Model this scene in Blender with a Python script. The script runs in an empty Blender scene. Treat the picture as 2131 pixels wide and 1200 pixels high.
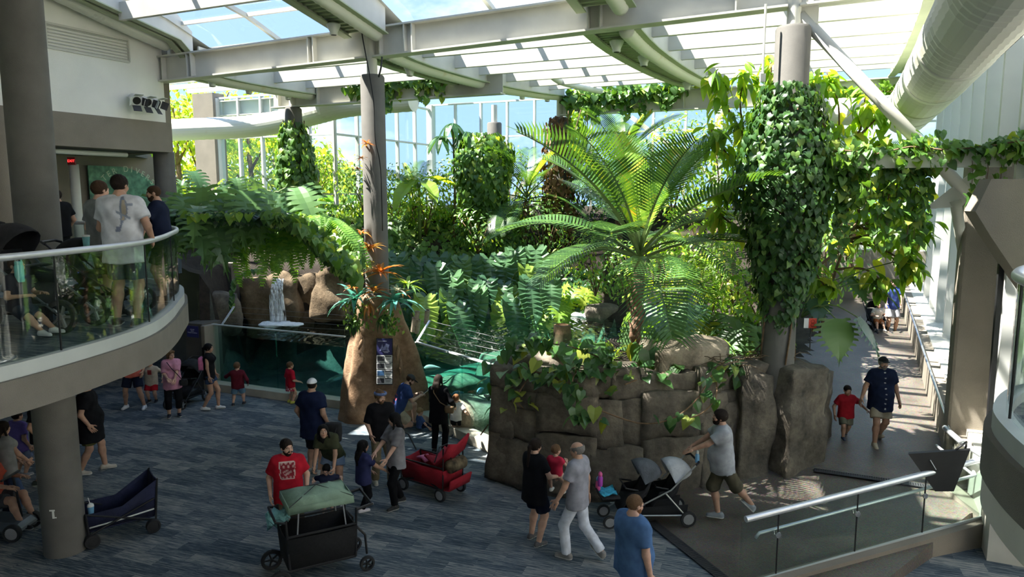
import bpy, bmesh, math, random
import numpy as np
from mathutils import Vector, Matrix, noise
random.seed(7)
sc = bpy.context.scene
COL = sc.collection
# ------------------------------------------------------------------ camera, sky, sun, exposure
PITCH = math.radians(7.5); CAMZ = 5.42; FPX = 1500.0
cam_d = bpy.data.cameras.new('camera'); cam = bpy.data.objects.new('camera', cam_d); COL.objects.link(cam)
cam.location = (0, 0, CAMZ); cam.rotation_euler = (math.pi/2 - PITCH, 0, 0)
cam_d.sensor_width = 36.0; cam_d.lens = 36.0*FPX/2131.0; cam_d.clip_end = 500
sc.camera = cam
sc.view_settings.view_transform = 'Standard'; sc.view_settings.look = 'None'
sc.view_settings.gamma = 1.0; sc.view_settings.use_curve_mapping = False
sc.view_settings.exposure = 1.58
sc.cycles.transparent_max_bounces = 24
sc.cycles.max_bounces = 8
sc.cycles.diffuse_bounces = 4
sc.cycles.sample_clamp_indirect = 6.0
SUN_AZ = (-1.0, 0.03); SUN_EL = math.radians(60)
w = bpy.data.worlds.new('sky'); sc.world = w; w.use_nodes = True
nt = w.node_tree; nt.nodes.clear()
gm = nt.nodes.new('ShaderNodeSeparateXYZ'); gr_ = nt.nodes.new('ShaderNodeValToRGB'); sky = gr_
gr_.color_ramp.elements[0].position = 0.0; gr_.color_ramp.elements[0].color = (0.38, 0.56, 0.88, 1)
gr_.color_ramp.elements[1].position = 0.75; gr_.color_ramp.elements[1].color = (0.27, 0.48, 0.92, 1)
tc = nt.nodes.new('ShaderNodeTexCoord')
cn = nt.nodes.new('ShaderNodeTexNoise'); cn.inputs['Scale'].default_value = 3.2; cn.inputs['Detail'].default_value = 7
cn.inputs['Roughness'].default_value = 0.58
mp = nt.nodes.new('ShaderNodeMapping'); mp.inputs['Scale'].default_value = (1, 1, 2.2)
nt.links.new(tc.outputs['Generated'], gm.inputs[0]); nt.links.new(gm.outputs['Z'], gr_.inputs['Fac']); nt.links.new(tc.outputs['Generated'], mp.inputs['Vector']); nt.links.new(mp.outputs['Vector'], cn.inputs['Vector'])
cr = nt.nodes.new('ShaderNodeValToRGB'); cr.color_ramp.elements[0].position = 0.52; cr.color_ramp.elements[1].position = 0.72
nt.links.new(cn.outputs['Fac'], cr.inputs['Fac'])
mx = nt.nodes.new('ShaderNodeMixRGB'); mx.inputs['Color2'].default_value = (1.1, 1.12, 1.15, 1)
nt.links.new(cr.outputs['Color'], mx.inputs['Fac']); nt.links.new(sky.outputs['Color'], mx.inputs['Color1'])
bg = nt.nodes.new('ShaderNodeBackground'); bg.inputs['Strength'].default_value = 0.60
nt.links.new(mx.outputs['Color'], bg.inputs['Color'])
ow = nt.nodes.new('ShaderNodeOutputWorld'); nt.links.new(bg.outputs['Background'], ow.inputs['Surface'])
sl = bpy.data.lights.new('sun', 'SUN'); sl.energy = 10.0; sl.angle = math.radians(0.6); sl.color = (1.0, 0.95, 0.86)
so = bpy.data.objects.new('sun', sl); COL.objects.link(so)
_h = Vector((SUN_AZ[0], SUN_AZ[1], 0)).normalized()
SUN = Vector((_h.x*math.cos(SUN_EL), _h.y*math.cos(SUN_EL), math.sin(SUN_EL)))
so.rotation_euler = SUN.to_track_quat('Z', 'Y').to_euler(); so.location = SUN*60

# ------------------------------------------------------------------ frames of reference
AZ = math.radians(24.5)
E1 = Vector((math.cos(AZ), -math.sin(AZ), 0)); E2 = Vector((math.sin(AZ), math.cos(AZ), 0)); ORG = Vector((-3.2, 17.0, 0))
def G(a, b, z=0.0): return ORG + E1*a + E2*b + Vector((0, 0, z))      # building grid: a along the beams, b along the girders
def ray(u, v):
    s = (600.0 - v)/FPX
    return Vector(((u-1065.5)/FPX, math.cos(PITCH)+s*math.sin(PITCH), -math.sin(PITCH)+s*math.cos(PITCH)))
def atY(u, v, Y):
    r = ray(u, v); return Vector((0, 0, CAMZ)) + r*(Y/r.y)
def atZ(u, v, z):
    r = ray(u, v); return Vector((0, 0, CAMZ)) + r*((z-CAMZ)/r.z)

# ------------------------------------------------------------------ materials
MAT = {}
def nodes_of(name, rough=0.6, base=(0.5, 0.5, 0.5), metal=0.0, spec=0.5):
    m = bpy.data.materials.new(name); m.use_nodes = True; n = m.node_tree.nodes; b = n['Principled BSDF']
    b.inputs['Base Color'].default_value = (*base, 1); b.inputs['Roughness'].default_value = rough
    b.inputs['Metallic'].default_value = metal; b.inputs['Specular IOR Level'].default_value = spec
    MAT[name] = m
    return m, m.node_tree, b
def ND(t, kind, **kw):
    n = t.nodes.new(kind)
    for k, v in kw.items():
        if k in n.inputs: n.inputs[k].default_value = v
        else: setattr(n, k, v)
    return n
def plain(name, base, rough=0.6, metal=0.0, var=0.12, scale=6.0, bump=0.0, bscale=60.0, spec=0.4, stretch=(1, 1, 1)):
    m, t, b = nodes_of(name, rough, base, metal, spec); L = t.links.new
    tc = ND(t, 'ShaderNodeTexCoord'); mp = ND(t, 'ShaderNodeMapping'); mp.inputs['Scale'].default_value = stretch
    L(tc.outputs['Object'], mp.inputs['Vector'])
    no = ND(t, 'ShaderNodeTexNoise', Scale=scale, Detail=5.0); L(mp.outputs['Vector'], no.inputs['Vector'])
    r = ND(t, 'ShaderNodeValToRGB')
    r.color_ramp.elements[0].position = 0.3; r.color_ramp.elements[1].position = 0.72
    r.color_ramp.elements[0].color = (*[max(0, c*(1-var)) for c in base], 1); r.color_ramp.elements[1].color = (*[min(1, c*(1+var)) for c in base], 1)
    L(no.outputs['Fac'], r.inputs['Fac']); L(r.outputs['Color'], b.inputs['Base Color'])
    if bump:
        n2 = ND(t, 'ShaderNodeTexNoise', Scale=bscale, Detail=4.0); L(mp.outputs['Vector'], n2.inputs['Vector'])
        bp = ND(t, 'ShaderNodeBump', Strength=bump, Distance=0.02); L(n2.outputs['Fac'], bp.inputs['Height']); L(bp.outputs['Normal'], b.inputs['Normal'])
    return m
def glass(name, tint=(0.93, 0.97, 0.95), refl=1.0, rough=0.0, ior=1.45):
    m = bpy.data.materials.new(name); m.use_nodes = True; t = m.node_tree; t.nodes.clear(); MAT[name] = m
    tr = ND(t, 'ShaderNodeBsdfTransparent'); tr.inputs['Color'].default_value = (*tint, 1)
    gl = ND(t, 'ShaderNodeBsdfGlossy', Roughness=rough); fr = ND(t, 'ShaderNodeFresnel', IOR=ior)
    mu = ND(t, 'ShaderNodeMath', operation='MULTIPLY'); mu.inputs[1].default_value = refl
    mi = ND(t, 'ShaderNodeMixShader'); o = ND(t, 'ShaderNodeOutputMaterial'); L = t.links.new
    ge = ND(t, 'ShaderNodeNewGeometry'); io = ND(t, 'ShaderNodeMix'); io.inputs[2].default_value = ior; io.inputs[3].default_value = 1.0/ior     # a thin pane: the same reflection from either face
    L(ge.outputs['Backfacing'], io.inputs[0]); L(io.outputs[0], fr.inputs['IOR'])
    L(fr.outputs['Fac'], mu.inputs[0]); L(mu.outputs[0], mi.inputs['Fac']); L(tr.outputs[0], mi.inputs[1]); L(gl.outputs[0], mi.inputs[2]); L(mi.outputs[0], o.inputs['Surface'])
    return m
def leafmat(name, c0, c1, c2=None, rough=0.38, trans=0.35, tcol=None):
    """leaf: colour varies from leaf to leaf (object random + island random), light shines through"""
    m = bpy.data.materials.new(name); m.use_nodes = True; t = m.node_tree; b = t.nodes['Principled BSDF']; L = t.links.new; MAT[name] = m
    oi = ND(t, 'ShaderNodeObjectInfo'); ge = ND(t, 'ShaderNodeNewGeometry')
    ad = ND(t, 'ShaderNodeMath', operation='ADD'); L(oi.outputs['Random'], ad.inputs[0]); L(ge.outputs['Random Per Island'], ad.inputs[1])
    fr = ND(t, 'ShaderNodeMath', operation='FRACT'); L(ad.outputs[0], fr.inputs[0])
    r = ND(t, 'ShaderNodeValToRGB'); e = r.color_ramp.elements
    e[0].position = 0.1; e[0].color = (*c0, 1); e[1].position = 0.8 if c2 else 0.95; e[1].color = (*c1, 1)
    if c2: x = e.new(0.97); x.color = (*c2, 1)
    L(fr.outputs[0], r.inputs['Fac']); L(r.outputs['Color'], b.inputs['Base Color'])
    b.inputs['Roughness'].default_value = rough; b.inputs['Specular IOR Level'].default_value = 0.5
    tl = ND(t, 'ShaderNodeBsdfTranslucent'); mi = ND(t, 'ShaderNodeMixShader'); mi.inputs['Fac'].default_value = trans
    hs = ND(t, 'ShaderNodeMixRGB', blend_type='MULTIPLY'); hs.inputs['Fac'].default_value = 1.0
    hs.inputs['Color2'].default_value = (*(tcol or (2.6, 2.3, 0.7)), 1); L(r.outputs['Color'], hs.inputs['Color1']); L(hs.outputs['Color'], tl.inputs['Color'])
    L(b.outputs[0], mi.inputs[1]); L(tl.outputs[0], mi.inputs[2]); L(mi.outputs[0], t.nodes['Material Output'].inputs['Surface'])
    return m
def vcol(name, rough=0.8, spec=0.25, bump=0.0, bscale=300):
    m, t, b = nodes_of(name, rough, spec=spec); L = t.links.new
    at = ND(t, 'ShaderNodeVertexColor', layer_name='Col'); no = ND(t, 'ShaderNodeTexNoise', Scale=9.0, Detail=3.0)
    tc = ND(t, 'ShaderNodeTexCoord'); L(tc.outputs['Object'], no.inputs['Vector'])
    r = ND(t, 'ShaderNodeValToRGB'); r.color_ramp.elements[0].color = (.82, .82, .82, 1); r.color_ramp.elements[1].color = (1.1, 1.1, 1.1, 1)
    r.color_ramp.elements[0].position = .35; r.color_ramp.elements[1].position = .65
    mu = ND(t, 'ShaderNodeMixRGB', blend_type='MULTIPLY'); mu.inputs['Fac'].default_value = 1
    L(no.outputs['Fac'], r.inputs['Fac']); L(at.outputs['Color'], mu.inputs['Color1']); L(r.outputs['Color'], mu.inputs['Color2']); L(mu.outputs['Color'], b.inputs['Base Color'])
    if bump:
        n2 = ND(t, 'ShaderNodeTexNoise', Scale=bscale, Detail=2.0); L(tc.outputs['Object'], n2.inputs['Vector'])
        bp = ND(t, 'ShaderNodeBump', Strength=bump, Distance=0.01); L(n2.outputs['Fac'], bp.inputs['Height']); L(bp.outputs['Normal'], b.inputs['Normal'])
    return m

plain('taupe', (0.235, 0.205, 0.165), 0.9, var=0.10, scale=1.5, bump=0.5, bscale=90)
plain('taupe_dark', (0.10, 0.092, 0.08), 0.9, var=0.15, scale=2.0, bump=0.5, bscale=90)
plain('white_wall', (0.80, 0.78, 0.72), 0.9, var=0.06, scale=1.0, bump=0.25, bscale=80)
plain('concrete_column', (0.125, 0.118, 0.106), 0.75, var=0.16, scale=2.5, bump=0.25, bscale=120)
plain('fascia', (0.175, 0.163, 0.138), 0.85, var=0.10, scale=3.0, bump=0.5, bscale=140)
plain('curb_metal', (0.46, 0.49, 0.48), 0.42, metal=0.15, var=0.08, scale=2.0)
plain('rail_steel', (0.62, 0.64, 0.66), 0.33, metal=0.55, var=0.05, scale=8)
plain('steel_white', (0.58, 0.565, 0.50), 0.5, var=0.10, scale=1.6, stretch=(1, 1, 1))
plain('steel_green', (0.42, 0.46, 0.30), 0.6, var=0.10, scale=1.4)
plain('mullion', (0.55, 0.55, 0.53), 0.45, var=0.05, scale=1.5)
plain('black_plastic', (0.012, 0.012, 0.013), 0.5, var=0.3)
plain('black_fabric', (0.012, 0.012, 0.014), 0.9, var=0.35, scale=14, bump=0.3, bscale=220)
plain('dark_grey', (0.05, 0.05, 0.055), 0.6, var=0.2)
plain('chrome', (0.6, 0.6, 0.6), 0.25, metal=0.9, var=0.05)
plain('wood_branch', (0.16, 0.10, 0.055), 0.85, var=0.3, scale=12, bump=0.4, bscale=60)
plain('stem_green', (0.11, 0.17, 0.045), 0.55, var=0.25, scale=8)
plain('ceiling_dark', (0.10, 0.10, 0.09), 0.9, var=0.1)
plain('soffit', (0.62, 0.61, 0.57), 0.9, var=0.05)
plain('soil', (0.022, 0.016, 0.011), 1.0, var=0.4, scale=7, bump=0.8, bscale=30)
plain('lawn', (0.10, 0.17, 0.035), 1.0, var=0.3, scale=1.2)
plain('white_plastic', (0.75, 0.75, 0.72), 0.4, var=0.03)
glass('glass_rail', (0.90, 0.95, 0.93), 1.0)
glass('glass_window', (0.90, 0.95, 0.95), 0.8)
glass('glass_roof', (0.93, 0.95, 0.96), 0.5)
glass('glass_tank', (0.80, 0.93, 0.92), 0.85, ior=1.33)
vcol('skin', 0.55, 0.35)
vcol('cloth', 0.9, 0.1, bump=0.15)
vcol('hair', 0.7, 0.12, bump=0.7, bscale=120)
vcol('painted', 0.6, 0.3)

def carpet():
    m, t, b = nodes_of('carpet', 0.95, spec=0.1); L = t.links.new
    tc = ND(t, 'ShaderNodeTexCoord'); mp = ND(t, 'ShaderNodeMapping'); mp.inputs['Rotation'].default_value = (0, 0, AZ-0.10)
    L(tc.outputs['Object'], mp.inputs['Vector'])
    br = ND(t, 'ShaderNodeTexBrick', offset=0.5); br.inputs['Scale'].default_value = 1.0; br.inputs['Brick Width'].default_value = 0.75; br.inputs['Row Height'].default_value = 0.25
    br.inputs['Mortar Size'].default_value = 0.004; br.inputs['Color1'].default_value = (0, 0, 0, 1); br.inputs['Color2'].default_value = (1, 1, 1, 1); br.inputs['Mortar'].default_value = (.3, .3, .3, 1)
    br.inputs['Bias'].default_value = 0.0
    L(mp.outputs['Vector'], br.inputs['Vector'])
    m2 = ND(t, 'ShaderNodeMapping'); m2.inputs['Scale'].default_value = (2.2, 34, 1); L(mp.outputs['Vector'], m2.inputs['Vector'])
    no = ND(t, 'ShaderNodeTexNoise', Scale=1.3, Detail=6.0, Roughness=0.7); L(m2.outputs['Vector'], no.inputs['Vector'])
    # per plank offset of the streaks
    ad = ND(t, 'ShaderNodeMixRGB', blend_type='ADD'); ad.inputs['Fac'].default_value = 1.0
    sc_ = ND(t, 'ShaderNodeMixRGB', blend_type='MULTIPLY'); sc_.inputs['Fac'].default_value = 1; sc_.inputs['Color2'].default_value = (9, 5, 0, 1)
    L(br.outputs['Color'], sc_.inputs['Color1']); L(m2.outputs['Vector'], ad.inputs['Color1']); L(sc_.outputs['Color'], ad.inputs['Color2']); L(ad.outputs['Color'], no.inputs['Vector'])
    r = ND(t, 'ShaderNodeValToRGB'); e = r.color_ramp.elements
    e[0].position = 0.36; e[0].color = (0.036, 0.050, 0.064, 1); e[1].position = 0.66; e[1].color = (0.31, 0.305, 0.285, 1)
    x = e.new(0.5); x.color = (0.094, 0.120, 0.142, 1)
    mm = ND(t, 'ShaderNodeMath', operation='MULTIPLY_ADD'); mm.inputs[1].default_value = 0.14; L(br.outputs['Color'], mm.inputs[0]); 
    sb = ND(t, 'ShaderNodeMath', operation='SUBTRACT'); sb.inputs[1].default_value = 0.05; L(no.outputs['Fac'], sb.inputs[0]); L(sb.outputs[0], mm.inputs[2])
    L(mm.outputs[0], r.inputs['Fac']); L(r.outputs['Color'], b.inputs['Base Color'])
    bp = ND(t, 'ShaderNodeBump', Strength=0.25, Distance=0.01); n3 = ND(t, 'ShaderNodeTexNoise', Scale=150.0); L(mp.outputs['Vector'], n3.inputs['Vector']); L(n3.outputs['Fac'], bp.inputs['Height']); L(bp.outputs['Normal'], b.inputs['Normal'])
carpet()
def concrete():
    m, t, b = nodes_of('ramp_concrete', 0.42, spec=0.5); L = t.links.new
    tc = ND(t, 'ShaderNodeTexCoord'); no = ND(t, 'ShaderNodeTexNoise', Scale=1.2, Detail=6.0); L(tc.outputs['Object'], no.inputs['Vector'])
    vo = ND(t, 'ShaderNodeTexVoronoi', Scale=55.0); L(tc.outputs['Object'], vo.inputs['Vector'])
    r = ND(t, 'ShaderNodeValToRGB'); e = r.color_ramp.elements; e[0].position = .3; e[1].position = .75
    e[0].color = (0.10, 0.085, 0.068, 1); e[1].color = (0.20, 0.175, 0.145, 1)
    mu = ND(t, 'ShaderNodeMixRGB', blend_type='MULTIPLY'); mu.inputs['Fac'].default_value = 0.5
    L(no.outputs['Fac'], r.inputs['Fac']); L(r.outputs['Color'], mu.inputs['Color1']); L(vo.outputs['Color'], mu.inputs['Color2']); L(mu.outputs['Color'], b.inputs['Base Color'])
    bp = ND(t, 'ShaderNodeBump', Strength=0.35, Distance=0.01); L(vo.outputs['Distance'], bp.inputs['Height']); L(bp.outputs['Normal'], b.inputs['Normal'])
concrete()
def rockmat(name, c0, c1, c2, sc1=1.6, moss=0.0):
    m, t, b = nodes_of(name, 0.85, spec=0.3); L = t.links.new
    tc = ND(t, 'ShaderNodeTexCoord'); no = ND(t, 'ShaderNodeTexNoise', Scale=sc1, Detail=8.0, Roughness=0.65); L(tc.outputs['Object'], no.inputs['Vector'])
    r = ND(t, 'ShaderNodeValToRGB'); e = r.color_ramp.elements; e[0].position = .32; e[1].position = .7
    e[0].color = (*c0, 1); e[1].color = (*c2, 1); x = e.new(.5); x.color = (*c1, 1)
    L(no.outputs['Fac'], r.inputs['Fac'])
    n2 = ND(t, 'ShaderNodeTexNoise', Scale=14.0, Detail=8.0, Roughness=0.7); L(tc.outputs['Object'], n2.inputs['Vector'])
    mu = ND(t, 'ShaderNodeMixRGB', blend_type='OVERLAY'); mu.inputs['Fac'].default_value = .5; L(r.outputs['Color'], mu.inputs['Color1']); L(n2.outputs['Fac'], mu.inputs['Color2']); L(mu.outputs['Color'], b.inputs['Base Color'])
    bp = ND(t, 'ShaderNodeBump', Strength=0.6, Distance=0.04); L(n2.outputs['Fac'], bp.inputs['Height']); L(bp.outputs['Normal'], b.inputs['Normal'])
rockmat('rock', (0.045, 0.040, 0.034), (0.12, 0.102, 0.080), (0.22, 0.185, 0.14))
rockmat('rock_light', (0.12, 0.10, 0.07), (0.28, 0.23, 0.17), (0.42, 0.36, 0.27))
rockmat('rock_tan', (0.05, 0.036, 0.02), (0.13, 0.092, 0.055), (0.22, 0.165, 0.105))
rockmat('trunk_concrete', (0.15, 0.085, 0.045), (0.25, 0.155, 0.09), (0.33, 0.22, 0.14), 2.2)
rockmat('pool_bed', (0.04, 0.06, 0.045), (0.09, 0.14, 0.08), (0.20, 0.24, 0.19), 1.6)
rockmat('pool_bed_shaded', (0.02, 0.022, 0.018), (0.045, 0.05, 0.04), (0.08, 0.085, 0.07), 1.1)  # pool bed darkened in colour to carry the shade of the left tank

# ------------------------------------------------------------------ mesh building
def tag(o, label=None, cat=None, group=None, kind=None):
    if label: o['label'] = label
    if cat: o['category'] = cat
    if group: o['group'] = group
    if kind: o['kind'] = kind
    return o
def empty(name, loc=(0, 0, 0), rz=0.0, label=None, cat=None, group=None, kind=None):
    o = bpy.data.objects.new(name, None); COL.objects.link(o); o.location = loc; o.rotation_euler = (0, 0, rz); o.empty_display_size = 0.1
    return tag(o, label, cat, group, kind)
def mesh_obj(name, me, parent=None, loc=None, rot=None, scale=None):
    o = bpy.data.objects.new(name, me); COL.objects.link(o)
    if parent is not None: o.parent = parent
    if loc is not None: o.location = loc
    if rot is not None: o.rotation_euler = rot
    if scale is not None: o.scale = (scale,)*3 if isinstance(scale, (int, float)) else scale
    return o
def frame(d, up=Vector((0, 0, 1))):
    d = Vector(d).normalized(); x = d.cross(up)
    if x.length < 1e-4: x = d.cross(Vector((0, 1, 0)))
    x.normalize(); return x, x.cross(d).normalized()
class MB:
    """collects geometry for ONE mesh object"""
    def __init__(s): s.v = []; s.f = []; s.m = []
    def add(s, vs, fs, m=0):
        o = len(s.v); s.v += [tuple(x) for x in vs]; s.f += [tuple(i+o for i in f) for f in fs]; s.m += [m]*len(fs); return s
    def box(s, c, size, ax=None, m=0):
        c = Vector(c); X, Y, Z = ax if ax else (Vector((1, 0, 0)), Vector((0, 1, 0)), Vector((0, 0, 1))); h = [x/2 for x in size]
        vs = [c+X*(i*h[0])+Y*(j*h[1])+Z*(k*h[2]) for i in (-1, 1) for j in (-1, 1) for k in (-1, 1)]
        return s.add(vs, [(0, 1, 3, 2), (4, 6, 7, 5), (0, 4, 5, 1), (2, 3, 7, 6), (0, 2, 6, 4), (1, 5, 7, 3)], m)
    def bar(s, p, q, wd, ht, m=0, up=Vector((0, 0, 1))):
        p, q = Vector(p), Vector(q); d = q-p; X, U = frame(d, up); return s.box((p+q)/2, (d.length, wd, ht), (d.normalized(), X, U), m)
    def tube(s, pts, r, n=10, m=0, cap=True, closed=False, flat=1.0):
        pts = [Vector(p) for p in pts]; N = len(pts); rr = r if isinstance(r, (list, tuple)) else [r]*N; vs = []; up = None
        for i, p in enumerate(pts):
            a = pts[(i-1) % N] if (closed or i > 0) else p; b = pts[(i+1) % N] if (closed or i < N-1) else p
            d = (b-a).normalized()
            if up is None: X, up = frame(d)
            else:
                X = d.cross(up)
                if X.length < 1e-5: X, up = frame(d)
                else: X.normalize(); up = X.cross(d).normalized()
            for k in range(n):
                t = 2*math.pi*k/n; vs.append(p+X*(math.cos(t)*rr[i])+up*(math.sin(t)*rr[i]*flat))
        fs = []
        for i in range(N if closed else N-1):
            j = (i+1) % N
            for k in range(n): fs.append((i*n+k, i*n+(k+1) % n, j*n+(k+1) % n, j*n+k))
        if cap and not closed: fs += [tuple(range(n))[::-1], tuple((N-1)*n+k for k in range(n))]
        return s.add(vs, fs, m)
    def lathe(s, prof, n=24, c=(0, 0, 0), m=0, ax=None):
        c = Vector(c); X, Y, Z = ax if ax else (Vector((1, 0, 0)), Vector((0, 1, 0)), Vector((0, 0, 1)))
        vs = [c+X*(r*math.cos(2*math.pi*k/n))+Y*(r*math.sin(2*math.pi*k/n))+Z*z for r, z in prof for k in range(n)]
        fs = [(i*n+k, i*n+(k+1) % n, (i+1)*n+(k+1) % n, (i+1)*n+k) for i in range(len(prof)-1) for k in range(n)]
        fs += [tuple(range(n))[::-1], tuple((len(prof)-1)*n+k for k in range(n))]
        return s.add(vs, fs, m)
    def prism(s, poly, z0, z1, m=0):
        n = len(poly); z0 = z0 if isinstance(z0, (list, tuple)) else [z0]*n; z1 = z1 if isinstance(z1, (list, tuple)) else [z1]*n
        vs = [(p[0], p[1], z) for p, z in zip(poly, z0)]+[(p[0], p[1], z) for p, z in zip(poly, z1)]
        return s.add(vs, [tuple(range(n))[::-1], tuple(range(n, 2*n))]+[(i, (i+1) % n, n+(i+1) % n, n+i) for i in range(n)], m)
    def ribbon(s, line, z0, z1, th, m=0):
        """wall of thickness th standing on a plan polyline (inner side is to the left)"""
        L_ = [Vector((p[0], p[1], 0)) for p in line]; o2 = []
        for i, p in enumerate(L_):
            d = (L_[min(i+1, len(L_)-1)]-L_[max(i-1, 0)]).normalized(); o2.append(p+Vector((-d.y, d.x, 0))*th)
        n = len(L_); vs = []
        for P in (L_, o2):
            for z in (z0, z1): vs += [(p.x, p.y, z) for p in P]
        fs = []
        for i in range(n-1):
            fs += [(i, i+1, n+i+1, n+i), (2*n+i+1, 2*n+i, 3*n+i, 3*n+i+1), (n+i, n+i+1, 3*n+i+1, 3*n+i), (i+1, i, 2*n+i, 2*n+i+1)]
        fs += [(0, n, 3*n, 2*n), (n-1, 3*n-1, 4*n-1, 2*n-1)]
        return s.add(vs, fs, m)
    def ball(s, c, r, n=10, k=6, m=0):
        r = (r,)*3 if isinstance(r, (int, float)) else r; c = Vector(c); vs = [c+Vector((0, 0, -r[2]))]
        for i in range(1, k):
            t = -math.pi/2+math.pi*i/k
            vs += [c+Vector((r[0]*math.cos(t)*math.cos(2*math.pi*j/n), r[1]*math.cos(t)*math.sin(2*math.pi*j/n), r[2]*math.sin(t))) for j in range(n)]
        vs.append(c+Vector((0, 0, r[2]))); fs = [(0, 1+(j+1) % n, 1+j) for j in range(n)]
        for i in range(k-2): fs += [(1+i*n+j, 1+i*n+(j+1) % n, 1+(i+1)*n+(j+1) % n, 1+(i+1)*n+j) for j in range(n)]
        fs += [(1+(k-2)*n+j, 1+(k-2)*n+(j+1) % n, len(vs)-1) for j in range(n)]
        return s.add(vs, fs, m)
    def mesh(s, name, mats, smooth=False):
        me = bpy.data.meshes.new(name); me.from_pydata(s.v, [], s.f)
        for x in (mats if isinstance(mats, (list, tuple)) else [mats]): me.materials.append(MAT[x])
        me.polygons.foreach_set('material_index', s.m)
        if smooth: me.polygons.foreach_set('use_smooth', [True]*len(s.f))
        me.update(); return me
    def build(s, name, mats, parent=None, smooth=False, bevel=0.0, auto=None):
        me = s.mesh(name, mats, smooth)
        if auto: me.polygons.foreach_set('use_smooth', [True]*len(s.f)); me.set_sharp_from_angle(angle=math.radians(auto))
        o = mesh_obj(name, me, parent)
        if bevel:
            b = o.modifiers.new('bevel', 'BEVEL'); b.width = bevel; b.segments = 2; b.limit_method = 'ANGLE'
        return o
def struct(mb, name, mats, **k):
    o = mb.build(name, mats, **k); o['kind'] = 'structure'; return o
def thing(mb, name, mats, label, cat, group=None, **k):
    return tag(mb.build(name, mats, **k), label, cat, group)
def smooth_line(pts, n=6):
    """Catmull-Rom through the points"""
    P = [Vector(p) for p in pts]; out = []
    for i in range(len(P)-1):
        a, b, c, d = P[max(i-1, 0)], P[i], P[i+1], P[min(i+2, len(P)-1)]
        for k in range(n):
            t = k/n; out.append(0.5*((2*b)+(c-a)*t+(2*a-5*b+4*c-d)*t*t+(3*b-a-3*c+d)*t**3))
    out.append(P[-1]); return out
def copy_tree(o, parent=None):
    c = o.copy(); COL.objects.link(c); c.parent = parent
    for ch in o.children: copy_tree(ch, c)
    return c
# ================================================================== THE SETTING
ZU = 3.75                                     # upper floor level
m = MB(); m.box((-2, 10, -0.1), (36, 34, 0.2)); struct(m, 'floor', 'carpet')
m = MB(); m.box((0, 60, -0.6), (260, 200, 0.4)); struct(m, 'lawn', 'lawn')
# ---- left balcony
OUT_L = smooth_line([(-9.5, 1.0, 0), (-6.9, 3.0, 0), (-5.45, 4.8, 0), (-4.72, 6.4, 0), (-4.43, 7.7, 0), (-4.40, 8.7, 0), (-4.62, 9.7, 0), (-4.95, 10.7, 0), (-5.32, 11.7, 0), (-5.95, 12.8, 0), (-7.3, 14.0, 0), (-9.2, 15.0, 0), (-10.7, 15.8, 0), (-12.2, 16.4, 0), (-14, 16.8, 0)], 5)
def offset(line, d):
    o = []
    for i, p in enumerate(line):
        t = (line[min(i+1, len(line)-1)]-line[max(i-1, 0)]).normalized(); o.append(p+Vector((-t.y, t.x, 0))*d)
    return o
back = [(-22, 17), (-22, 1)]
poly = [(p.x, p.y) for p in OUT_L]+back
m = MB(); m.prism(poly, 3.36, 3.69); struct(m, 'balcony_slab', 'fascia', auto=40)
m = MB(); m.prism([(p.x, p.y) for p in offset(OUT_L, 0.10)]+back, 3.69, ZU); struct(m, 'balcony_floor', 'carpet')
m = MB(); m.ribbon(offset(OUT_L, 0.045), 3.69, 3.83, 0.10); struct(m, 'trim_1', 'curb_metal', auto=40)
# upper floor beyond the balcony's far edge, behind the left wall
m = MB(); m.prism([tuple(G(-6.9, 0.4).xy), tuple(G(-6.9, -5.2).xy), (-14, 16.8), (-24, 17), (-24, 26), tuple(G(-11.5, 3).xy), tuple(G(-9.5, 1.2).xy)], 3.2, ZU); struct(m, 'upper_floor', 'carpet')
# glass railing of a balcony: panes, tube rail, pane edges
def rail_along(line, inset, z0, z1, name, label, npane, r=0.035, seam=0.012):
    root = empty(name, line[len(line)//2], 0, label, 'railing'); M = Matrix.Translation(-root.location)
    ln = offset(line, inset); mid = offset(line, inset-0.006)
    m = MB(); m.tube([M @ Vector((p.x, p.y, z1)) for p in mid], r, 14); m.build('handrail', 'rail_steel', root, smooth=True)
    n = len(ln)-1; ks = [round(i*n/npane) for i in range(npane+1)]
    for i in range(npane):
        seg = [M @ p for p in ln[ks[i]:ks[i+1]+1]]
        if len(seg) < 2: continue
        d = (seg[-1]-seg[-2]).normalized(); seg[-1] = seg[-1]-d*seam
        m = MB(); m.ribbon(seg, z0-root.location.z, z1-root.location.z-0.01, 0.012); m.build('glass_pane', ['glass_rail'], root, auto=40)
        p = M @ ln[ks[i+1]]; m = MB(); m.box((p.x, p.y, (z0+z1)/2-root.location.z), (0.014, 0.014, z1-z0-0.02)); m.build('pane_joint', 'black_plastic', root)
    return root
rail_along(OUT_L, 0.11, 3.80, 4.83, 'balcony_railing', 'curved glass balcony railing with steel handrail in front of the white tee man', 8)
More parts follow.
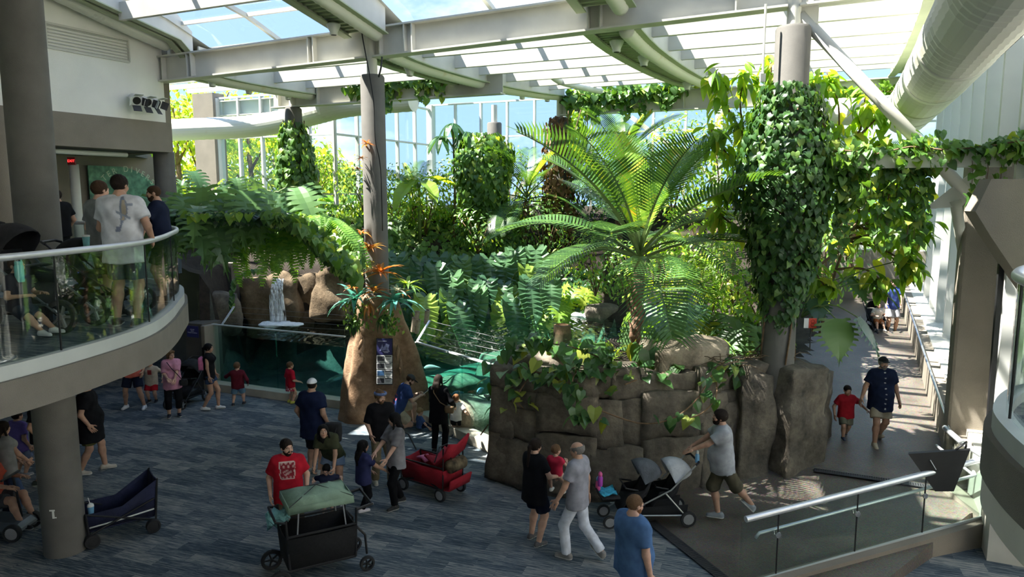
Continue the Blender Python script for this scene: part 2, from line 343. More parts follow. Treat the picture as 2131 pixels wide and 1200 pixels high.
# ---- right balcony
OUT_R = smooth_line([(12, 6.8, 0), (8, 6.65, 0), (5.3, 6.35, 0), (4.25, 5.95, 0), (3.62, 5.35, 0), (3.30, 4.7, 0), (3.12, 4.0, 0), (2.98, 3.0, 0), (3.0, 1.0, 0)], 6)
poly = [(p.x, p.y) for p in OUT_R]+[(12, 1)]
m = MB(); m.prism(poly, 3.36, 3.69); struct(m, 'balcony_slab', 'fascia', auto=40)
m = MB(); m.prism([(p.x, p.y) for p in offset(OUT_R, 0.02)]+[(12, 1)], 3.12, 3.36); struct(m, 'soffit_ring', 'steel_white', auto=40)
m = MB(); m.prism([(p.x, p.y) for p in offset(OUT_R, 0.15)]+[(12, 1)], 3.69, ZU); struct(m, 'balcony_floor', 'carpet')
m = MB(); m.ribbon(offset(OUT_R, 0.05), 3.69, 3.83, 0.12); struct(m, 'trim_2', 'curb_metal', auto=40)
rail_along(OUT_R, 0.13, 3.80, 4.83, 'balcony_railing', 'curved glass balcony railing at the right edge of the picture', 9, r=0.038)
# ---- walls
def wall_ab(a0, b0, a1, b1, z0, z1, th, name, mat, z1b=None):
    p, q = G(a0, b0), G(a1, b1); d = (q-p).normalized(); n = Vector((-d.y, d.x, 0))*th
    m = MB(); m.prism([tuple(x.xy) for x in (p, q, q+n, p+n)], z0, [z1, z1b or z1, z1b or z1, z1]); return struct(m, name, mat)
wall_ab(-6.7, 0, -6.7, -16, 7.3, 11.5, -0.3, 'wall_left', 'white_wall', 12.5)
wall_ab(-6.62, 0.06, -6.62, -16, 6.52, 7.3, -0.42, 'trim_3', 'taupe')
wall_ab(-6.9, 0.05, -16, 0.05, 6.52, 11.3, -0.3, 'wall_left_return', 'taupe')  # top carried up with the left roof to block the sun
wall_ab(-10.6, 2.9, -10.6, -16, ZU, 6.6, -0.2, 'wall_sign', 'taupe')
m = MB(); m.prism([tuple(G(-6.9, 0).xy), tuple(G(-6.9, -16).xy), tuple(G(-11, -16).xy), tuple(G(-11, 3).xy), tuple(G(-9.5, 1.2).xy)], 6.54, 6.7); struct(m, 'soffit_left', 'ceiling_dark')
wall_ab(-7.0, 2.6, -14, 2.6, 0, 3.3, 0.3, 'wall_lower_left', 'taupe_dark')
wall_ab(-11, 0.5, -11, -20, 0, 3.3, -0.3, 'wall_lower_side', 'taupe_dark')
# unseen enclosure behind and beside the viewer, white to bounce light into the hall
m = MB(); m.box((-2, -4, 5.8), (40, 0.3, 12)); struct(m, 'wall_front', 'white_wall')
m = MB(); m.box((13.5, 2.5, 5.8), (0.3, 13, 12)); struct(m, 'wall_right_near', 'white_wall')
m = MB(); m.box((-17, 6, 9.2), (0.3, 24, 6)); struct(m, 'wall_left_near', 'white_wall')
m = MB(); m.prism([tuple(G(-9, -3.9).xy), tuple(G(13.4, -3.9).xy), tuple(G(13.4, -6.6).xy), tuple(G(-9, -6.6).xy)], [10.36, 10.36, 11.3, 11.3], [10.5, 10.5, 11.5, 11.5]); struct(m, 'ceiling_slope', 'soffit')
m = MB(); m.prism([tuple(G(-12, -6.6).xy), tuple(G(13.4, -6.6).xy), tuple(G(14, -26).xy), (-20, -5), (-20, 18)], 11.3, 11.5); struct(m, 'ceiling', 'soffit')
m = MB(); m.prism([tuple(G(-6.7, 0).xy), tuple(G(-6.7, -16).xy), tuple(G(-16, -16).xy), tuple(G(-16, 0.6).xy), tuple(G(-6.8, 0.4).xy)], 11.2, 11.4); struct(m, 'ceiling_left', 'soffit')  # unseen roof over the left side, raised to block the sun
# upper columns and the big column through the balcony
def column(p, z0, z1, r, mat, label, extra=None):
    root = empty('column', (p[0], p[1], z0), 0, label, 'column')
    m = MB(); m.lathe([(r*1.0, 0), (r, 0.02), (r, z1-z0-0.03), (r*0.94, z1-z0)], 40); m.build('shaft', mat, root, auto=50)
    return root
cL = column((-6.85, 10.45), 0, 10.3, 0.29, 'concrete_column', 'thick dark concrete column rising through the left balcony')
mb = MB()                                                                  # taped T mark on the column
for c, s in (((0.0, 0, 0.045), (0.075, 0.004, 0.022)), ((0.012, 0, -0.02), (0.03, 0.004, 0.12)), ((0.03, 0, -0.068), (0.05, 0.004, 0.018))): mb.box(c, s)
tm = mb.build('tape_mark', 'white_plastic', cL); dd = Vector((0.12, -1, 0)).normalized(); tm.location = dd*0.294+Vector((0, 0, 0.72)); tm.rotation_euler = (0, 0, math.atan2(dd.y, dd.x)+math.pi/2); tag(tm, 'small white tape mark')
p = G(-7.0, 0.12); column(p, ZU, 6.54, 0.27, 'concrete_column', 'round taupe column under the end of the beige band beside the leaves')
p = atY(4, 400, 14.2); column((p.x, p.y), ZU, 6.54, 0.27, 'taupe', 'taupe column at the left picture edge behind the dark column')
# wall vent, spot lights, exit sign, pipes and the forest sign
def on_wall(u, v, a=-6.68):
    r = ray(u, v); n = E1; t = (G(a, 0)-Vector((0, 0, CAMZ))).dot(n)/r.dot(n); return Vector((0, 0, CAMZ))+r*t
c = on_wall(186, 90); root = empty('wall_vent', c, 0, 'long louvred air vent high on the white wall', 'vent')
m = MB(); 
for z in (-0.27, 0.27): m.bar(E2*-1.05+Vector((0, 0, z)), E2*1.05+Vector((0, 0, z)), 0.05, 0.05)
for s in (-1, 1): m.bar(E2*1.05*s+Vector((0, 0, -0.27)), E2*1.05*s+Vector((0, 0, 0.27)), 0.05, 0.05)
m.build('vent_frame', 'steel_white', root)
for k in range(7):
    z = -0.22+k*0.073; m = MB(); m.box((0, 0, z), (2.05, 0.05, 0.012), (E2, (E1*0.8+Vector((0, 0, -0.6))).normalized(), (E1*0.6+Vector((0, 0, 0.8))).normalized())); m.build('slat', 'steel_white', root)
def spot(p, d, label):
    root = empty('spot_light', p, 0, label, 'lamp', 'white spot lights on the left wall')
    X, U = frame(d); D = Vector(d).normalized(); ax = (X, U, D)
    m = MB(); m.lathe([(0.05, -0.16), (0.085, -0.14), (0.10, 0.0), (0.12, 0.14), (0.12, 0.16), (0.10, 0.16)], 16, ax=ax); m.build('housing', 'white_plastic', root, auto=40)
    m = MB(); m.lathe([(0.098, 0.150), (0.098, 0.166)], 16, ax=ax); m.build('lens', 'black_plastic', root)
    m = MB(); m.tube([(0, 0, 0), -E1*0.10+Vector((0, 0, 0.05)), -E1*0.24+Vector((0, 0, 0.06))], 0.018, 8); m.build('bracket', 'white_plastic', root)
    for k, (dx, dz) in enumerate(((0, 1), (0, -1), (1, 0), (-1, 0))):
        q = X*dx+U*dz; m = MB(); m.box(D*0.24+q*0.17, (0.2, 0.008, 0.17), (D.cross(q).normalized(), (q-D*0.7).normalized(), (D+q*0.7).normalized())); m.build('barn_door', 'dark_grey' if k % 2 else 'white_plastic', root)
for k, (u, lab) in enumerate(((266, 'white spot light nearest the vent on the left wall'), (286, 'middle white spot light with barn doors on the left wall'), (304, 'white spot light nearest the beam on the left wall'))):
    spot(on_wall(u, 206+3*k)+E1*0.24, (0.75*E1-0.25*E2*(1-k)+Vector((0, 0, -0.35))), lab)
p = atY(149, 335, 19.4); root = empty('exit_sign', p, 0, 'small red lit exit sign under the beige band', 'sign')
plain('exit_red', (0.3, 0.01, 0.01), 0.5)
me, tt, bb = nodes_of('exit_glow', 0.5, (0.9, 0.03, 0.03)); bb.inputs['Emission Color'].default_value = (1, 0.04, 0.04, 1); bb.inputs['Emission Strength'].default_value = 0.9
m = MB(); m.box((0, 0, 0), (0.20, 0.05, 0.20)); m.build('housing', 'exit_red', root)
def text(s, size, mat, parent, loc, rot, name='lettering', ext=0.002, align='CENTER'):
    cu = bpy.data.curves.new(name, 'FONT'); cu.body = s; cu.size = size; cu.extrude = ext; cu.align_x = align; cu.align_y = 'CENTER'
    o = bpy.data.objects.new(name, cu); COL.objects.link(o); bpy.context.view_layer.update()
    me = bpy.data.meshes.new_from_object(o.evaluated_get(bpy.context.evaluated_depsgraph_get())); bpy.data.objects.remove(o); bpy.data.curves.remove(cu)
    me.materials.clear(); me.materials.append(MAT[mat]); return mesh_obj(name, me, parent, loc, rot)
text('EXIT', 0.095, 'exit_glow', root, (0, -0.028, 0), (math.pi/2, 0, 0))
p = atY(158, 400, 19.6); m = MB(); m.tube([(p.x, p.y, ZU), (p.x, p.y, 6.2)], 0.12, 18); thing(m, 'white_pipe', 'white_plastic', 'white vertical pipe below the exit sign', 'pipe', smooth=True)
m = MB(); m.tube([G(-7.15, -0.9, 6.42), G(-7.15, -9, 6.42)], 0.06, 12); thing(m, 'white_pipe', 'white_plastic', 'thin white pipe running under the beige band', 'pipe', smooth=True)
# forest sign (arched top right)
def forest():
    m, t, b = nodes_of('sign_forest', 0.5); L = t.links.new; tc = ND(t, 'ShaderNodeTexCoord'); v = ND(t, 'ShaderNodeTexVoronoi', Scale=9.0); n = ND(t, 'ShaderNodeTexNoise', Scale=4.0, Detail=8.0)
    L(tc.outputs['Object'], v.inputs['Vector']); L(tc.outputs['Object'], n.inputs['Vector']); r = ND(t, 'ShaderNodeValToRGB'); e = r.color_ramp.elements
    e[0].position = .3; e[0].color = (0.02, 0.10, 0.07, 1); e[1].position = .7; e[1].color = (0.17, 0.42, 0.26, 1); mu = ND(t, 'ShaderNodeMixRGB', blend_type='MULTIPLY'); mu.inputs['Fac'].default_value = .5
    L(n.outputs['Fac'], r.inputs['Fac']); L(r.outputs['Color'], mu.inputs['Color1']); L(v.outputs['Distance'], mu.inputs['Color2']); L(mu.outputs['Color'], b.inputs['Base Color'])
forest(); plain('letter_pale', (0.42, 0.5, 0.36), 0.6)
c = on_wall(185, 400, -10.5); c.z = ZU; root = empty('forest_sign', c, 0, 'green forest picture sign with arched lettering behind the white tee man', 'sign')
pr = [(0, 0.3), (2.6, 0.3)]; arc = [(0.95+1.85*math.sin(t), 0.62+1.88*math.cos(t)) for t in [math.radians(x) for x in range(64, -1, -6)]]
pr = [(0, 0.3), (2.62, 0.3), (2.62, 1.45)]+arc+[(0, 2.5)]
m = MB(); n = len(pr); vs = [E2*x+Vector((0, 0, z))+E1*o for o in (0.0, 0.04) for x, z in pr]
m.add(vs, [tuple(range(n)), tuple(range(2*n-1, n-1, -1))]+[(i, n+i, n+(i+1) % n, (i+1) % n) for i in range(n)]); m.build('panel', 'sign_forest', root)
for k, ch in enumerate('TER DIVERS'):
    if ch == ' ': continue
    t = math.radians(-40+k*9.6); q = E2*(1.28+1.22*math.sin(t))+Vector((0, 0, 1.20+1.22*math.cos(t)))+E1*0.045
    o = text(ch, 0.25, 'letter_pale', root, (0, 0, 0), (0, 0, 0), 'letter'); R = Matrix((E2, Vector((0, 0, 1)), E1)).transposed().to_4x4()
    o.matrix_local = Matrix.Translation(q) @ R @ Matrix.Rotation(-t, 4, 'Z')
# ---- ramp
n1 = Vector((0.934, 0.357, 0)); n2 = Vector((0.357, -0.934, 0))               # lower ramp: up n1, across n2
R0 = Vector((2.36, 11.3, 0))
def LR(i, j, z=0): return R0+n1*i+n2*j+Vector((0, 0, z))
zl = 0.33                                                                    # landing level
poly = [LR(0, 3.4), LR(0, -1.2), G(9.0, -0.1), G(12.1, -0.1), LR(5.45, 2.0), LR(4.55, 2.06)]
hz = [0.015, 0.015, zl, zl, zl, zl]
m = MB(); m.prism([(p.x, p.y) for p in poly], -0.05, hz); 
m.f = m.f[:]; struct(m, 'ramp_lower', 'ramp_concrete')
ZR = lambda b: zl+max(0, b+0.1)/12.0
m = MB(); m.prism([tuple(G(8.0, -0.1).xy), tuple(G(12.1, -0.1).xy), tuple(G(12.1, 16).xy), tuple(G(8.0, 16).xy)], -0.05, [zl, zl, ZR(16), ZR(16)]); struct(m, 'ramp_upper', 'ramp_concrete')
def drain(p, q, wd, label, n):
    root = empty('drain_grate', p, 0, label, 'drain'); d = q-p; D = d.normalized(); X = Vector((-D.y, D.x, 0))
    m = MB(); m.box(d/2+Vector((0, 0, 0.006)), (d.length, wd, 0.010), (D, X, D.cross(X).normalized())); m.build('channel', 'black_plastic', root)
    for s in (-1, 1):
        m = MB(); m.bar(X*wd/2*s+Vector((0, 0, 0.012)), d+X*wd/2*s+Vector((0, 0, 0.012)), 0.015, 0.012); m.build('edge_bar', 'dark_grey', root)
    one = MB().box((0, 0, 0), (0.018, wd*0.96, 0.008), (D, X, Vector((0, 0, 1)))).mesh('grate_bar', 'dark_grey')
    for i in range(n): mesh_obj('grate_bar', one, root, d*((i+.5)/n)+Vector((0, 0, 0.014)))
drain(G(9.75, -0.16, zl+0.004), G(12.05, -0.16, zl+0.004), 0.14, 'long slotted floor drain across the foot of the upper ramp', 60)
drain(LR(-0.02, -0.1, 0.012), LR(-0.02, 3.0, 0.012), 0.16, 'dark floor drain where the carpet meets the concrete', 70)
# kerb and glass guard rail of the lower ramp
g0, g1 = Vector((3.22, 9.38, 0)), Vector((7.35, 10.72, 0)); gd = (g1-g0).normalized(); gx = Vector((-gd.y, gd.x, 0)); gl = (g1-g0).length
g2 = g1+Vector((0.15, 1.35, 0))
m = MB(); m.prism([tuple((g0-gx*0.16-gd*0.6).xy), tuple((g1-gx*0.16+gd*.1).xy), tuple((g1+gx*0.05+gd*.1).xy), tuple((g0+gx*0.05-gd*0.6).xy)], 0, [0.03, 0.40, 0.40, 0.03]); struct(m, 'trim_4', 'taupe')
m = MB(); m.prism([tuple((g1-gx*0.16).xy), tuple((g1+Vector((0.25, -0.03, 0))).xy), tuple((g2+Vector((0.25, 0, 0))).xy), tuple((g2+Vector((-0.05, 0, 0))).xy)], 0, 0.40); struct(m, 'trim_5', 'taupe')
root = empty('ramp_railing', g0, 0, 'glass guard rail with two steel tubes along the near side of the ramp', 'railing')
zz = lambda t: 0.03+0.36*t
for i in range(4):
    t0, t1 = [(-.02, 0.115), (0.125, 0.43), (0.44, 0.72), (0.73, 0.995)][i]
    p, q = gd*gl*t0, gd*gl*t1; m = MB(); n_ = gx*0.006
    m.add([p-n_+Vector((0, 0, zz(t0))), q-n_+Vector((0, 0, zz(t1))), q-n_+Vector((0, 0, zz(t1)+0.94)), p-n_+Vector((0, 0, zz(t0)+0.94)), p+n_+Vector((0, 0, zz(t0))), q+n_+Vector((0, 0, zz(t1))), q+n_+Vector((0, 0, zz(t1)+0.94)), p+n_+Vector((0, 0, zz(t0)+0.94))], [(0, 1, 2, 3), (7, 6, 5, 4), (0, 4, 5, 1), (3, 2, 6, 7), (1, 5, 6, 2), (0, 3, 7, 4)])
    m.build('glass_pane', 'glass_rail', root)
    j = gd*gl*(t1+0.005); m = MB(); m.box(j+Vector((0, 0, zz(t1)+0.47)), (0.016, 0.016, 0.94)); m.build('pane_joint', 'black_plastic', root)
m = MB(); m.tube([Vector((0, 0, zz(0)+0.97))-gd*.02, gd*gl+Vector((0, 0, zz(1)+0.97))], 0.045, 16); m.build('top_rail', 'rail_steel', root, auto=40)
m = MB(); m.tube([gd*gl*0.05+gx*0.09+Vector((0, 0, zz(0.05)+0.60)), gd*gl*0.065+gx*0.09+Vector((0, 0, zz(0.065)+0.66)), gd*gl*.98+gx*0.09+Vector((0, 0, zz(.98)+0.68)), gd*gl*1.0+gx*0.2+Vector((0, 0, zz(1)+0.68))], 0.024, 12); m.build('lower_rail', 'rail_steel', root, smooth=True)
m = MB(); m.bar(gd*-.1+gx*-.012+Vector((0, 0, zz(0)+.02)), gd*gl+gx*-.012+Vector((0, 0, zz(1)+.02)), 0.03, 0.035); m.build('base_channel', 'curb_metal', root)
for t in (0.12, 0.435, 0.725):
    p = gd*gl*t+Vector((0, 0, zz(t)+0.62)); m = MB(); m.lathe([(0.04, -0.012), (0.045, 0), (0.04, 0.012)], 16, p-gx*0.012, ax=(gd, Vector((0, 0, 1)), -gx)); m.tube([p, p+gx*0.07-Vector((0, 0, .03)), p+gx*0.09+Vector((0, 0, 0.03))], 0.01, 8); m.build('rail_bracket', 'chrome', root, auto=40)
e = g2-g0; q = gd*gl
m = MB(); m.tube([q+Vector((0, 0, zz(1)+0.97)), q+Vector((0.05, 0.7, 1.36)), Vector((e.x, e.y, 1.40))], 0.045, 14); m.tube([q+Vector((-0.12, 0.12, 1.05)), Vector((e.x-.12, e.y, 1.08))], 0.024, 10); m.build('end_rail', 'rail_steel', root, smooth=True)
m = MB(); m.bar(q+Vector((0, 0, 0.87)), Vector((e.x, e.y, 0.87)), 0.012, 0.94); m.build('glass_pane', 'glass_rail', root)
# black panel on an arm
P4 = [atY(u, v, 10.35) for u, v in ((1890, 944), (2019, 936), (1985, 1022), (1946, 1022))]; c = sum(P4, Vector())/4
root = empty('black_panel', c, 0, 'black trapezoid panel held on an arm at the corner of the ramp railing', 'panel')
bk = Vector((0.05, 0.03, 0.0)); m = MB(); m.add([p-c for p in P4]+[p-c+bk+Vector((0, .05, 0)) for p in P4], [(3, 2, 1, 0), (4, 5, 6, 7), (0, 1, 5, 4), (1, 2, 6, 5), (2, 3, 7, 6), (3, 0, 4, 7)]); m.build('panel', 'black_plastic', root)
m = MB(); m.tube([P4[0]*0.2+P4[1]*0.8-c+Vector((0, .05, 0)), P4[1]-c+Vector((0.0, .1, 0.09)), P4[1]-c+Vector((0.1, .25, -0.02)), P4[1]-c+Vector((0.06, .3, -0.35))], 0.016, 8); m.build('arm', 'black_plastic', root, smooth=True)
a_, b_ = atY(1936, 957, 10.33)-c, atY(1948, 977, 10.33)-c
m = MB(); m.tube([a_, b_], 0.006, 6); m.build('scratch', 'rail_steel', root)
# right low wall with sill, handrail and window wall
m = MB(); m.prism([tuple(G(12.0, 0.1).xy), tuple(G(12.0, 16).xy), tuple(G(12.2, 16).xy), tuple(G(12.2, 0.1).xy)], 0, [zl+0.75, ZR(16)+.75, ZR(16)+.75, zl+.75]); struct(m, 'wall_ramp', 'taupe')
m = MB(); m.prism([tuple(G(12.2, -2).xy), tuple(G(12.2, 16).xy), tuple(G(13.15, 16).xy), tuple(G(13.15, -2).xy)], 0.0, [zl+.72, ZR(16)+.72, ZR(16)+.72, zl+.72]); struct(m, 'window_sill', 'steel_white')
root = empty('handrail', G(11.93, 0.2, zl), 0, 'chrome handrail on the low wall beside the upper ramp', 'handrail')
pts = [G(11.93, b, ZR(b)+0.86)-root.location for b in (0.1, 3, 6, 9, 12, 15)]; pts = [pts[0]+E1*0.08-Vector((0, 0, 0.02))]+pts
m = MB(); m.tube(pts, 0.028, 12); m.build('rail', 'chrome', root, smooth=True)
for b in (0.6, 2.0, 3.4, 4.8, 6.2, 7.6, 9.0, 10.4):
    p = G(11.93, b, ZR(b)+0.86)-root.location; m = MB(); m.tube([p, p+Vector((0, 0, -0.06)), p+E1*0.08+Vector((0, 0, -0.07))], 0.009, 6); m.build('bracket', 'chrome', root)
def window_wall(n, A, B, z0, z1, spacing, posts, transoms, wd=0.09, dp=0.16, thick=(), pane_mat='glass_window', skip=None):
    """A,B plan points; one object per mullion, transom and pane"""
    root = empty('window_%d' % n, A, 0, kind='structure'); d = B-A; Lh = d.length; D = d.normalized(); X = Vector((-D.y, D.x, 0)); U = Vector((0, 0, 1))
    k = max(1, round(Lh/spacing)); step = Lh/k
    mu = MB().box((0, 0, (z1-z0)/2), (wd, dp, z1-z0), (D, X, U)).mesh('mullion', 'mullion'); tk = MB().box((0, 0, (z1-z0)/2), (wd*3.2, dp*2.2, z1-z0), (D, X, U)).mesh('post', 'mullion')
    for i in range(k+1): mesh_obj('post' if i in thick else 'mullion', tk if i in thick else mu, root, D*(i*step)+U*z0)
    zs = [z0]+list(transoms)+[z1]; th = MB().box((0, 0, 0), (Lh, dp*0.8, 0.07), (D, X, U)).mesh('transom', 'mullion')
    for z in zs: mesh_obj('transom', th, root, D*Lh/2+U*z)
    for j in range(len(zs)-1):
        pm = MB().box((0, 0, 0), (step-wd, 0.012, zs[j+1]-zs[j]-0.07), (D, X, U)).mesh('pane', pane_mat)
        for i in range(k): mesh_obj('pane', pm, root, D*((i+.5)*step)+U*((zs[j]+zs[j+1])/2))
    return root
window_wall(1, G(-13.2, 8), G(-7.4, 8), 3.4, 9.2, 1.12, 0, (5.4, 7.62), thick=(0, 3))
window_wall(2, G(-7.4, 8), G(-7.4, 15), 3.4, 9.2, 1.4, 0, (5.4, 7.62), thick=())
window_wall(3, G(-7.4, 15), G(13.2, 15), 3.4, 9.4, 1.25, 0, (6.2, 7.9), thick=(0, 5, 10, 14))
window_wall(4, G(13.2, 15), G(13.2, -3), 1.0, 10.3, 1.5, 0, (3.0, 5.2), wd=0.10, dp=0.2, thick=())
# deep white fins standing on the sill in front of the right-hand glass
fin = MB().box((0, 0, 4.2), (0.16, 0.50, 8.4), (E2, E1, Vector((0, 0, 1)))).mesh('fin', 'mullion')
fr = empty('window_5', G(12.75, 0, 0), kind='structure')
for i, b in enumerate((-1.6, 0.15, 1.9, 3.65, 5.4, 7.15, 8.9, 10.65, 12.4)): mesh_obj('fin', fin, fr, E2*b+Vector((0, 0, ZR(b)+.7)))
m = MB(); m.prism([tuple(G(-14, 8.2).xy), tuple(G(-7.4, 8.2).xy), tuple(G(-7.4, 15.3).xy), tuple(G(13.4, 15.3).xy), tuple(G(13.4, 14.9).xy), tuple(G(-7.0, 14.9).xy), tuple(G(-7.0, 7.8).xy), tuple(G(-14, 7.8).xy)], -0.3, 3.4); struct(m, 'wall_back', 'taupe')
m = MB(); m.prism([tuple(G(-14.2, 8.3).xy), tuple(G(-13.1, 8.3).xy), tuple(G(-13.1, 7.7).xy), tuple(G(-14.2, 7.7).xy)], 0, 9.4); struct(m, 'wall_pier', 'taupe')
m = MB(); m.prism([tuple(G(-7.5, 7.9).xy), tuple(G(-13.2, 7.9).xy), tuple(G(-13.2, 7.6).xy), tuple(G(-7.5, 7.6).xy)], 3.2, [4.9, 5.75, 5.75, 4.9]); struct(m, 'wall_slope', 'taupe')
# taupe pier at the right with a darker panel hung in front of it
pp = Vector((7.86, 12.6, 0)); q1 = pp+E1*3.4
m = MB(); m.prism([tuple(pp.xy), tuple(q1.xy), tuple((q1+E2*.5).xy), tuple((pp+E2*.5).xy)], 0, 6.12); struct(m, 'wall_right', 'taupe', bevel=0.06)
def plate(pix, Y0, slope, th, name, mat):
    """vertical plate through the plan line Y = Y0 + slope*X whose outline runs through the given sight lines"""
    vs = []
    for u, v in pix:
        r = ray(u, v); t = Y0/(r.y-slope*r.x); vs.append(Vector((0, 0, CAMZ))+r*t)
    nrm = Vector((-slope, 1, 0)).normalized()*th; n = len(vs)
    m = MB(); m.add(vs+[p+nrm for p in vs], [tuple(range(n))[::-1], tuple(range(n, 2*n))]+[(i, (i+1) % n, n+(i+1) % n, n+i) for i in range(n)]); return struct(m, name, mat)
plate([(2063, 372), (2030, 440), (2062, 492), (2105, 556), (2180, 660), (2180, 372)], 12.0, -0.12, 0.35, 'wall_right_panel', 'taupe')
plate([(2022, 446), (2062, 497), (2081, 530), (2052, 915), (2062, 915), (2092, 540), (2180, 668), (2180, 655), (2105, 552), (2062, 490), (2024, 440)], 12.32, -0.12, 0.05, 'shadow_gap', 'black_plastic')  # black plate drawn in place of the shadow gap below the panel
# ================================================================== ROOF
def zg(b): return 8.90-0.19*b if b < -.05 else 8.53+(0.026*(b-2)**2 if b < 2 else 0.0051*(b-2)**2)
def i_beam(p, q, h, fw, label, stiff=(), seg=None):
    """steel I-beam p->q (bottom line)"""
    p, q = Vector(p), Vector(q); root = empty('roof_beam', p, 0, label, 'beam'); d = q-p; D = d.normalized(); X = Vector((-D.y, D.x, 0)).normalized(); U = X.cross(D)*-1
    if U.z < 0: U = -U
    ax = (D, X, U); L_ = d.length
    m = MB(); m.box(d/2+U*h/2, (L_, 0.03, h), ax); m.build('web', 'steel_white', root)
    for z, nm in ((0.02, 'bottom_flange'), (h-0.02, 'top_flange')):
        m = MB(); m.box(d/2+U*z, (L_, fw, 0.04), ax); m.build(nm, 'steel_white', root)
    for t in stiff:
        m = MB(); m.box(D*t+U*h/2, (0.025, fw*0.92, h-0.05), ax); m.build('stiffener', 'steel_white', root)
    return root
ZB = 8.47
i_beam(G(-6.9, 0, ZB-.12), G(-0.12, 0, ZB), 0.66, 0.34, 'white steel beam from the left wall to the bromeliad column', (0.15, 0.35, 1.25, 1.4, 5.2, 5.35))
i_beam(G(0.12, 0, ZB), G(8.9, 0, ZB+.2), 0.66, 0.34, 'white steel beam from the bromeliad column to the vine-clad column', (0.2, 0.85, 1.05, 5.1, 5.35, 7.9))
i_beam(G(9.1, 0, ZB+.2), G(13, 0, ZB+.25), 0.66, 0.34, 'white steel beam from the vine-clad column to the right-hand glass wall', (0.2, 1.2))
i_beam(G(-7.4, 4.9, 8.22), G(1.0, 4.9, 8.22), 0.62, 0.32, 'white steel beam behind the bromeliad column above the ivy pillar', (0.3, 1.9, 3.2, 4.6, 6.2))
i_beam(G(0.35, 11.3, 8.25), G(13, 11.3, 8.25), 0.68, 0.34, 'white steel beam far back with vines trailing over it', (0.25, 0.85, 1.0, 4.5, 8.5))
i_beam(G(-7.4, 8.1, 8.5), G(-13, 8.1, 8.5), 0.6, 0.32, 'white steel beam above the left windows', (1, 3))
# girders with deck, duct and small domes
def girder(a, b0, b1, label, duct=True, domes=(), side=1, hw_=0.5):
    root = empty('roof_girder', G(a, b0, zg(b0)), 0, label, 'girder'); o = root.location; n = 14; bs = [b0+(b1-b0)*i/n for i in range(n+1)]
    if b1 < .1 and a < -5: LF = .30
    else: LF = 0.0
    def strip(a0, z0, wd, ht, nm, mat):
        z0 = z0+LF
        m = MB(); vs = []
        for b in bs:
            for da, dz in ((-wd/2, 0), (wd/2, 0), (wd/2, ht), (-wd/2, ht)): vs.append(G(a+a0+da, b, zg(b)+z0+dz)-o)
        fs = [(i*4+k, i*4+(k+1) % 4, i*4+4+(k+1) % 4, i*4+4+k) for i in range(n) for k in range(4)]+[(0, 1, 2, 3), (n*4+3, n*4+2, n*4+1, n*4)]
        m.add(vs, fs); return m.build(nm, mat, root)
    strip(-hw_, 0, 0.05, 0.62, 'side_plate', 'steel_white'); strip(hw_, 0, 0.05, 0.62, 'side_plate', 'steel_white')
    strip(-hw_, -0.02, 0.2, 0.03, 'flange', 'steel_green'); strip(hw_, -0.02, 0.2, 0.03, 'flange', 'steel_green'); strip(0, 0.10, hw_*2-.02, 0.03, 'deck', 'steel_green')
    m = MB(); k = int((b1-b0)/0.16)
    for i in range(k):
        b = b0+(i+.5)*(b1-b0)/k; m.box(G(a, b, zg(b)+.085+LF)-o, (hw_*1.8, 0.06, 0.04), (E1, E2, Vector((0, 0, 1))))
    r_ = m.build('deck_ribs', 'steel_green', root); r_['kind'] = 'stuff'
    if duct:
        m = MB(); pts = []; rr = []
        N = int((b1-b0)/0.09)
        for i in range(N+1):
            b = b0+(b1-b0)*i/N; pts.append(G(a+0.3*side, b, zg(b)+0.0)-o); rr.append(0.168 if i % 2 else 0.158)
        m.tube(pts, rr, 14); m.build('duct', 'duct', root, smooth=True)
    for b, da in domes:
        m = MB(); m.lathe([(0.09, 0.10), (0.15, 0.06), (0.15, 0.03), (0.085, -0.10), (0.085, -0.16), (0.06, -0.16)], 18, G(a+da, b, zg(b)-0.06)-o); dm = m.build('ceiling_speaker', 'white_plastic', root, auto=40)
        m = MB(); m.lathe([(0.062, 0), (0.055, -0.015)], 14, G(a+da, b, zg(b)-0.215)-o); m.build('speaker_mouth', 'black_plastic', dm)
def ductmat():
    m, t, b = nodes_of('duct', 0.5, (0.66, 0.65, 0.55), spec=0.4); L = t.links.new; tc = ND(t, 'ShaderNodeTexCoord'); n = ND(t, 'ShaderNodeTexNoise', Scale=1.7, Detail=6.0); L(tc.outputs['Object'], n.inputs['Vector'])
    r = ND(t, 'ShaderNodeValToRGB'); e = r.color_ramp.elements; e[0].position = .24; e[0].color = (.60, .52, .36, 1); e[1].position = .36; e[1].color = (.70, .69, .60, 1); L(n.outputs['Fac'], r.inputs['Fac']); L(r.outputs['Color'], b.inputs['Base Color'])
ductmat()
girder(-5.75, -6, 0, 'white curved roof girder running down beside the left wall', duct=False, hw_=.17)
girder(-6.1, 0.2, 8, 'curved roof girder behind the beam next to the left windows', domes=((1.0, 0.1), (2.4, 0.05), (4.0, 0.1)))
girder(0.0, -6, -0.2, 'curved roof girder above the bromeliad column, in front of the beam', domes=((-0.9, -0.35),), side=1)
girder(0.0, 0.2, 11.2, 'curved roof girder with rusty duct ending at the far vine beam', domes=((1.6, 0.0), (5.0, 0.1), (8.2, 0.15), (10.3, 0.2)))
girder(5.6, 0.2, 11.2, 'curved roof girder with three speakers between the two columns', domes=((0.9, -0.1), (2.6, 0.05), (8.4, -.1)))
girder(5.6, -6, -0.2, 'roof girder overhead in front of the long beam')
girder(11.6, -6, 11.2, 'roof girder along the right-hand glass wall', duct=False)
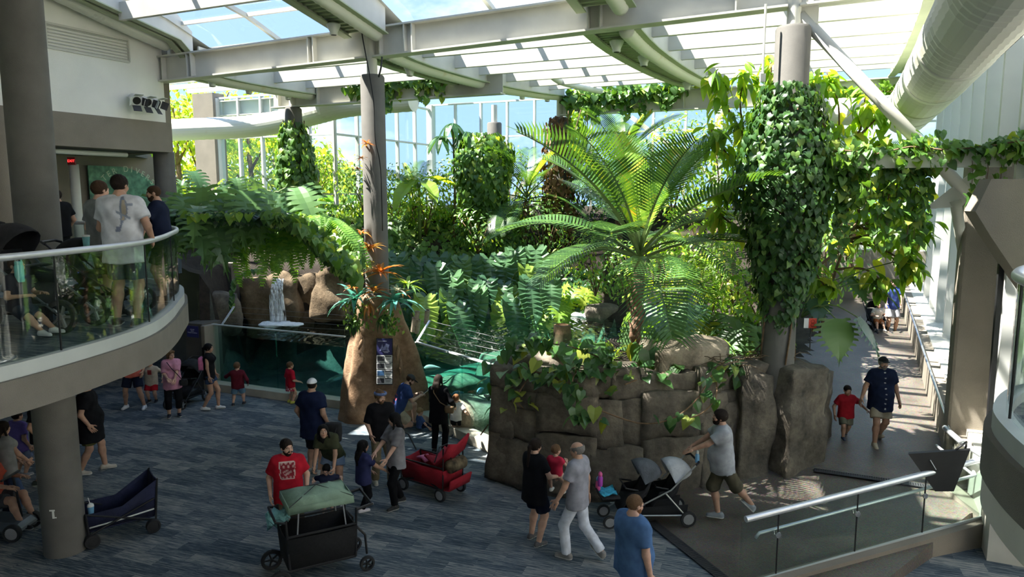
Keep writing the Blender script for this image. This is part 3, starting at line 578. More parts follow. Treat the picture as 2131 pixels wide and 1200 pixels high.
# purlins: one object each, lit by the sun
for n_, (a0, a1) in enumerate(((-5.6, -0.5), (0.5, 5.1), (6.1, 11.1))):
    nm = ('left', 'middle', 'right')[n_]
    for i, b in enumerate((-5.2, -3.6, -2.0, 1.4, 3.0, 4.4, 6.2, 8.0, 9.7)):
        p, q = G(a0, b, zg(b)+.34), G(a1, b, zg(b)+.34); o = (p+q)/2
        m = MB(); m.box((0, 0, 0), ((q-p).length, 0.12, 0.40), (E1, E2, Vector((0, 0, 1))))
        x = thing(m, 'purlin', 'steel_white', '%s cream purlin in the %s roof bay, %s the long beam' % (('first', 'second', 'third')[2-i] if i < 3 else ('first', 'second', 'third', 'fourth', 'fifth', 'sixth')[i-3], nm, 'in front of' if i < 3 else 'behind'), 'purlin'); x.location = o
# roof glass: one pane per bay between purlins, with glazing bars; solid side strips along the girders
gr = empty('window_6', G(0, 0, 9.2), kind='structure'); bars = [-5.6+0.9*i for i in range(24)]; o = gr.location
for a0, a1 in ((-6.8, -3.4), (-3.4, 0.0), (0.0, 2.8), (2.8, 5.6), (5.6, 8.6), (8.6, 13.3)):
    for i in range(16):
        b0, b1 = -3.9+i*1.2, -3.9+(i+1)*1.2
        m = MB(); m.add([G(a0, b0, zg(b0)+.76)-o, G(a1, b0, zg(b0)+.76)-o, G(a1, b1, zg(b1)+.76)-o, G(a0, b1, zg(b1)+.76)-o], [(0, 1, 2, 3)]); m.build('pane', 'glass_roof', gr)
for i in range(17):
    b = -3.9+i*1.2; m = MB(); m.bar(G(-6.8, b, zg(b)+.74)-o, G(13.3, b, zg(b)+.74)-o, 0.07, 0.09); m.build('glazing_bar', 'steel_white', gr)
for a in (-3.4, 2.8, 8.6):
    m = MB(); bs = [-3.9+k*1.2 for k in range(17)]
    for k in range(16): m.bar(G(a, bs[k], zg(bs[k])+.72)-o, G(a, bs[k+1], zg(bs[k+1])+.72)-o, 0.09, 0.10)
    m.build('glazing_bar', 'steel_white', gr)
for a0, a1 in ((-6.8, -5.5), (-0.6, 0.6), (5.0, 6.2), (11.0, 12.2)):
    m = MB(); bs = [-6.0+k*1.3 for k in range(17)]; vs = []
    for b in bs: vs += [G(a0, b, zg(b)+.66)-o, G(a1, b, zg(b)+.66)-o]
    m.add(vs, [(2*k, 2*k+1, 2*k+3, 2*k+2) for k in range(16)]); m.build('roof_deck', 'steel_white', gr)
for a0, a1 in ((0.6, 5.0), (6.2, 11.0)):                                       # upper louvred fascias of the stepped glazing
    for b in (5.2, 7.1):
        for k in range(4):
            m = MB(); m.bar(G(a0, b+k*.12, zg(b)+.52+.05*k)-o, G(a1, b+k*.12, zg(b)+.52+.05*k)-o, 0.09, 0.03); m.build('louvre', 'mullion', gr)
for a0, a1 in ((-13.4, -10.1), (-10.1, -6.8)):
    for i in range(6):
        b0, b1 = .6+i*1.24, .6+(i+1)*1.24; m = MB(); m.add([G(a0, b0, zg(b0)+.76)-o, G(a1, b0, zg(b0)+.76)-o, G(a1, b1, zg(b1)+.76)-o, G(a0, b1, zg(b1)+.76)-o], [(0, 1, 2, 3)]); m.build('pane', 'glass_roof', gr)
        if a0 < -12: m = MB(); m.bar(G(-13.4, b0, zg(b0)+.70)-o, G(-6.8, b0, zg(b0)+.70)-o, 0.09, 0.16); m.build('glazing_bar', 'steel_white', gr)
# columns with steel stub on top
def clad_column(a, b, z0, z1, label, name='column', r=0.275):
    p = G(a, b); root = empty(name, (p.x, p.y, z0), 0, label, 'column')
    m = MB(); m.lathe([(r, 0), (r, z1-z0-.05), (r*.9, z1-z0)], 36); m.build('shaft', 'concrete_column', root, auto=40)
    m = MB(); m.lathe([(0.12, z1-z0), (0.12, 9.0-z0)], 20); m.build('steel_stub', 'steel_white', root, auto=40)
    return root
clad_column(0, 0, 0, 8.1, 'grey column with bromeliads rising out of the fake tree trunk')
clad_column(9.0, 0, 0, 8.35, 'grey column wrapped in dense vines at the end of the rock planter', r=0.30)
clad_column(0.3, 11.3, 0, 8.2, 'vine-covered column under the far beam')
clad_column(-6.6, 4.9, 0, 8.2, 'ivy pillar in front of the left windows')
clad_column(-3.2, 13, 0, 8.3, 'dark column far back near the rear windows', r=0.3)
# brace, bridge beam, ducts
m = MB(); p, q = G(9.1, 0.05, 8.55), G(12.15, 0.3, 5.1); m.tube([p, q], 0.105, 16); thing(m, 'brace_pipe', 'steel_white', 'long white diagonal brace pipe from the vine column to the right wall', 'brace', smooth=True)
m = MB(); m.box(G(9.15, 0.02, 8.62), (0.5, 0.05, 0.5), (E1, E2, Vector((0, 0, 1)))); thing(m, 'gusset_plate', 'steel_white', 'white gusset plate at the top of the diagonal brace', 'plate')
root = empty('gusset_bracket', G(12.0, 0.2, 5.2), 0, 'white gusset bracket under the viney cross beam', 'bracket'); ax = (E1, E2, Vector((0, 0, 1)))
m = MB(); P = [(-0.75, -.05), (-0.55, .15), (0.1, 0.75), (0.1, 0.4), (-.2, 0.0)]
vs = [E1*x+Vector((0, 0, z))+E2*y for y in (0, 0.05) for x, z in P]; n = len(P); m.add(vs, [tuple(range(n)), tuple(range(2*n-1, n-1, -1))]+[(i, n+i, n+(i+1) % n, (i+1) % n) for i in range(n)]); m.build('plate', 'steel_white', root)
m = MB(); m.tube([E1*-.3+Vector((0, 0, .1)), E1*0.1+E2*1.2+Vector((0, 0, -1.2))], 0.09, 12); m.build('strut', 'steel_white', root, smooth=True)
m = MB(); m.bar(G(9.0, 0, 5.98), G(12.4, 0, 5.98), 0.3, 0.26); thing(m, 'cross_beam', 'steel_white', 'white cross beam under trailing vines from the column to the right wall', 'beam')
def spiral(pts, r, step, label, name='air_duct', bands=(), stripes=False):
    L_ = smooth_line(pts, 12); P = [L_[0]]; acc = 0
    for i in range(1, len(L_)):
        seg = (L_[i]-L_[i-1]).length; k = max(1, int(seg/step))
        for j in range(k): P.append(L_[i-1].lerp(L_[i], (j+1)/k))
    root = empty(name, P[0], 0, label, 'duct'); o = P[0]; rr = []; pp = []
    for i, p in enumerate(P): pp.append(p-o); rr.append(r*1.03 if i % 2 == 0 else r)
    m = MB(); m.tube(pp, rr, 28); m.build('duct_skin', 'duct', root, auto=12)
    for t in bands:
        i = int(t*(len(pp)-3)); m = MB(); m.tube(pp[i:i+3], r*1.04, 28); m.build('band', 'duct', root, smooth=True)
    if stripes:
        for k in range(5):
            m = MB(); t = math.radians(-12-7*k); off = E1*math.cos(t)*r*1.015+Vector((0, 0, math.sin(t)*r*1.015)); m.tube([pp[0]+off, pp[-1]+off], 0.012, 5); m.build('seam', 'dark_grey', root)
spiral([G(11.3, -9, 7.55), G(11.3, -4, 7.5), G(11.3, 1, 7.42), G(11.25, 6.0, 7.35)], 0.50, 0.12, 'huge ribbed white air duct hanging along the right-hand glass wall', bands=(0.45, 0.62, 0.78, 0.9), stripes=True)
spiral([G(11.0, 6.0, 7.45), G(10.3, 6.8, 7.5), G(9.4, 7.3, 7.6)], 0.34, 0.10, 'short duct elbow turning left at the end of the big right duct')
spiral([G(-6.35, -6, 10.6), G(-6.35, -2.64, 9.90), G(-6.35, -1.69, 9.68), G(-6.35, -0.1, 9.38)], 0.27, 0.12, 'ribbed white duct sloping down along the top of the left wall')
P = [atY(330, 272, 27.4), atY(420, 268, 27.2), atY(520, 263, 26.8), atY(600, 250, 26.2), atY(660, 234, 25.6), atY(730, 218, 25.0), atY(860, 206, 24.2)]
spiral(P, 0.39, 0.13, 'fat ribbed white duct sweeping past the left windows')
m = MB(); p = G(1.2, 7.2, 9.0); m.tube(smooth_line([p+Vector((-.1, 0, .2)), p+E2*.1+Vector((0, 0, .35)), p+E1*.25+Vector((0, 0, .15)), p+E1*.4+E2*.9+Vector((0, 0, -.05)), p+E1*1.0+E2*3+Vector((0, 0, -.1))], 6), 0.11, 12); thing(m, 'pipe_elbow', 'white_plastic', 'white bent pipe beside the rusty duct', 'pipe', smooth=True)
for (a0, b0, z0, a1, b1, z1, lab) in ((-3.0, 14.2, 5.2, 0.0, 14.2, 8.4, 'white diagonal brace bar across the rear windows'), (2.2, 14.2, 8.4, 5.5, 14.2, 6.0, 'white diagonal brace bar behind the far vine column')):
    m = MB(); m.bar(G(a0, b0, z0), G(a1, b1, z1), 0.1, 0.16); thing(m, 'brace_bar', 'steel_white', lab, 'brace')
# cable dangling on the bromeliad column
c = G(0, 0); P = [atY(757, 25, 16.7), atY(752, 60, 16.6), atY(768, 150, 16.55), atY(778, 215, 16.5), atY(781, 290, 16.5), atY(792, 350, 16.6), atY(796, 480, 16.7)]
m = MB(); m.tube(smooth_line(P, 5), 0.014, 6); thing(m, 'dangling_cable', 'black_plastic', 'thin dark cable hanging down the bromeliad column', 'cable', smooth=True)
m = MB(); m.tube(smooth_line([atY(795, 118, 16.6), atY(793, 140, 16.6), atY(788, 160, 16.7)], 5), 0.02, 6); thing(m, 'grey_conduit', 'dark_grey', 'short bent conduit at the top of the bromeliad column', 'pipe', smooth=True)
p = G(8.55, -0.35); m = MB(); m.tube([(p.x, p.y, 8.7), (p.x, p.y, 7.5)], 0.022, 8); m.box((p.x, p.y, 7.45), (0.09, 0.06, 0.14)); thing(m, 'conduit', 'steel_white', 'white conduit with switch box left of the vine column top', 'pipe')
# ================================================================== POOL, TANK GLASS, ROCKS, FAKE TRUNK
WZ = 1.50
WATER = [(-8.35, 19.95), (-4.35, 18.2), (-3.2, 17.3), (-2.45, 17.5), (0.25, 14.35), (0.7, 14.7), (1.5, 15.3), (2.6, 16.6), (3.4, 18.6), (3.6, 20.6), (3.0, 22.4), (1.3, 23.6), (-1.0, 23.8), (-3.0, 23.2), (-4.2, 22.2), (-5.2, 21.7), (-6.8, 21.8), (-8.5, 22.2)]
SHORE = [(0.25, 14.35)]+WATER[5:]+[(-8.35, 20.4)]
REGION = [(-8.45, 20.0), (-4.35, 18.27), (-3.2, 17.3), (-2.45, 17.55), (0.22, 14.40), (0.0, 13.7), (0.5, 12.9), (1.6, 12.5), (2.6, 12.6), (4.2, 13.15), (5.2, 13.4), (5.7, 13.9)]+[tuple(G(9.55, 2).xy), tuple(G(9.55, 14.8).xy), tuple(G(-7.1, 14.8).xy), tuple(G(-7.1, 7.7).xy), tuple(G(-13, 7.7).xy), tuple(G(-9.6, 1.6).xy), tuple(G(-7.2, 0.4).xy)]
def inside(px_, py_, poly):
    poly = np.array(poly); x, y = poly[:, 0], poly[:, 1]; x2, y2 = np.roll(x, -1), np.roll(y, -1); r = np.zeros(px_.shape, bool)
    for i in range(len(x)):
        c = ((y[i] > py_) != (y2[i] > py_)); t = (x2[i]-x[i])*(py_-y[i])/(y2[i]-y[i]+1e-12)+x[i]; r ^= c & (px_ < t)
    return r
def dist_line(px_, py_, line):
    d = np.full(px_.shape, 1e9)
    for (ax, ay), (bx, by) in zip(line[:-1], line[1:]):
        vx, vy = bx-ax, by-ay; t = np.clip(((px_-ax)*vx+(py_-ay)*vy)/(vx*vx+vy*vy+1e-12), 0, 1); d = np.minimum(d, np.hypot(px_-ax-t*vx, py_-ay-t*vy))
    return d
def sstep(a, b, x): t = np.clip((x-a)/(b-a), 0, 1); return t*t*(3-2*t)
def bank_z(X, Y, rough=True):
    X = np.asarray(X, float); Y = np.asarray(Y, float); d = dist_line(X, Y, SHORE); w_in = inside(X, Y, WATER)
    zl_ = 1.4+1.7*np.clip(d/0.35, 0, 1)+0.42*np.clip(d-0.35, 0, 4.5)
    zb_ = 1.35+0.30*np.clip(d/0.3, 0, 1)+0.62*np.clip(d-0.3, 0, 5.2)
    zp = 2.12+0.04*np.clip(d, 0, 2)
    wl = 1-sstep(-5.2, -3.2, X); z = zl_*wl+zb_*(1-wl)
    wp = sstep(-0.6, 0.4, X)*(1-sstep(16.5, 20.0, Y)); wp = np.maximum(wp, sstep(3.0, 4.5, X)*(1-sstep(17.0, 22.0, Y))); z = z*(1-wp)+zp*wp
    bed = 0.06+0.5*sstep(0.0, 0.6, 0.6-d)*0
    gl_ = np.minimum(dist_line(X, Y, [(-8.4, 19.9), (-4.3, 18.15), (-3.2, 17.2)]), dist_line(X, Y, [(-3.2, 17.2), (-2.4, 17.45), (0.12, 14.45)])); w_in = w_in | ((gl_ < 0.45) & (dist_line(X, Y, SHORE) > 0.3))
    return np.where(w_in, 0.10+1.2*np.clip(1-d/0.25, 0, 1), z)
gx0, gy0, st = -15.0, 12.4, 0.28; nx, ny = 92, 82
XX, YY = np.meshgrid(gx0+st*np.arange(nx), gy0+st*np.arange(ny), indexing='ij'); ZZ = bank_z(XX, YY)
nz = np.array([[noise.noise((x*0.9, y*0.9, 0.3))*0.18+noise.noise((x*2.3, y*2.3, 4.3))*0.08 for y in YY[0]] for x in XX[:, 0]]); ZZ = ZZ+nz
m = MB(); cx, cy = XX[:-1, :-1]+st/2, YY[:-1, :-1]+st/2; keep = inside(cx, cy, REGION)
idx = lambda i, j: i*ny+j
m.v = [(float(XX[i, j]), float(YY[i, j]), float(ZZ[i, j])) for i in range(nx) for j in range(ny)]
for i in range(nx-1):
    for j in range(ny-1):
        if keep[i, j]:
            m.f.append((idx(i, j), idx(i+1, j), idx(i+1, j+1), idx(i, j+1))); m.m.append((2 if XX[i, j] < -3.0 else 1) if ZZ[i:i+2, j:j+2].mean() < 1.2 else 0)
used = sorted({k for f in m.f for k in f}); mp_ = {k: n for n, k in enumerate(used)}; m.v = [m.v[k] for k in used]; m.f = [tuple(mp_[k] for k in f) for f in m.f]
struct(m, 'planting_bank', ['soil', 'pool_bed', 'pool_bed_shaded'], smooth=True)
def watermat():
    m = bpy.data.materials.new('water'); m.use_nodes = True; t = m.node_tree; t.nodes.clear(); MAT['water'] = m; L = t.links.new
    tr = ND(t, 'ShaderNodeBsdfTransparent'); tr.inputs['Color'].default_value = (0.90, 0.97, 0.95, 1); gl = ND(t, 'ShaderNodeBsdfGlossy', Roughness=0.06); fr = ND(t, 'ShaderNodeFresnel')
    ge = ND(t, 'ShaderNodeNewGeometry'); io = ND(t, 'ShaderNodeMix'); io.inputs[2].default_value = 1.33; io.inputs[3].default_value = 1/1.33; L(ge.outputs['Backfacing'], io.inputs[0]); L(io.outputs[0], fr.inputs['IOR'])
    tc = ND(t, 'ShaderNodeTexCoord'); no = ND(t, 'ShaderNodeTexNoise', Scale=2.6, Detail=4.0); L(tc.outputs['Object'], no.inputs['Vector']); n2 = ND(t, 'ShaderNodeTexWave', Scale=1.1, Distortion=9.0, Detail=2.0); L(tc.outputs['Object'], n2.inputs['Vector'])
    ad = ND(t, 'ShaderNodeMath', operation='ADD'); L(no.outputs['Fac'], ad.inputs[0]); L(n2.outputs['Fac'], ad.inputs[1])
    bp = ND(t, 'ShaderNodeBump', Strength=0.35, Distance=0.06); L(ad.outputs[0], bp.inputs['Height']); L(bp.outputs['Normal'], gl.inputs['Normal']); L(bp.outputs['Normal'], fr.inputs['Normal'])
    mi = ND(t, 'ShaderNodeMixShader'); o = ND(t, 'ShaderNodeOutputMaterial'); L(fr.outputs[0], mi.inputs['Fac']); L(tr.outputs[0], mi.inputs[1]); L(gl.outputs[0], mi.inputs[2]); L(mi.outputs[0], o.inputs['Surface'])
    va = ND(t, 'ShaderNodeVolumeAbsorption', Density=0.34); va.inputs['Color'].default_value = (0.22, 0.78, 0.80, 1); L(va.outputs[0], o.inputs['Volume'])
watermat()
m = MB(); m.prism(WATER, 0.03, WZ); thing(m, 'pool_water', 'water', 'green rippled pool water behind the tank glass', 'water')
# tank glass, base ledge, wire railing
def tank_side(p, q, name, label, ztop, wire0=None, sub=2, post_tilt=(0, 0)):
    p, q = Vector((*p, 0)), Vector((*q, 0)); root = empty(name, p, 0, label, 'tank'); d = q-p; D = d.normalized(); X = Vector((D.y, -D.x, 0)); U = Vector((0, 0, 1)); ax = (D, X, U)   # X points to the visitors
    for i in range(sub):
        m = MB(); m.box(d*((i+.5)/sub)+U*(0.22+(ztop-0.22)/2), (d.length/sub-0.012, 0.05, ztop-0.22), ax); m.build('glass_pane', 'glass_tank', root)
    m = MB(); m.box(d/2+U*(ztop+0.012), (d.length, 0.075, 0.03), ax); m.build('top_edge', 'curb_metal', root)
    m = MB(); m.box(d/2+X*0.14+U*0.11, (d.length, 0.34, 0.22), ax); m.build('ledge', 'ledge', root, bevel=0.015)
    return root, D, X
plain('ledge', (0.46, 0.42, 0.34), 0.8, var=0.12, scale=3, bump=0.3)
tank_side((-8.35, 19.78), (-4.25, 18.02), 'tank_window', 'dark tank window with a waterfall behind, left of the fake trunk', 1.80, sub=2)
tank_side((-2.35, 17.36), (0.10, 14.35), 'tank_window', 'bright teal tank window between the fake trunk and the rock', 1.80, sub=2)
plain('hub_steel', (0.28, 0.28, 0.28), .4, metal=.6)
def wires(P, tops, ends, label):
    root = empty('wire_railing', P, 0, label, 'railing'); m = MB(); a, b = tops; m.bar(a-P, b-P, 0.05, 0.03); m.build('post', 'rail_steel', root)
    for k in range(4):
        t = 0.02+0.30*k; s = b.lerp(a, t); e = ends.copy(); e.z = s.z; m = MB(); m.tube([s-P, e-P], 0.004, 5); m.build('wire', 'hub_steel', root)
a = Vector((-2.33, 17.42, 1.82)); wires(a, (a, a+Vector((0.25, 0.55, 0.42))), Vector((0.55, 14.75, 0)), 'slanted steel post and wires above the teal tank window')
a = Vector((-8.05, 19.72, 1.82)); wires(a, (a, a+Vector((0.16, 0.5, 0.42))), Vector((-4.0, 18.6, 0)), 'slanted steel post and wires above the dark tank window')
for k, (u, v) in enumerate(((868, 655), (862, 668), (870, 672), (889, 652))):
    p = atY(u, v, 18.1); m = MB(); m.lathe([(0.06, -0.28), (0.065, 0.1), (0.04, 0.10), (0.04, 0.03)], 12, (0, 0, 0)); x = thing(m, 'bamboo_stub', 'rock_light', '%s cut bamboo stub beside the fake trunk' % ('tall left', 'low left', 'lowest middle', 'right-hand')[k], 'bamboo', auto=40); x.location = p; x.rotation_euler = (0.1*k, 0.15, 0)
# pillar with blue donor sign
pc = Vector((-8.78, 19.75, 0)); root = empty('sign_pillar', pc, 0, 'taupe pillar with a blue sign at the left end of the tank', 'pillar')
D = Vector((4.1, -1.76, 0)).normalized(); X = Vector((D.y, -D.x, 0)); U = Vector((0, 0, 1))
m = MB(); m.box(Vector((0, 0, 0.93))-D*.02-X*.25, (0.66, 0.7, 1.86), (D, X, U)); m.build('block', 'taupe_dark', root, bevel=0.02)
m = MB(); m.box(Vector((0, 0, 0.91))+D*0.37-X*.1, (0.14, 0.5, 1.82), (D, X, U)); m.build('jamb', 'taupe', root, bevel=0.02)
plain('sign_blue', (0.035, 0.035, 0.16), 0.5); plain('sign_line', (0.45, 0.45, 0.62), 0.5)
m = MB(); m.box(Vector((0, 0, 1.63))-D*0.03+X*0.115, (0.42, 0.02, 0.32), (D, X, U)); sgn = m.build('sign_plate', 'sign_blue', root); tag(sgn, 'dark blue donor sign')
R = Matrix((D, U, X)).transposed().to_4x4()
o = text('Family Foundation', 0.047, 'sign_line', sgn, (0, 0, 0), (0, 0, 0)); o.matrix_local = Matrix.Translation(Vector((0, 0, 1.60))-D*0.03+X*0.127) @ R
for z, ws in ((1.69, (0.07, 0.065)), (1.645, (0.11,))):
    x0 = -(sum(ws)+0.015*(len(ws)-1))/2
    for w_ in ws:
        m = MB(); m.box(Vector((0, 0, z))+D*(x0+w_/2-.03)+X*0.127, (w_, 0.003, 0.022), (D, X, U)); m.build('text_line', 'sign_line', sgn); x0 += w_+0.015
# ---- rock pieces
def rock_mesh(hx, hy, hz, seed, n=6, rnd=0.45, amp=0.10, name='rock', freq=1.1, mat='rock'):
    vs = {}; fs = []; m = MB()
    def V(c):
        k = tuple(round(x, 4) for x in c)
        if k in vs: return vs[k]
        x, y, z = c; s = Vector((x*math.sqrt(max(0, 1-y*y/2-z*z/2+y*y*z*z/3)), y*math.sqrt(max(0, 1-x*x/2-z*z/2+x*x*z*z/3)), z*math.sqrt(max(0, 1-y*y/2-x*x/2+y*y*x*x/3))))
        p = Vector(c).lerp(s*1.08, rnd); q = Vector((p.x*hx, p.y*hy, p.z*hz)); so_ = Vector((seed*3.7, seed*1.3, seed*2.1))
        d = noise.noise(q*freq+so_)*amp+noise.noise(q*freq*2.7+so_)*amp*0.45; q += p.normalized()*d
        vs[k] = len(m.v); m.v.append(tuple(q)); return vs[k]
    for ax in range(3):
        for sg in (-1, 1):
            for i in range(n):
                for j in range(n):
                    q = []
                    for di, dj in ((0, 0), (1, 0), (1, 1), (0, 1)):
                        c = [0, 0, 0]; c[ax] = sg; c[(ax+1) % 3] = -1+2*(i+di)/n; c[(ax+2) % 3] = -1+2*(j+dj)/n; q.append(V(c))
                    fs.append(tuple(q) if sg > 0 else tuple(q[::-1]))
    m.f = fs; m.m = [0]*len(fs); return m.mesh(name, mat, smooth=True)
ROCKPATH = smooth_line([Vector((*p, 0)) for p in ((0.30, 14.45), (-0.20, 13.95), (-0.50, 13.45), (-0.15, 12.95), (0.6, 12.5), (1.6, 12.2), (2.6, 12.28), (3.4, 12.5), (4.1, 12.85), (4.45, 13.05))], 8)
planter = empty('rock_planter', (2.0, 13.2, 0), 0, 'big rock-walled planter with grey stone blocks in the middle of the hall', 'planter'); PO = planter.location
acc = [0]
for i in range(1, len(ROCKPATH)): acc.append(acc[-1]+(ROCKPATH[i]-ROCKPATH[i-1]).length)
def on_path(s):
    s = max(0, min(acc[-1]-1e-4, s)); i = max(k for k in range(len(acc)-1) if acc[k] <= s); t = (s-acc[i])/(acc[i+1]-acc[i]+1e-9); p = ROCKPATH[i].lerp(ROCKPATH[i+1], t); d = (ROCKPATH[i+1]-ROCKPATH[i]).normalized(); return p, d
random.seed(11)
s = -0.05; k = 0
while s < acc[-1]:
    wd = random.uniform(0.62, 1.15); p, d = on_path(s+wd/2); X = Vector((-d.y, d.x, 0)); ztop = random.uniform(2.18, 2.36); dep = random.uniform(-.06, .08)
    cuts = [0.0, random.uniform(0.85, 1.15)]+([random.uniform(1.4, 1.55)] if random.random() < .7 else [])+[random.uniform(1.75, 1.95), ztop]
    for c in range(len(cuts)-1):
        z0, z1 = cuts[c], cuts[c+1]; parts = 2 if (wd > 0.85 and 0 < c < len(cuts)-1 and random.random() < .7) else 1; f = random.uniform(.4, .6)
        spans = ((0, 1),) if parts == 1 else ((0, f), (f, 1))
        for a_, b_ in spans:
            sm = s+wd*(a_+b_)/2; p, d = on_path(sm); X = Vector((-d.y, d.x, 0)); ww = wd*(b_-a_); k += 1
            me = rock_mesh(ww/2+0.035, 0.42, (z1-z0)/2+0.02, k, n=8, rnd=0.13, amp=0.09, name='rock_block', freq=1.7)
            mesh_obj('rock_block', me, planter, p+X*(0.38+dep+(z0+z1)/2*0.10+random.uniform(-.045, .045))+Vector((0, 0, (z0+z1)/2))-PO, (random.uniform(-.05, .05)-0.06, random.uniform(-.02, .02), math.atan2(d.y, d.x)+random.uniform(-.05, .05)))
    s += wd
for k, (x, y, hx, hy, hz_, rz) in enumerate(((4.42, 13.15, 0.33, 0.36, 1.06, 0.2), (4.4, 13.2, 0.30, 0.36, 0.40, 0.5), (5.22, 13.42, 0.55, 0.60, 1.12, 0.5), (5.85, 14.35, 0.42, 0.6, 0.95, 0.9), (6.1, 15.3, 0.4, 0.7, 0.75, 1.1), (6.5, 16.4, 0.4, 0.8, 0.7, 1.15))):
    me = rock_mesh(hx, hy, hz_, 60+k, n=12, rnd=0.2, amp=0.16, name='boulder', freq=1.5); zc = (1.95 if k == 1 else hz_+0.05)
    mesh_obj('boulder', me, planter, Vector((x, y, zc))-PO, (0.03*k-.05, 0.04, rz))
m = MB(); pr = [tuple(p.xy) for p in offset(ROCKPATH, 0.3)]+[(4.9, 13.4), (5.4, 14.0), (1.5, 14.6)]; m.prism([(x-PO.x, y-PO.y) for x, y in pr], 0, 2.05); m.build('core', 'soil', planter)
# boulders on the planter and along the shore
def boulder(x, y, z, hx, hy, hz_, seed, label, mat='rock', rz=0.0, amp=0.14, n=10, rnd=.5):
    me = rock_mesh(hx, hy, hz_, seed, n=n, rnd=rnd, amp=amp, name='boulder', mat=mat); o = mesh_obj('boulder', me, None, (x, y, z), (0, 0, rz)); return tag(o, label, 'rock')
p = atZ(1440, 745, 2.4); boulder(p.x, p.y+0.35, 2.30, 0.85, 0.5, 0.30, 3, 'pale sunlit flat boulder on top of the planter right of the palm', 'rock_light', 0.2, .26, 12, .4)
p = atZ(1070, 735, 2.2); boulder(0.55, 13.75, 2.2, 0.6, 0.5, 0.25, 8, 'grey boulder under the creeper at the planter edge by the pool')
p = atZ(508, 640, 2.2); boulder(-7.35, 21.9, 2.0, 0.8, 0.45, 0.95, 11, 'tall tan cliff rock left of the waterfall', 'rock_tan', 0.2, 0.34, rnd=.25)
boulder(-6.45, 22.2, 2.0, 0.7, 0.35, 1.0, 14, 'dark tan rock face directly behind the waterfall', 'rock_tan', 0.0, 0.3, rnd=.2)
boulder(-5.45, 21.75, 2.45, 0.55, 0.4, 0.72, 12, 'broad tan rock overhanging the pool right of the waterfall', 'rock_tan', -0.3, 0.3, rnd=.25)
boulder(-8.6, 21.0, 1.9, 0.6, 0.5, 0.7, 15, 'mossy dark rock above the tank pillar', 'rock', 0.3, 0.2)
p = atZ(1140, 640, 1.6); boulder(p.x, 24.0, 1.6, 0.45, 0.3, 0.25, 21, 'rusty brown shore stone below the bright leaf', 'rock_tan'); boulder(p.x-.65, 23.95, 1.52, 0.22, 0.2, 0.15, 22, 'small grey shore stone at the far water edge')
boulder(2.9, 22.9, 1.6, 0.6, 0.4, 0.3, 23, 'wet grey stone at the little cascade on the far shore')
p = atZ(1170, 692, 1.5); m = MB(); m.lathe([(0.26, -1.3), (0.25, 0.0), (0.24, 0.22), (0.19, 0.24), (0.17, 0.16), (0.05, 0.14)], 18); x = thing(m, 'tree_stump', 'wood_branch', 'hollow cut stump standing in the pool', 'stump', auto=40); x.location = p
for k, (x, y, z, a, b, c, s, mt, lab) in enumerate(((-0.6, 16.0, 0.4, 0.75, 0.45, 0.42, 31, 'rock_light', 'large pale boulder lying under water at the teal window'), (-1.2, 17.8, 0.35, 0.8, 0.5, 0.5, 32, 'pool_bed', 'algae-green boulder under water at the teal window'), (0.3, 17.6, 0.3, 0.9, 0.6, 0.55, 33, 'pool_bed', 'round algae-covered mound deeper in the pool'), (-0.2, 19.5, 0.3, 1.3, 0.8, 0.65, 34, 'pool_bed', 'wide algae-covered mound in the middle of the pool'), (1.4, 18.6, 0.3, 0.8, 0.8, 0.6, 35, 'pool_bed', 'algae-covered mound near the planter side of the pool'))):
    boulder(x, y, z, a, b, c, s, lab, mt, 0.5*k)
# fish: a few pale shapes in the lit tank
for k, (u, v, Y, L_, mt, lab) in enumerate(((900, 765, 17.6, 0.42, 'fish_grey', 'long grey fish near the top of the teal window'), (953, 818, 17.0, 0.34, 'fish_blue', 'blue-grey fish facing out of the teal window'), (1000, 812, 16.4, 0.40, 'fish_blue', 'blue-grey fish at the right of the teal window'), (955, 815, 16.6, 0.2, 'fish_tan', 'small tan fish low in the teal window'))):
    if 'fish_grey' not in MAT: plain('fish_grey', (0.3, 0.36, 0.36), 0.4); plain('fish_blue', (0.12, 0.24, 0.34), 0.4); plain('fish_tan', (0.6, 0.42, 0.25), 0.4)
    p = atY(u, v, Y); root = empty('fish', p, 0.6*k, lab, 'fish')
    m = MB(); n = 9; pts = [Vector((L_*(t-.5), 0, 0)) for t in [i/n for i in range(n+1)]]; m.tube(pts, [L_*0.20*math.sin(math.pi*min(1, (i/n)**0.7*0.93+0.05)) for i in range(n+1)], 10, flat=0.5); b = m.build('body', mt, root, smooth=True)
    b.rotation_euler = (math.pi/2, 0, 0)
    m = MB(); m.add([(L_*-.44, 0, 0), (L_*-.66, 0, L_*.16), (L_*-.6, 0, 0), (L_*-.66, 0, -L_*.16), (L_*-.44, .012, 0)], [(0, 1, 2), (0, 2, 3), (4, 2, 1), (4, 3, 2)]); m.build('tail_fin', mt, root)
    m = MB(); m.add([(L_*.1, 0, L_*.1), (-L_*.2, 0, L_*.1), (-L_*.12, 0.004, L_*.2)], [(0, 1, 2), (2, 1, 0)]); m.build('back_fin', mt, root)
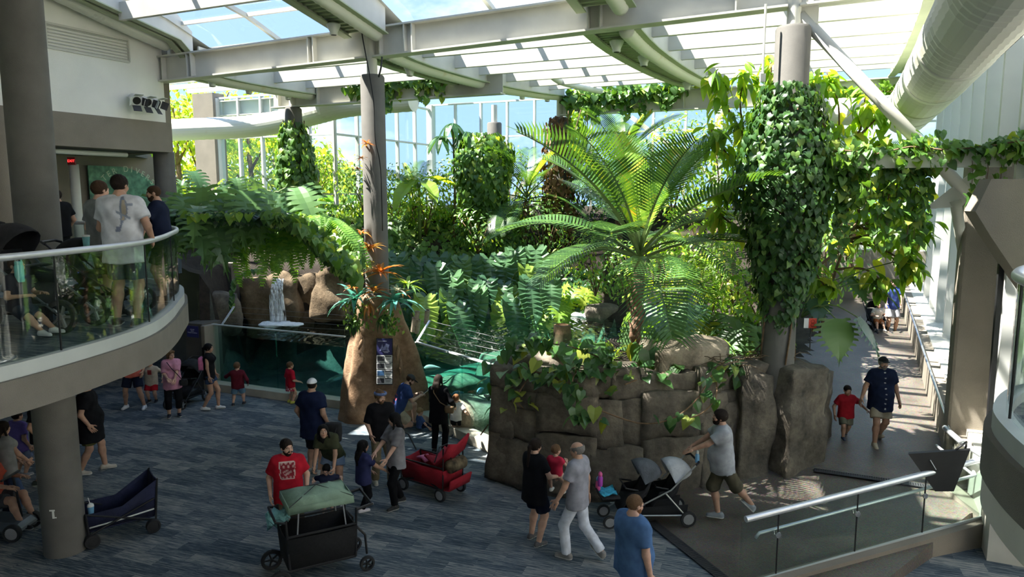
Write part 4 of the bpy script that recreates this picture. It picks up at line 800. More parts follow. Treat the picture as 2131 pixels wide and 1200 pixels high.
# waterfall and foam
def whitewater():
    m = bpy.data.materials.new('white_water'); m.use_nodes = True; t = m.node_tree; b = t.nodes['Principled BSDF']; MAT['white_water'] = m; L = t.links.new; b.inputs['Base Color'].default_value = (.86, .9, .92, 1); b.inputs['Roughness'].default_value = .35
    tc = ND(t, 'ShaderNodeTexCoord'); mp = ND(t, 'ShaderNodeMapping'); mp.inputs['Scale'].default_value = (14, 14, 1.2); L(tc.outputs['Object'], mp.inputs['Vector']); n = ND(t, 'ShaderNodeTexNoise', Scale=1.6, Detail=5.0); L(mp.outputs['Vector'], n.inputs['Vector'])
    r = ND(t, 'ShaderNodeValToRGB'); r.color_ramp.elements[0].position = .42; r.color_ramp.elements[1].position = .62; L(n.outputs['Fac'], r.inputs['Fac']); L(r.outputs['Color'], b.inputs['Alpha'])
whitewater(); plain('foam', (.8, .84, .85), .8, var=.12, scale=9, bump=.8, bscale=25)
top = atY(566, 580, 21.3); bot = atY(577, 672, 21.0); root = empty('waterfall', bot, 0, 'thin white waterfall dropping into the dark pool', 'waterfall')
for k in range(7):
    x = -0.20+0.065*k; m = MB(); pts = [Vector((x*0.6, 0.28, top.z-bot.z)), Vector((x*.7, 0.1, (top.z-bot.z)*.8)), Vector((x*.85, 0.03, (top.z-bot.z)*.45)), Vector((x+0.05, 0.0, 0))]; m.tube(smooth_line(pts, 4), [0.045]*6+[0.06]*7, 6, flat=.5); m.build('water_strand', 'white_water', root, smooth=True)
o = mesh_obj('foam', rock_mesh(0.62, 0.26, 0.06, 77, n=10, rnd=.8, amp=.08, name='foam', freq=4, mat='foam'), root, (0.15, -0.1, -0.02))
p = atZ(1225, 655, 1.52); o = mesh_obj('cascade_foam', rock_mesh(0.5, 0.3, 0.10, 78, n=10, rnd=.8, amp=.12, name='cascade_foam', freq=4, mat='foam'), None, p); tag(o, 'white splashing foam of the little cascade on the far shore', 'foam')
# ---- fake trunk
c = G(0, 0); trunk = empty('fake_trunk', (c.x, c.y, 0), 0, 'brown sculpted concrete tree trunk at the foot of the bromeliad column', 'tree trunk')
prof = [(0, 1.06), (0.25, 1.02), (0.6, 0.97), (1.0, 0.90), (1.4, 0.83), (1.8, 0.74), (2.2, 0.62), (2.6, 0.52), (2.9, 0.44), (3.05, 0.36)]; NT = 96; mb = MB(); rows = 40
for i in range(rows+1):
    z = 3.05*i/rows; k = max(j for j in range(len(prof)-1) if prof[j][0] <= z+1e-9); t = (z-prof[k][0])/(prof[k+1][0]-prof[k][0]); r0 = prof[k][1]*(1-t)+prof[k+1][1]*t; fl = 1-z/3.05
    for j in range(NT):
        th = 2*math.pi*j/NT; r = r0*(1+0.16*fl*math.cos(3*th+0.4)*(0.5+0.5*fl)+0.07*math.cos(7*th+z*0.7))
        for cth, wd, am in ((-2.15, 0.22, 0.16), (-0.35, 0.3, 0.22)):
            dth = (th-cth+math.pi) % (2*math.pi)-math.pi; r += am*math.exp(-(dth/wd)**2)*(0.35+fl*.65)
        r = r*1.0; r += 0.025*noise.noise((math.cos(th)*3, math.sin(th)*3, z*1.4))+0.018*noise.noise((math.cos(th)*9, math.sin(th)*9, z*6)); mb.v.append((r*math.cos(th)*.98, r*math.sin(th)*(.58+.25*z/3.05)+.2*(1-z/3.05), z))
for i in range(rows):
    for j in range(NT): mb.f.append((i*NT+j, i*NT+(j+1) % NT, (i+1)*NT+(j+1) % NT, (i+1)*NT+j)); mb.m.append(0)
mb.f.append(tuple(rows*NT+j for j in range(NT))); mb.m.append(0); mb.build('trunk_skin', 'trunk_concrete', trunk, smooth=True)
for k, (th, z, L_) in enumerate(((-0.85, 1.75, .35), (-0.75, 1.35, .5), (-2.0, 2.0, .3))):
    r = 0.80; m = MB(); m.tube([Vector((math.cos(th+.03*i)*(r-.02*i), math.sin(th+.03*i)*(r-.02*i), z-L_/2+L_*i/4)) for i in range(5)], [.01, .04, .05, .04, .01], 6); m.build('bark_knot', 'trunk_concrete', trunk, smooth=True)
# sign board on the trunk
p = atY(800, 752, 16.38); root = empty('species_sign', p, 0.05, 'narrow sign board with a blue header and four fish cards on the fake trunk', 'sign'); root.rotation_euler = (-0.14, 0, 0.0)
plain('sign_header', (0.03, 0.03, 0.12), .4); plain('card_white', (.7, .7, .7), .5, var=.03); plain('card_photo', (.05, .05, .06), .4, var=.6, scale=22); plain('card_blue', (.05, .13, .28), .4, var=.5, scale=18); plain('header_art', (.25, .27, .5), .4, var=.6, scale=14)
m = MB(); m.box((0, 0.012, 0), (0.385, 0.02, 1.08)); m.build('backboard', 'black_plastic', root)
m = MB(); m.box((0, 0, 0.345), (0.35, 0.012, 0.37)); h = m.build('header', 'sign_header', root)
m = MB(); m.add([(-.11, -.009, .25), (-.05, -.009, .41), (-.02, -.009, .32), (.04, -.009, .42), (.12, -.009, .39), (.09, -.009, .30), (.12, -.009, .24), (.02, -.009, .27)], [(0, 2, 1), (0, 7, 2), (2, 5, 3), (3, 5, 4), (2, 7, 5), (7, 6, 5)]); m.build('header_picture', 'header_art', h)
for z, w_ in ((.475, .2), (.235, .16), (.21, .1)):
    m = MB(); m.box((-.05 if z > .4 else .04, -.008, z), (w_, .004, .016)); m.build('text_line', 'sign_line', h)
for k in range(4):
    z = 0.07-0.17*k; m = MB(); m.box((0, 0, z), (0.36, 0.012, 0.155)); cd = m.build('card', 'card_white', root)
    m = MB(); m.box((-.085, -.008, z), (0.16, 0.006, 0.115)); m.build('photo', 'card_blue' if k == 2 else 'card_photo', cd)
    m = MB(); m.box((0.09, -.008, z+.05), (0.15, 0.005, 0.022)); m.build('caption_bar', 'black_plastic', cd)
    for q in range(3): m = MB(); m.box((0.085, -.008, z+.015-.022*q), (0.13-.02*q, 0.004, 0.006)); m.build('text_line', 'dark_grey', cd)
# ================================================================== PLANTS
leafmat('leaf_vine', (0.045, 0.115, 0.022), (0.11, 0.23, 0.04), (0.26, 0.34, 0.06), 0.42, 0.33)
leafmat('leaf_ivy', (0.018, 0.060, 0.014), (0.050, 0.130, 0.028), (0.14, 0.24, 0.05), 0.42, 0.28)  # vine green darkened to carry the shade on the right-hand column
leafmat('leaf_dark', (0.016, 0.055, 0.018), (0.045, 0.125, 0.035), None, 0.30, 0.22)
leafmat('leaf_alocasia', (0.035, 0.090, 0.045), (0.085, 0.175, 0.075), (0.20, 0.30, 0.05), 0.26, 0.22)
leafmat('leaf_selloum', (0.060, 0.135, 0.055), (0.13, 0.25, 0.085), None, 0.33, 0.28)
leafmat('leaf_bright', (0.10, 0.22, 0.02), (0.22, 0.36, 0.04), (0.42, 0.42, 0.06), 0.45, 0.45)
leafmat('leaf_shrub', (0.075, 0.17, 0.025), (0.20, 0.32, 0.045), (0.40, 0.42, 0.09), 0.45, 0.42)
leafmat('leaf_fern', (0.10, 0.24, 0.035), (0.20, 0.38, 0.06), None, 0.5, 0.35)
leafmat('leaf_palm', (0.030, 0.085, 0.022), (0.075, 0.165, 0.035), None, 0.30, 0.28)
leafmat('leaf_palm_new', (0.16, 0.30, 0.03), (0.30, 0.42, 0.05), (0.5, 0.34, 0.05), 0.35, 0.45)
leafmat('leaf_pothos', (0.03, 0.090, 0.028), (0.085, 0.185, 0.055), (0.28, 0.32, 0.06), 0.30, 0.28)
leafmat('leaf_outside', (0.13, 0.24, 0.03), (0.34, 0.42, 0.06), (0.55, 0.50, 0.10), 0.6, 0.5)
leafmat('leaf_orange', (0.36, 0.10, 0.025), (0.48, 0.26, 0.06), None, 0.4, 0.3, (1.5, 1.2, .6))
leafmat('leaf_teal', (0.05, 0.24, 0.19), (0.13, 0.36, 0.27), None, 0.35, 0.2, (1.3, 1.6, 1.2))
leafmat('leaf_brown', (0.10, 0.05, 0.02), (0.22, 0.12, 0.05), None, 0.8, 0.15, (1.5, 1.2, .6))
leafmat('leaf_white', (0.45, 0.45, 0.32), (0.65, 0.62, 0.5), None, 0.5, 0.3, (1.2, 1.2, 1))
# ---- leaf blades: lists of vertices and faces, base at the origin, pointing along +Y, face up
def bl_heart(fold=0.22, droop=0.35):
    L_ = [(0.30, -0.16), (0.50, 0.06), (0.47, 0.36), (0.26, 0.70)]; mid = [(0, 0.02), (0, 0.16), (0, 0.45), (0, 0.75), (0, 1.0)]
    vs = [(0, y) for _, y in mid]+[(-x, y) for x, y in L_]+[(x, y) for x, y in L_]; V = [(x, y, fold*abs(x)-droop*max(0, y)**2) for x, y in vs]
    F = [(0, 1, 6, 5), (1, 2, 7, 6), (2, 3, 8, 7), (3, 4, 8), (0, 9, 10, 1), (1, 10, 11, 2), (2, 11, 12, 3), (3, 12, 4)]
    return V, F
def bl_simple(fold=0.25, droop=0.3):
    V = [(0, 0, 0), (-0.32, 0.45, fold*.3), (0, 0.5, -droop*.25), (0.32, 0.45, fold*.3), (0, 1, -droop)]
    return V, [(0, 2, 1), (0, 3, 2), (1, 2, 4), (2, 3, 4)]
def bl_ellip(w_=0.20, fold=0.2, droop=0.35, n=6, wave=0.0):
    V = []; F = []
    for i in range(n+1):
        t = i/n; y = t; ww = w_*math.sin(math.pi*min(1, max(0.02, t**0.85)))**0.8 if 0 < t < 1 else 0.004; z = -droop*t*t
        V += [(-ww, y, z+fold*ww+wave*math.sin(t*19)), (0, y, z), (ww, y, z+fold*ww+wave*math.cos(t*21))]
    for i in range(n):
        a = i*3; F += [(a, a+1, a+4, a+3), (a+1, a+2, a+5, a+4)]
    return V, F
def bl_lobed(K=8, w_=0.48, sinus=0.22, fold=0.15, droop=0.4, fwd=0.16):
    V = []; F = []
    Wd = lambda t: w_*(math.sin(math.pi*min(1, 0.12+0.9*t**0.75))**0.8)
    zf = lambda x, y: fold*abs(x)-droop*max(0, y)**2-0.35*x*x
    mid = []
    for i in range(K+1): y = i/K*0.93; mid.append(len(V)); V.append((0, y, zf(0, y)))
    for sd in (-1, 1):
        sp = []
        for i in range(K+1):
            y = i/K*0.93; x = sd*max(0.015, sinus*Wd(i/K)); sp.append(len(V)); V.append((x, y+0.02, zf(x, y)))
        for i in range(K):
            a, b = mid[i], mid[i+1]; s0, s1 = sp[i], sp[i+1]; F.append((a, b, s1, s0) if sd < 0 else (a, s0, s1, b))
            t = (i+.5)/K; xt = sd*Wd(t); y = (i+.5)/K*0.93; f = fwd*(1.6*t-0.55)
            k = len(V); h = 0.30/K
            V += [(xt*.62, y-h+f*.55, zf(xt*.62, y)+.012), (xt*.62, y+h*1.1+f*.55, zf(xt*.62, y)-.012), (xt*.93, y-h*.5+f, zf(xt, y)), (xt*1.0, y+h*.8+f, zf(xt, y)-.03)]
            q = [(s0, s1, k+1, k), (k, k+1, k+3, k+2)]; F += q if sd < 0 else [x[::-1] for x in q]
    k = len(V); V.append((0, 1.08, zf(0, 1.08))); F.append((mid[-1], k, k-1)) if False else None
    e = len(V)-1; F += [(mid[-1], mid[-1]+K+1, e), (mid[-1], e, mid[-1]+1+K+4*K+K+1)]
    return V, F
def bl_wavy(K=11, w_=0.40, fold=0.14, droop=0.35, rip=0.035, lobes=0.16):
    """big arrow-shaped leaf, scalloped margin, ribbed surface"""
    V = []; F = []; prof = lambda t: w_*(1.0-0.55*max(0, (t-0.25)/0.75)**1.3)*min(1, 0.75+t*1.2)*(1-max(0, t-.8)/.2*.8)
    zf = lambda x, y: fold*abs(x)-droop*max(0, y)**2-0.25*x*x
    mid = []
    for i in range(K+1): mid.append(len(V)); V.append((0, i/K, zf(0, i/K)))
    for sd in (-1, 1):
        prev = None
        for i in range(K):
            t = i/K; t2 = (i+.55)/K; back = -0.24*max(0, 1-t*3.2)
            x1, x2 = sd*prof(t)*0.90, sd*prof(t2); k = len(V)
            V += [(x1*.5, t+0.05, zf(x1*.5, t)-rip*.6), (x1, t+0.11+back, zf(x1, t)-rip), (x2*.5, t2+.05, zf(x2*.5, t2)+rip*.6), (x2, t2+0.11+back, zf(x2, t2)+rip)]
            q = [(mid[i], mid[i+1], k+2, k), (k, k+2, k+3, k+1)]
            if prev is not None: q += [(prev+2, mid[i], k), (prev+2, k, k+1, prev+3)]
            else: q += []
            F += q if sd < 0 else [f[::-1] for f in q]; prev = k
        k = len(V); q = [(mid[K], prev+3, prev+2)]; F += q if sd > 0 else [f[::-1] for f in q]
    # hind lobes
    for sd in (-1, 1):
        k = len(V); V += [(sd*0.10, -lobes, zf(.1, 0)-.02), (sd*w_*.55, -lobes*1.15, zf(w_*.5, 0)-.03), (sd*w_*.62, 0.0, zf(w_*.6, 0))]; q = [(0, k, k+1, k+2)]; F += q if sd < 0 else [f[::-1] for f in q]
        b = K+1 if sd < 0 else K+1+4*K; q = [(0, k+2, b+1, b)]; F += q if sd < 0 else [f[::-1] for f in q]
    return V, F
def bl_fern(N=22, w_=0.16, droop=0.9, curl=0.0):
    V = []; F = []; P = lambda t: (0, math.sin(t*droop*1.2)/max(.001, droop*1.2) if droop > .01 else t, -(1-math.cos(t*droop*1.2))/max(.001, droop*1.2))
    for i in range(N):
        t = 0.06+0.93*i/N; x, y, z = P(t); x2, y2, z2 = P(t+0.62/N); ww = w_*(math.sin(math.pi*min(1, .18+.82*t**0.8)))**.7+.008
        for sd in (-1, 1):
            k = len(V); V += [(0, y, z), (0, y2, z2), (sd*ww*.6, y2+.004, z2+.01), (sd*ww, y2+.008, z2-.02), (sd*ww*.6, y+.002, z+.01)]; F.append((k, k+1, k+2, k+3, k+4) if sd < 0 else (k+4, k+3, k+2, k+1, k))
    return V, F
def bl_palm(N=34, llen=0.30, droop=0.75, V_=0.35, hang=0.35, wl=0.013, pet=0.16):
    V = []; F = []; M_ = []; dr = droop*1.3
    def P(t): return (0.0, math.sin(t*dr)/dr, -(1-math.cos(t*dr))/dr)
    n = 12; 
    for i in range(n):
        a, b = P(i/n), P((i+1)/n); r = 0.012*(1-i/n*.8); k = len(V)
        V += [(-r, a[1], a[2]), (r, a[1], a[2]), (r*.9, b[1], b[2]), (-r*.9, b[1], b[2]), (0, a[1], a[2]-r*1.5), (0, b[1], b[2]-r*1.5)]; F += [(k, k+1, k+2, k+3), (k+1, k+4, k+5, k+2), (k+4, k, k+3, k+5)]; M_ += [1]*3
    for i in range(N):
        t = pet+(0.985-pet)*i/(N-1); x, y, z = P(t); L_ = llen*(math.sin(math.pi*(0.14+0.80*(t-pet)/(1-pet))))**.75; tx = dr*t
        fw = 0.35+0.75*(t-pet)/(1-pet)
        for sd in (-1, 1):
            d = Vector((sd*math.cos(fw*.9), math.sin(fw*.9)*math.cos(tx), V_-math.sin(fw*.9)*math.sin(tx))).normalized(); k = len(V); o = Vector((x, y, z)); sw = Vector((0, math.cos(tx)*wl, -math.sin(tx)*wl))
            p1 = o+d*L_*.5+Vector((0, 0, -hang*L_*.12)); p2 = o+d*L_*.98+Vector((0, 0, -hang*L_*.75))
            V += [tuple(o-sw*.6), tuple(o+sw*.6), tuple(p1-sw), tuple(p1+sw), tuple(p2)]; F += [(k, k+1, k+3, k+2), (k+2, k+3, k+4)] if sd < 0 else [(k+1, k, k+2, k+3), (k+3, k+2, k+4)]; M_ += [0, 0]
    return V, F, M_
def bl_strap(w_=0.07, droop=0.8, n=5):
    V = []; F = []
    for i in range(n+1):
        t = i/n; ww = w_*(1-t**2.2)+.002; y = math.sin(t*droop*1.3)/(droop*1.3); z = -(1-math.cos(t*droop*1.3))/(droop*1.3); V += [(-ww, y, z+ww*.5), (0, y, z), (ww, y, z+ww*.5)]
    for i in range(n): a = i*3; F += [(a, a+1, a+4, a+3), (a+1, a+2, a+5, a+4)]
    return V, F
def bl_mesh(name, bl, mat, size=1.0, stem=None, smooth=False):
    """mesh of one leaf: optional petiole (length, rise angle) then the blade at its tip tilted down by 'pitch'"""
    V, F = bl[0], bl[1]; Mi = list(bl[2]) if len(bl) > 2 else [0]*len(F); m = MB()
    V = [Vector(v)*size for v in V]; T = Matrix.Identity(4)
    if stem:
        pl, rise, pitch = stem; pts = [Vector((0, pl*math.cos(rise*(1-.25*t))*t, pl*math.sin(rise*(1-.18*t))*t)) for t in (0, .35, .7, 1)]; T = Matrix.Translation(pts[-1]) @ Matrix.Rotation(pitch, 4, 'X')
    m.add([T @ v for v in V], F); m.m = Mi
    if stem: m.tube(pts, [0.016*max(.5, size), 0.014*max(.5, size), 0.011*max(.5, size), 0.008*max(.5, size)], 5, m=1, cap=False)
    return m.mesh(name, [mat, 'stem_green'], smooth)
def put(me, parent, pos, yaw=0.0, pitch=0.0, roll=0.0, scale=1.0, name='leaf'):
    o = bpy.data.objects.new(name, me); COL.objects.link(o); o.parent = parent; o.location = pos; o.rotation_mode = 'YXZ'; o.rotation_euler = (pitch, roll, yaw); o.scale = (scale,)*3; return o
def scatter(name, bl, pos, nrm, tip, size, mat, parent=None):
    """many leaves as ONE mesh: positions, leaf normals and tip directions as arrays"""
    V = np.array(bl[0], float); F = bl[1]; pos = np.asarray(pos, float); N = len(pos)
    nrm = np.asarray(nrm, float); nrm /= np.linalg.norm(nrm, axis=1, keepdims=True)+1e-9; tip = np.asarray(tip, float); tip = tip-nrm*(tip*nrm).sum(1, keepdims=True); tip /= np.linalg.norm(tip, axis=1, keepdims=True)+1e-9
    X = np.cross(tip, nrm); s = np.asarray(size, float).reshape(-1, 1, 1)*np.ones((N, 1, 1))
    P = pos[:, None, :]+s*(V[None, :, 0:1]*X[:, None, :]+V[None, :, 1:2]*tip[:, None, :]+V[None, :, 2:3]*nrm[:, None, :]); k = len(V)
    me = bpy.data.meshes.new(name); me.vertices.add(N*k); me.vertices.foreach_set('co', P.reshape(-1).astype(np.float32))
    fl = np.concatenate([np.array(f) for f in F]); tot = np.array([len(f) for f in F]); L_ = len(fl)
    li = (fl[None, :]+(np.arange(N)*k)[:, None]).reshape(-1); lt = np.tile(tot, N); ls = np.concatenate([[0], np.cumsum(lt)[:-1]])
    me.loops.add(len(li)); me.loops.foreach_set('vertex_index', li.astype(np.int32)); me.polygons.add(len(lt)); me.polygons.foreach_set('loop_start', ls.astype(np.int32)); me.polygons.foreach_set('loop_total', lt.astype(np.int32))
    me.materials.append(MAT[mat]); me.update(calc_edges=True); o = mesh_obj(name, me, parent); o['kind'] = 'stuff'; return o
RNG = np.random.default_rng(3)
def leaf_objs(root, meshes, P, nr, tip, sz):
    for i in range(len(P)):
        N_ = Vector(nr[i]).normalized(); T_ = Vector(tip[i]); T_ = (T_-N_*T_.dot(N_)).normalized(); X_ = T_.cross(N_); o = bpy.data.objects.new('leaf', meshes[i % len(meshes)]); COL.objects.link(o); o.parent = root
        o.matrix_local = Matrix.Translation(P[i]) @ Matrix((X_, T_, N_)).transposed().to_4x4() @ Matrix.Scale(float(sz[i]), 4)
LM = {}
def heart_of(mat):
    if mat not in LM: LM[mat] = [bl_mesh('leaf', bl_heart(.22, .4), mat, 1.0), bl_mesh('leaf', bl_heart(.1, .6), mat, 1.0)]
    return LM[mat]
def bank_hit(u, v, y0=14.0, y1=34.0):
    r = ray(u, v); t0 = y0/r.y; t1 = y1/r.y; ts = np.linspace(t0, t1, 260); X = r.x*ts; Y = r.y*ts; Z = CAMZ+r.z*ts; hz_ = bank_z(X, Y); k = np.nonzero(Z <= hz_)[0]
    if len(k) == 0: k = [np.argmin(Z-hz_)]
    t = ts[k[0]]; return Vector((r.x*t, r.y*t, float(hz_[k[0]])))
def bpt(x, y): return Vector((x, y, float(bank_z(np.array([x]), np.array([y]))[0])))
def face_cam(p): return math.atan2(p.x, -(-p.y)) if False else math.atan2(-(0-p.x), (0-p.y))   # yaw whose +Y axis points to the viewer
def rosette(name, label, cat, p, meshes, n, yaw0=None, spread=math.pi*2, pitch=(-.2, .25), scale=(.8, 1.15), group=None, z_off=0.0):
    root = empty(name, p+Vector((0, 0, z_off)), 0, label, cat, group)
    for i in range(n):
        yw = (yaw0 if yaw0 is not None else 0)+(i/n-.5)*spread*(1 if yaw0 is not None else 1)+random.uniform(-.25, .25)
        put(random.choice(meshes), root, (random.uniform(-.06, .06), random.uniform(-.06, .06), random.uniform(0, .1)), yw, random.uniform(*pitch), random.uniform(-.25, .25), random.uniform(*scale))
    return root
WAYS = {}
def where(u, v):
    """words for a place in the planting"""
    return ('far left' if u < 420 else 'left')
# ---------------------------------------------------------------- leaf kinds
random.seed(21)
SEL = [bl_mesh('leaf', bl_lobed(8, .46, .24, .15, .45), 'leaf_selloum', 0.85, (0.75, e, -.75-.25*k)) for k, e in enumerate((0.9, 0.65, 0.4))]
SELB = [bl_mesh('leaf', bl_lobed(7, .50, .30, .15, .35), 'leaf_bright', 0.8, (0.6, e, -.6)) for e in (0.95, 0.6)]
ALO = [bl_mesh('leaf', bl_wavy(9, .42, .14, .28, .028), 'leaf_alocasia', 1.15, (1.0, e, -1.55-.2*k)) for k, e in enumerate((1.25, 1.0, 0.75))]
FERN = [bl_mesh('frond', bl_fern(24, .12, d), 'leaf_fern', 1.0) for d in (1.1, 1.35)]
FERNU = [bl_mesh('frond', bl_fern(22, .13, .55), 'leaf_fern', 1.0)]
PALM = [bl_mesh('frond', bl_palm(36, .27, d, .42, h, .0085, .30), 'leaf_palm', 1.0) for d, h in ((.60, .25), (.95, .5), (.42, .2))]
PALMN = [bl_mesh('frond', bl_palm(36, .22, .35, .55, .15), 'leaf_palm_new', 1.0)]
POTH = [bl_mesh('leaf', bl_heart(.2, d), 'leaf_pothos', 1.0) for d in (.25, .45)]
HEART = bl_heart(); HEARTM = [bl_mesh('leaf', bl_heart(.22, .4), 'leaf_ivy', 1.0), bl_mesh('leaf', bl_heart(.1, .6), 'leaf_ivy', 1.0)]
BIGL = [bl_mesh('leaf', bl_ellip(.21, .22, d, 7), 'leaf_bright', 1.0) for d in (.35, .6)]+[bl_mesh('leaf', bl_ellip(.2, .2, .45, 7), 'leaf_shrub', 1.0)]
CAMV = Vector((0, 0, CAMZ))
def wall_plant(name, label, p, meshes, n, size, sx, sz, group, fwd=.55, pt=(-1.2, -.75)):
    """plant on a steep bank: big blades hang facing the open side, each on its own stalk"""
    root = empty(name, p, 0, label, 'plant', group); yv = face_cam(p); vd = Vector((-math.sin(yv), math.cos(yv), 0)); sd = Vector((vd.y, -vd.x, 0))
    for i in range(n):
        f = (i+.5)/n*2-1; q = sd*(f*sx+random.gauss(0, .08))+vd*(fwd+random.uniform(-.15, .25))+Vector((0, 0, .55+sz*random.uniform(-1, 1)*.8+.1*math.cos(i*2.6)))
        put(random.choice(meshes), root, q, yv-f*.35+random.gauss(0, .22), random.uniform(*pt), random.uniform(-.3, .3), random.uniform(*size))
        m = MB(); m.tube(smooth_line([Vector((0, 0, 0)), q*.55+Vector((0, 0, .28)), q], 3), [.022]*4+[.014]*3, 5); m.build('stalk', 'stem_green', root, smooth=True)
    return root
# ---------------------------------------------------------------- left bank: lobed philodendrons, ferns, vines
k = 0
SELW = [bl_mesh('leaf', bl_lobed(8, .48, .26, .16, d), 'leaf_selloum', 1.0) for d in (.3, .5)]
LEFT = [(392, 372, 'topmost lobed philodendron against the left column'), (440, 385, 'lobed philodendron with raised leaves right of the left column'), (500, 405, 'lobed philodendron at the top of the left bank below the windows'), (400, 440, 'lobed philodendron beside the navy tee man'), (455, 455, 'large lobed philodendron in the centre of the left bank'), (520, 460, 'lobed philodendron next to the vine carpet on the left bank'), (420, 510, 'shaded lobed philodendron low on the left bank'), (480, 520, 'lobed philodendron hanging over the cliff left of the waterfall'), (390, 560, 'dark lobed philodendron behind the balcony tip'), (560, 430, 'lobed philodendron between ferns and vine carpet'), (455, 590, 'small lobed philodendron above the sign pillar'), (545, 515, 'lobed philodendron drooping above the waterfall')]
for u, v, lab in LEFT:
    p = bank_hit(u, v+25, 17); p = p+(CAMV-p).normalized()*(.5+max(0, v-420)/200*1.5 if v > 410 else .3)+Vector((0, 0, .45 if v < 410 else 0)); n = 9 if v < 540 else 7
    if v < 410: rosette('lobed_philodendron', lab, 'plant', p, SEL, n, face_cam(p), 4.2, (-.35, .2), (.85, 1.25), 'lobed philodendrons on the left bank')
    else: wall_plant('lobed_philodendron', lab, p, SELW, 7, (.85, 1.25), .85, .45, 'lobed philodendrons on the left bank', .45, (-.95, -.35))
FL = [(575, 520, 'fern with long fronds hanging just left of the waterfall'), (612, 515, 'fern with the longest fronds hanging over the waterfall'), (640, 520, 'bright fern hanging right of the waterfall'), (665, 480, 'fern hanging over the tan rock'), (540, 560, 'fern low beside the cliff rock'), (600, 455, 'fern in the middle of the left bank'), (690, 590, 'small yellowing fern beside the bromeliad column')]
for u, v, lab in FL:
    p = bank_hit(u, v, 17); p = p+(CAMV-p).normalized()*1.35; root = empty('hanging_fern', p+Vector((0, -.1, .1)), 0, lab, 'fern', 'ferns hanging on the left bank'); y0 = face_cam(p)
    for i in range(9): put(random.choice(FERN), root, (random.uniform(-.15, .15), 0, random.uniform(-.05, .1)), y0+random.uniform(-1.0, 1.0), random.uniform(-.75, .1), random.uniform(-.2, .2), random.uniform(1.0, 1.75), 'frond')
for u, v, lab in ((620, 385, 'upright fern under the left windows'), (690, 400, 'upright fern below the ivy pillar'), (655, 392, 'upright fern between the two others under the windows'), (735, 395, 'upright fern just left of the bromeliad column')):
    p = bank_hit(u, v+15, 17); root = empty('upright_fern', p, 0, lab, 'fern', 'upright ferns under the left windows')
    for i in range(11): put(FERNU[0], root, (random.uniform(-.1, .1), random.uniform(-.1, .1), 0), random.uniform(0, 6.28), random.uniform(.5, 1.25), 0, random.uniform(.7, 1.15), 'frond')
def carpet_vine(name, label, reg, n, size, mat, off=(0.02, 0.22), cat='vine', y0=15, bl=HEART, parts=0, up=0.55):
    """creeping leaves over the bank inside a pixel window"""
    (u0, v0, u1, v1) = reg; pos = []; 
    for i in range(n):
        u = RNG.uniform(u0, u1); v = RNG.uniform(v0, v1); p = bank_hit(u, v, y0); pos.append(p)
    o = pos[0].copy(); root = empty(name, o, 0, label, cat)
    P = np.array([tuple(p-o) for p in pos]); view = np.array([tuple((CAMV-p).normalized()) for p in pos]); nr = view*0.8+np.array([0, 0, up])+RNG.normal(0, .35, (n, 3)); P += view*RNG.uniform(off[0], off[1], (n, 1))
    tip = np.tile(np.array([[0, -.2, -1.0]]), (n, 1))+RNG.normal(0, .45, (n, 3)); sz = RNG.uniform(size[0], size[1], n)
    od = np.argsort(-sz); a_, b_ = od[:min(130, n)], od[min(130, n):]; leaf_objs(root, heart_of(mat), P[a_], nr[a_], tip[a_], sz[a_])
    if len(b_): scatter('leaf_mass', bl, P[b_], nr[b_], tip[b_], sz[b_], mat, root)
    return root
carpet_vine('creeping_vine', 'carpet of heart-leaved vine on the left bank beside the bromeliad column', (560, 412, 752, 560), 1300, (.12, .24), 'leaf_vine', (.3, 1.3))
carpet_vine('creeping_vine', 'sparse round-leaved vine hanging right of the tan rock', (650, 540, 745, 640), 180, (.14, .26), 'leaf_vine', (.4, 1.0))
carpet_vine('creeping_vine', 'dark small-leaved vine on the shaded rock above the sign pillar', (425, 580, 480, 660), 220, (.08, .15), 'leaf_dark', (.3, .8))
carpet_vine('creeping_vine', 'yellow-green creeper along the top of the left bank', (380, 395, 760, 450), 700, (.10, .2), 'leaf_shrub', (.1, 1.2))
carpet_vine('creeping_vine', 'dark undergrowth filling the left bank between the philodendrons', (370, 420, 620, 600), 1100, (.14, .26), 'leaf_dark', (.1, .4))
# pale string of leaves hanging by the cliff
P = [atY(u, v, 20.4) for u, v in ((548, 560), (520, 562), (497, 575), (486, 590), (482, 620), (484, 640))]; o = P[0].copy(); root = empty('hanging_strand', o, 0, 'single pale-leaved strand hanging beside the cliff rock', 'vine'); S_ = smooth_line(P, 4)
m = MB(); m.tube([p-o for p in S_], .008, 5); m.build('stem', 'stem_green', root)
for i, p in enumerate(S_[::1]): put(HEARTM[0], root, p-o, face_cam(p)+random.uniform(-.5, .5), -.8, 0, .17)
# ---------------------------------------------------------------- far shore: wavy elephant ears
ALOB = [bl_mesh('leaf', bl_wavy(9, .36, .20, .22, .034, .16), 'leaf_alocasia', 1.0), bl_mesh('leaf', bl_wavy(10, .33, .12, .34, .03, .14), 'leaf_alocasia', 1.0)]
AL = [(835, 560, 'wavy elephant ear right beside the bromeliad column'), (868, 585, 'wavy elephant ear with upright leaves near the column'), (900, 555, 'tall wavy elephant ear left of centre on the far shore'), (915, 630, 'wavy elephant ear touching the water left of centre'), (955, 600, 'broad wavy elephant ear on the far shore'), (990, 560, 'tall wavy elephant ear under the vine curtain'), (1010, 630, 'wavy elephant ear at the water in the centre'), (1050, 590, 'glossy wavy elephant ear in the centre of the far shore'), (1085, 550, 'tall wavy elephant ear left of the palm fronds'), (1110, 610, 'low wavy elephant ear beside the rusty stone'), (850, 650, 'dark wavy elephant ear hanging over the water by the trunk'), (1035, 650, 'small wavy elephant ear dipping into the water')]
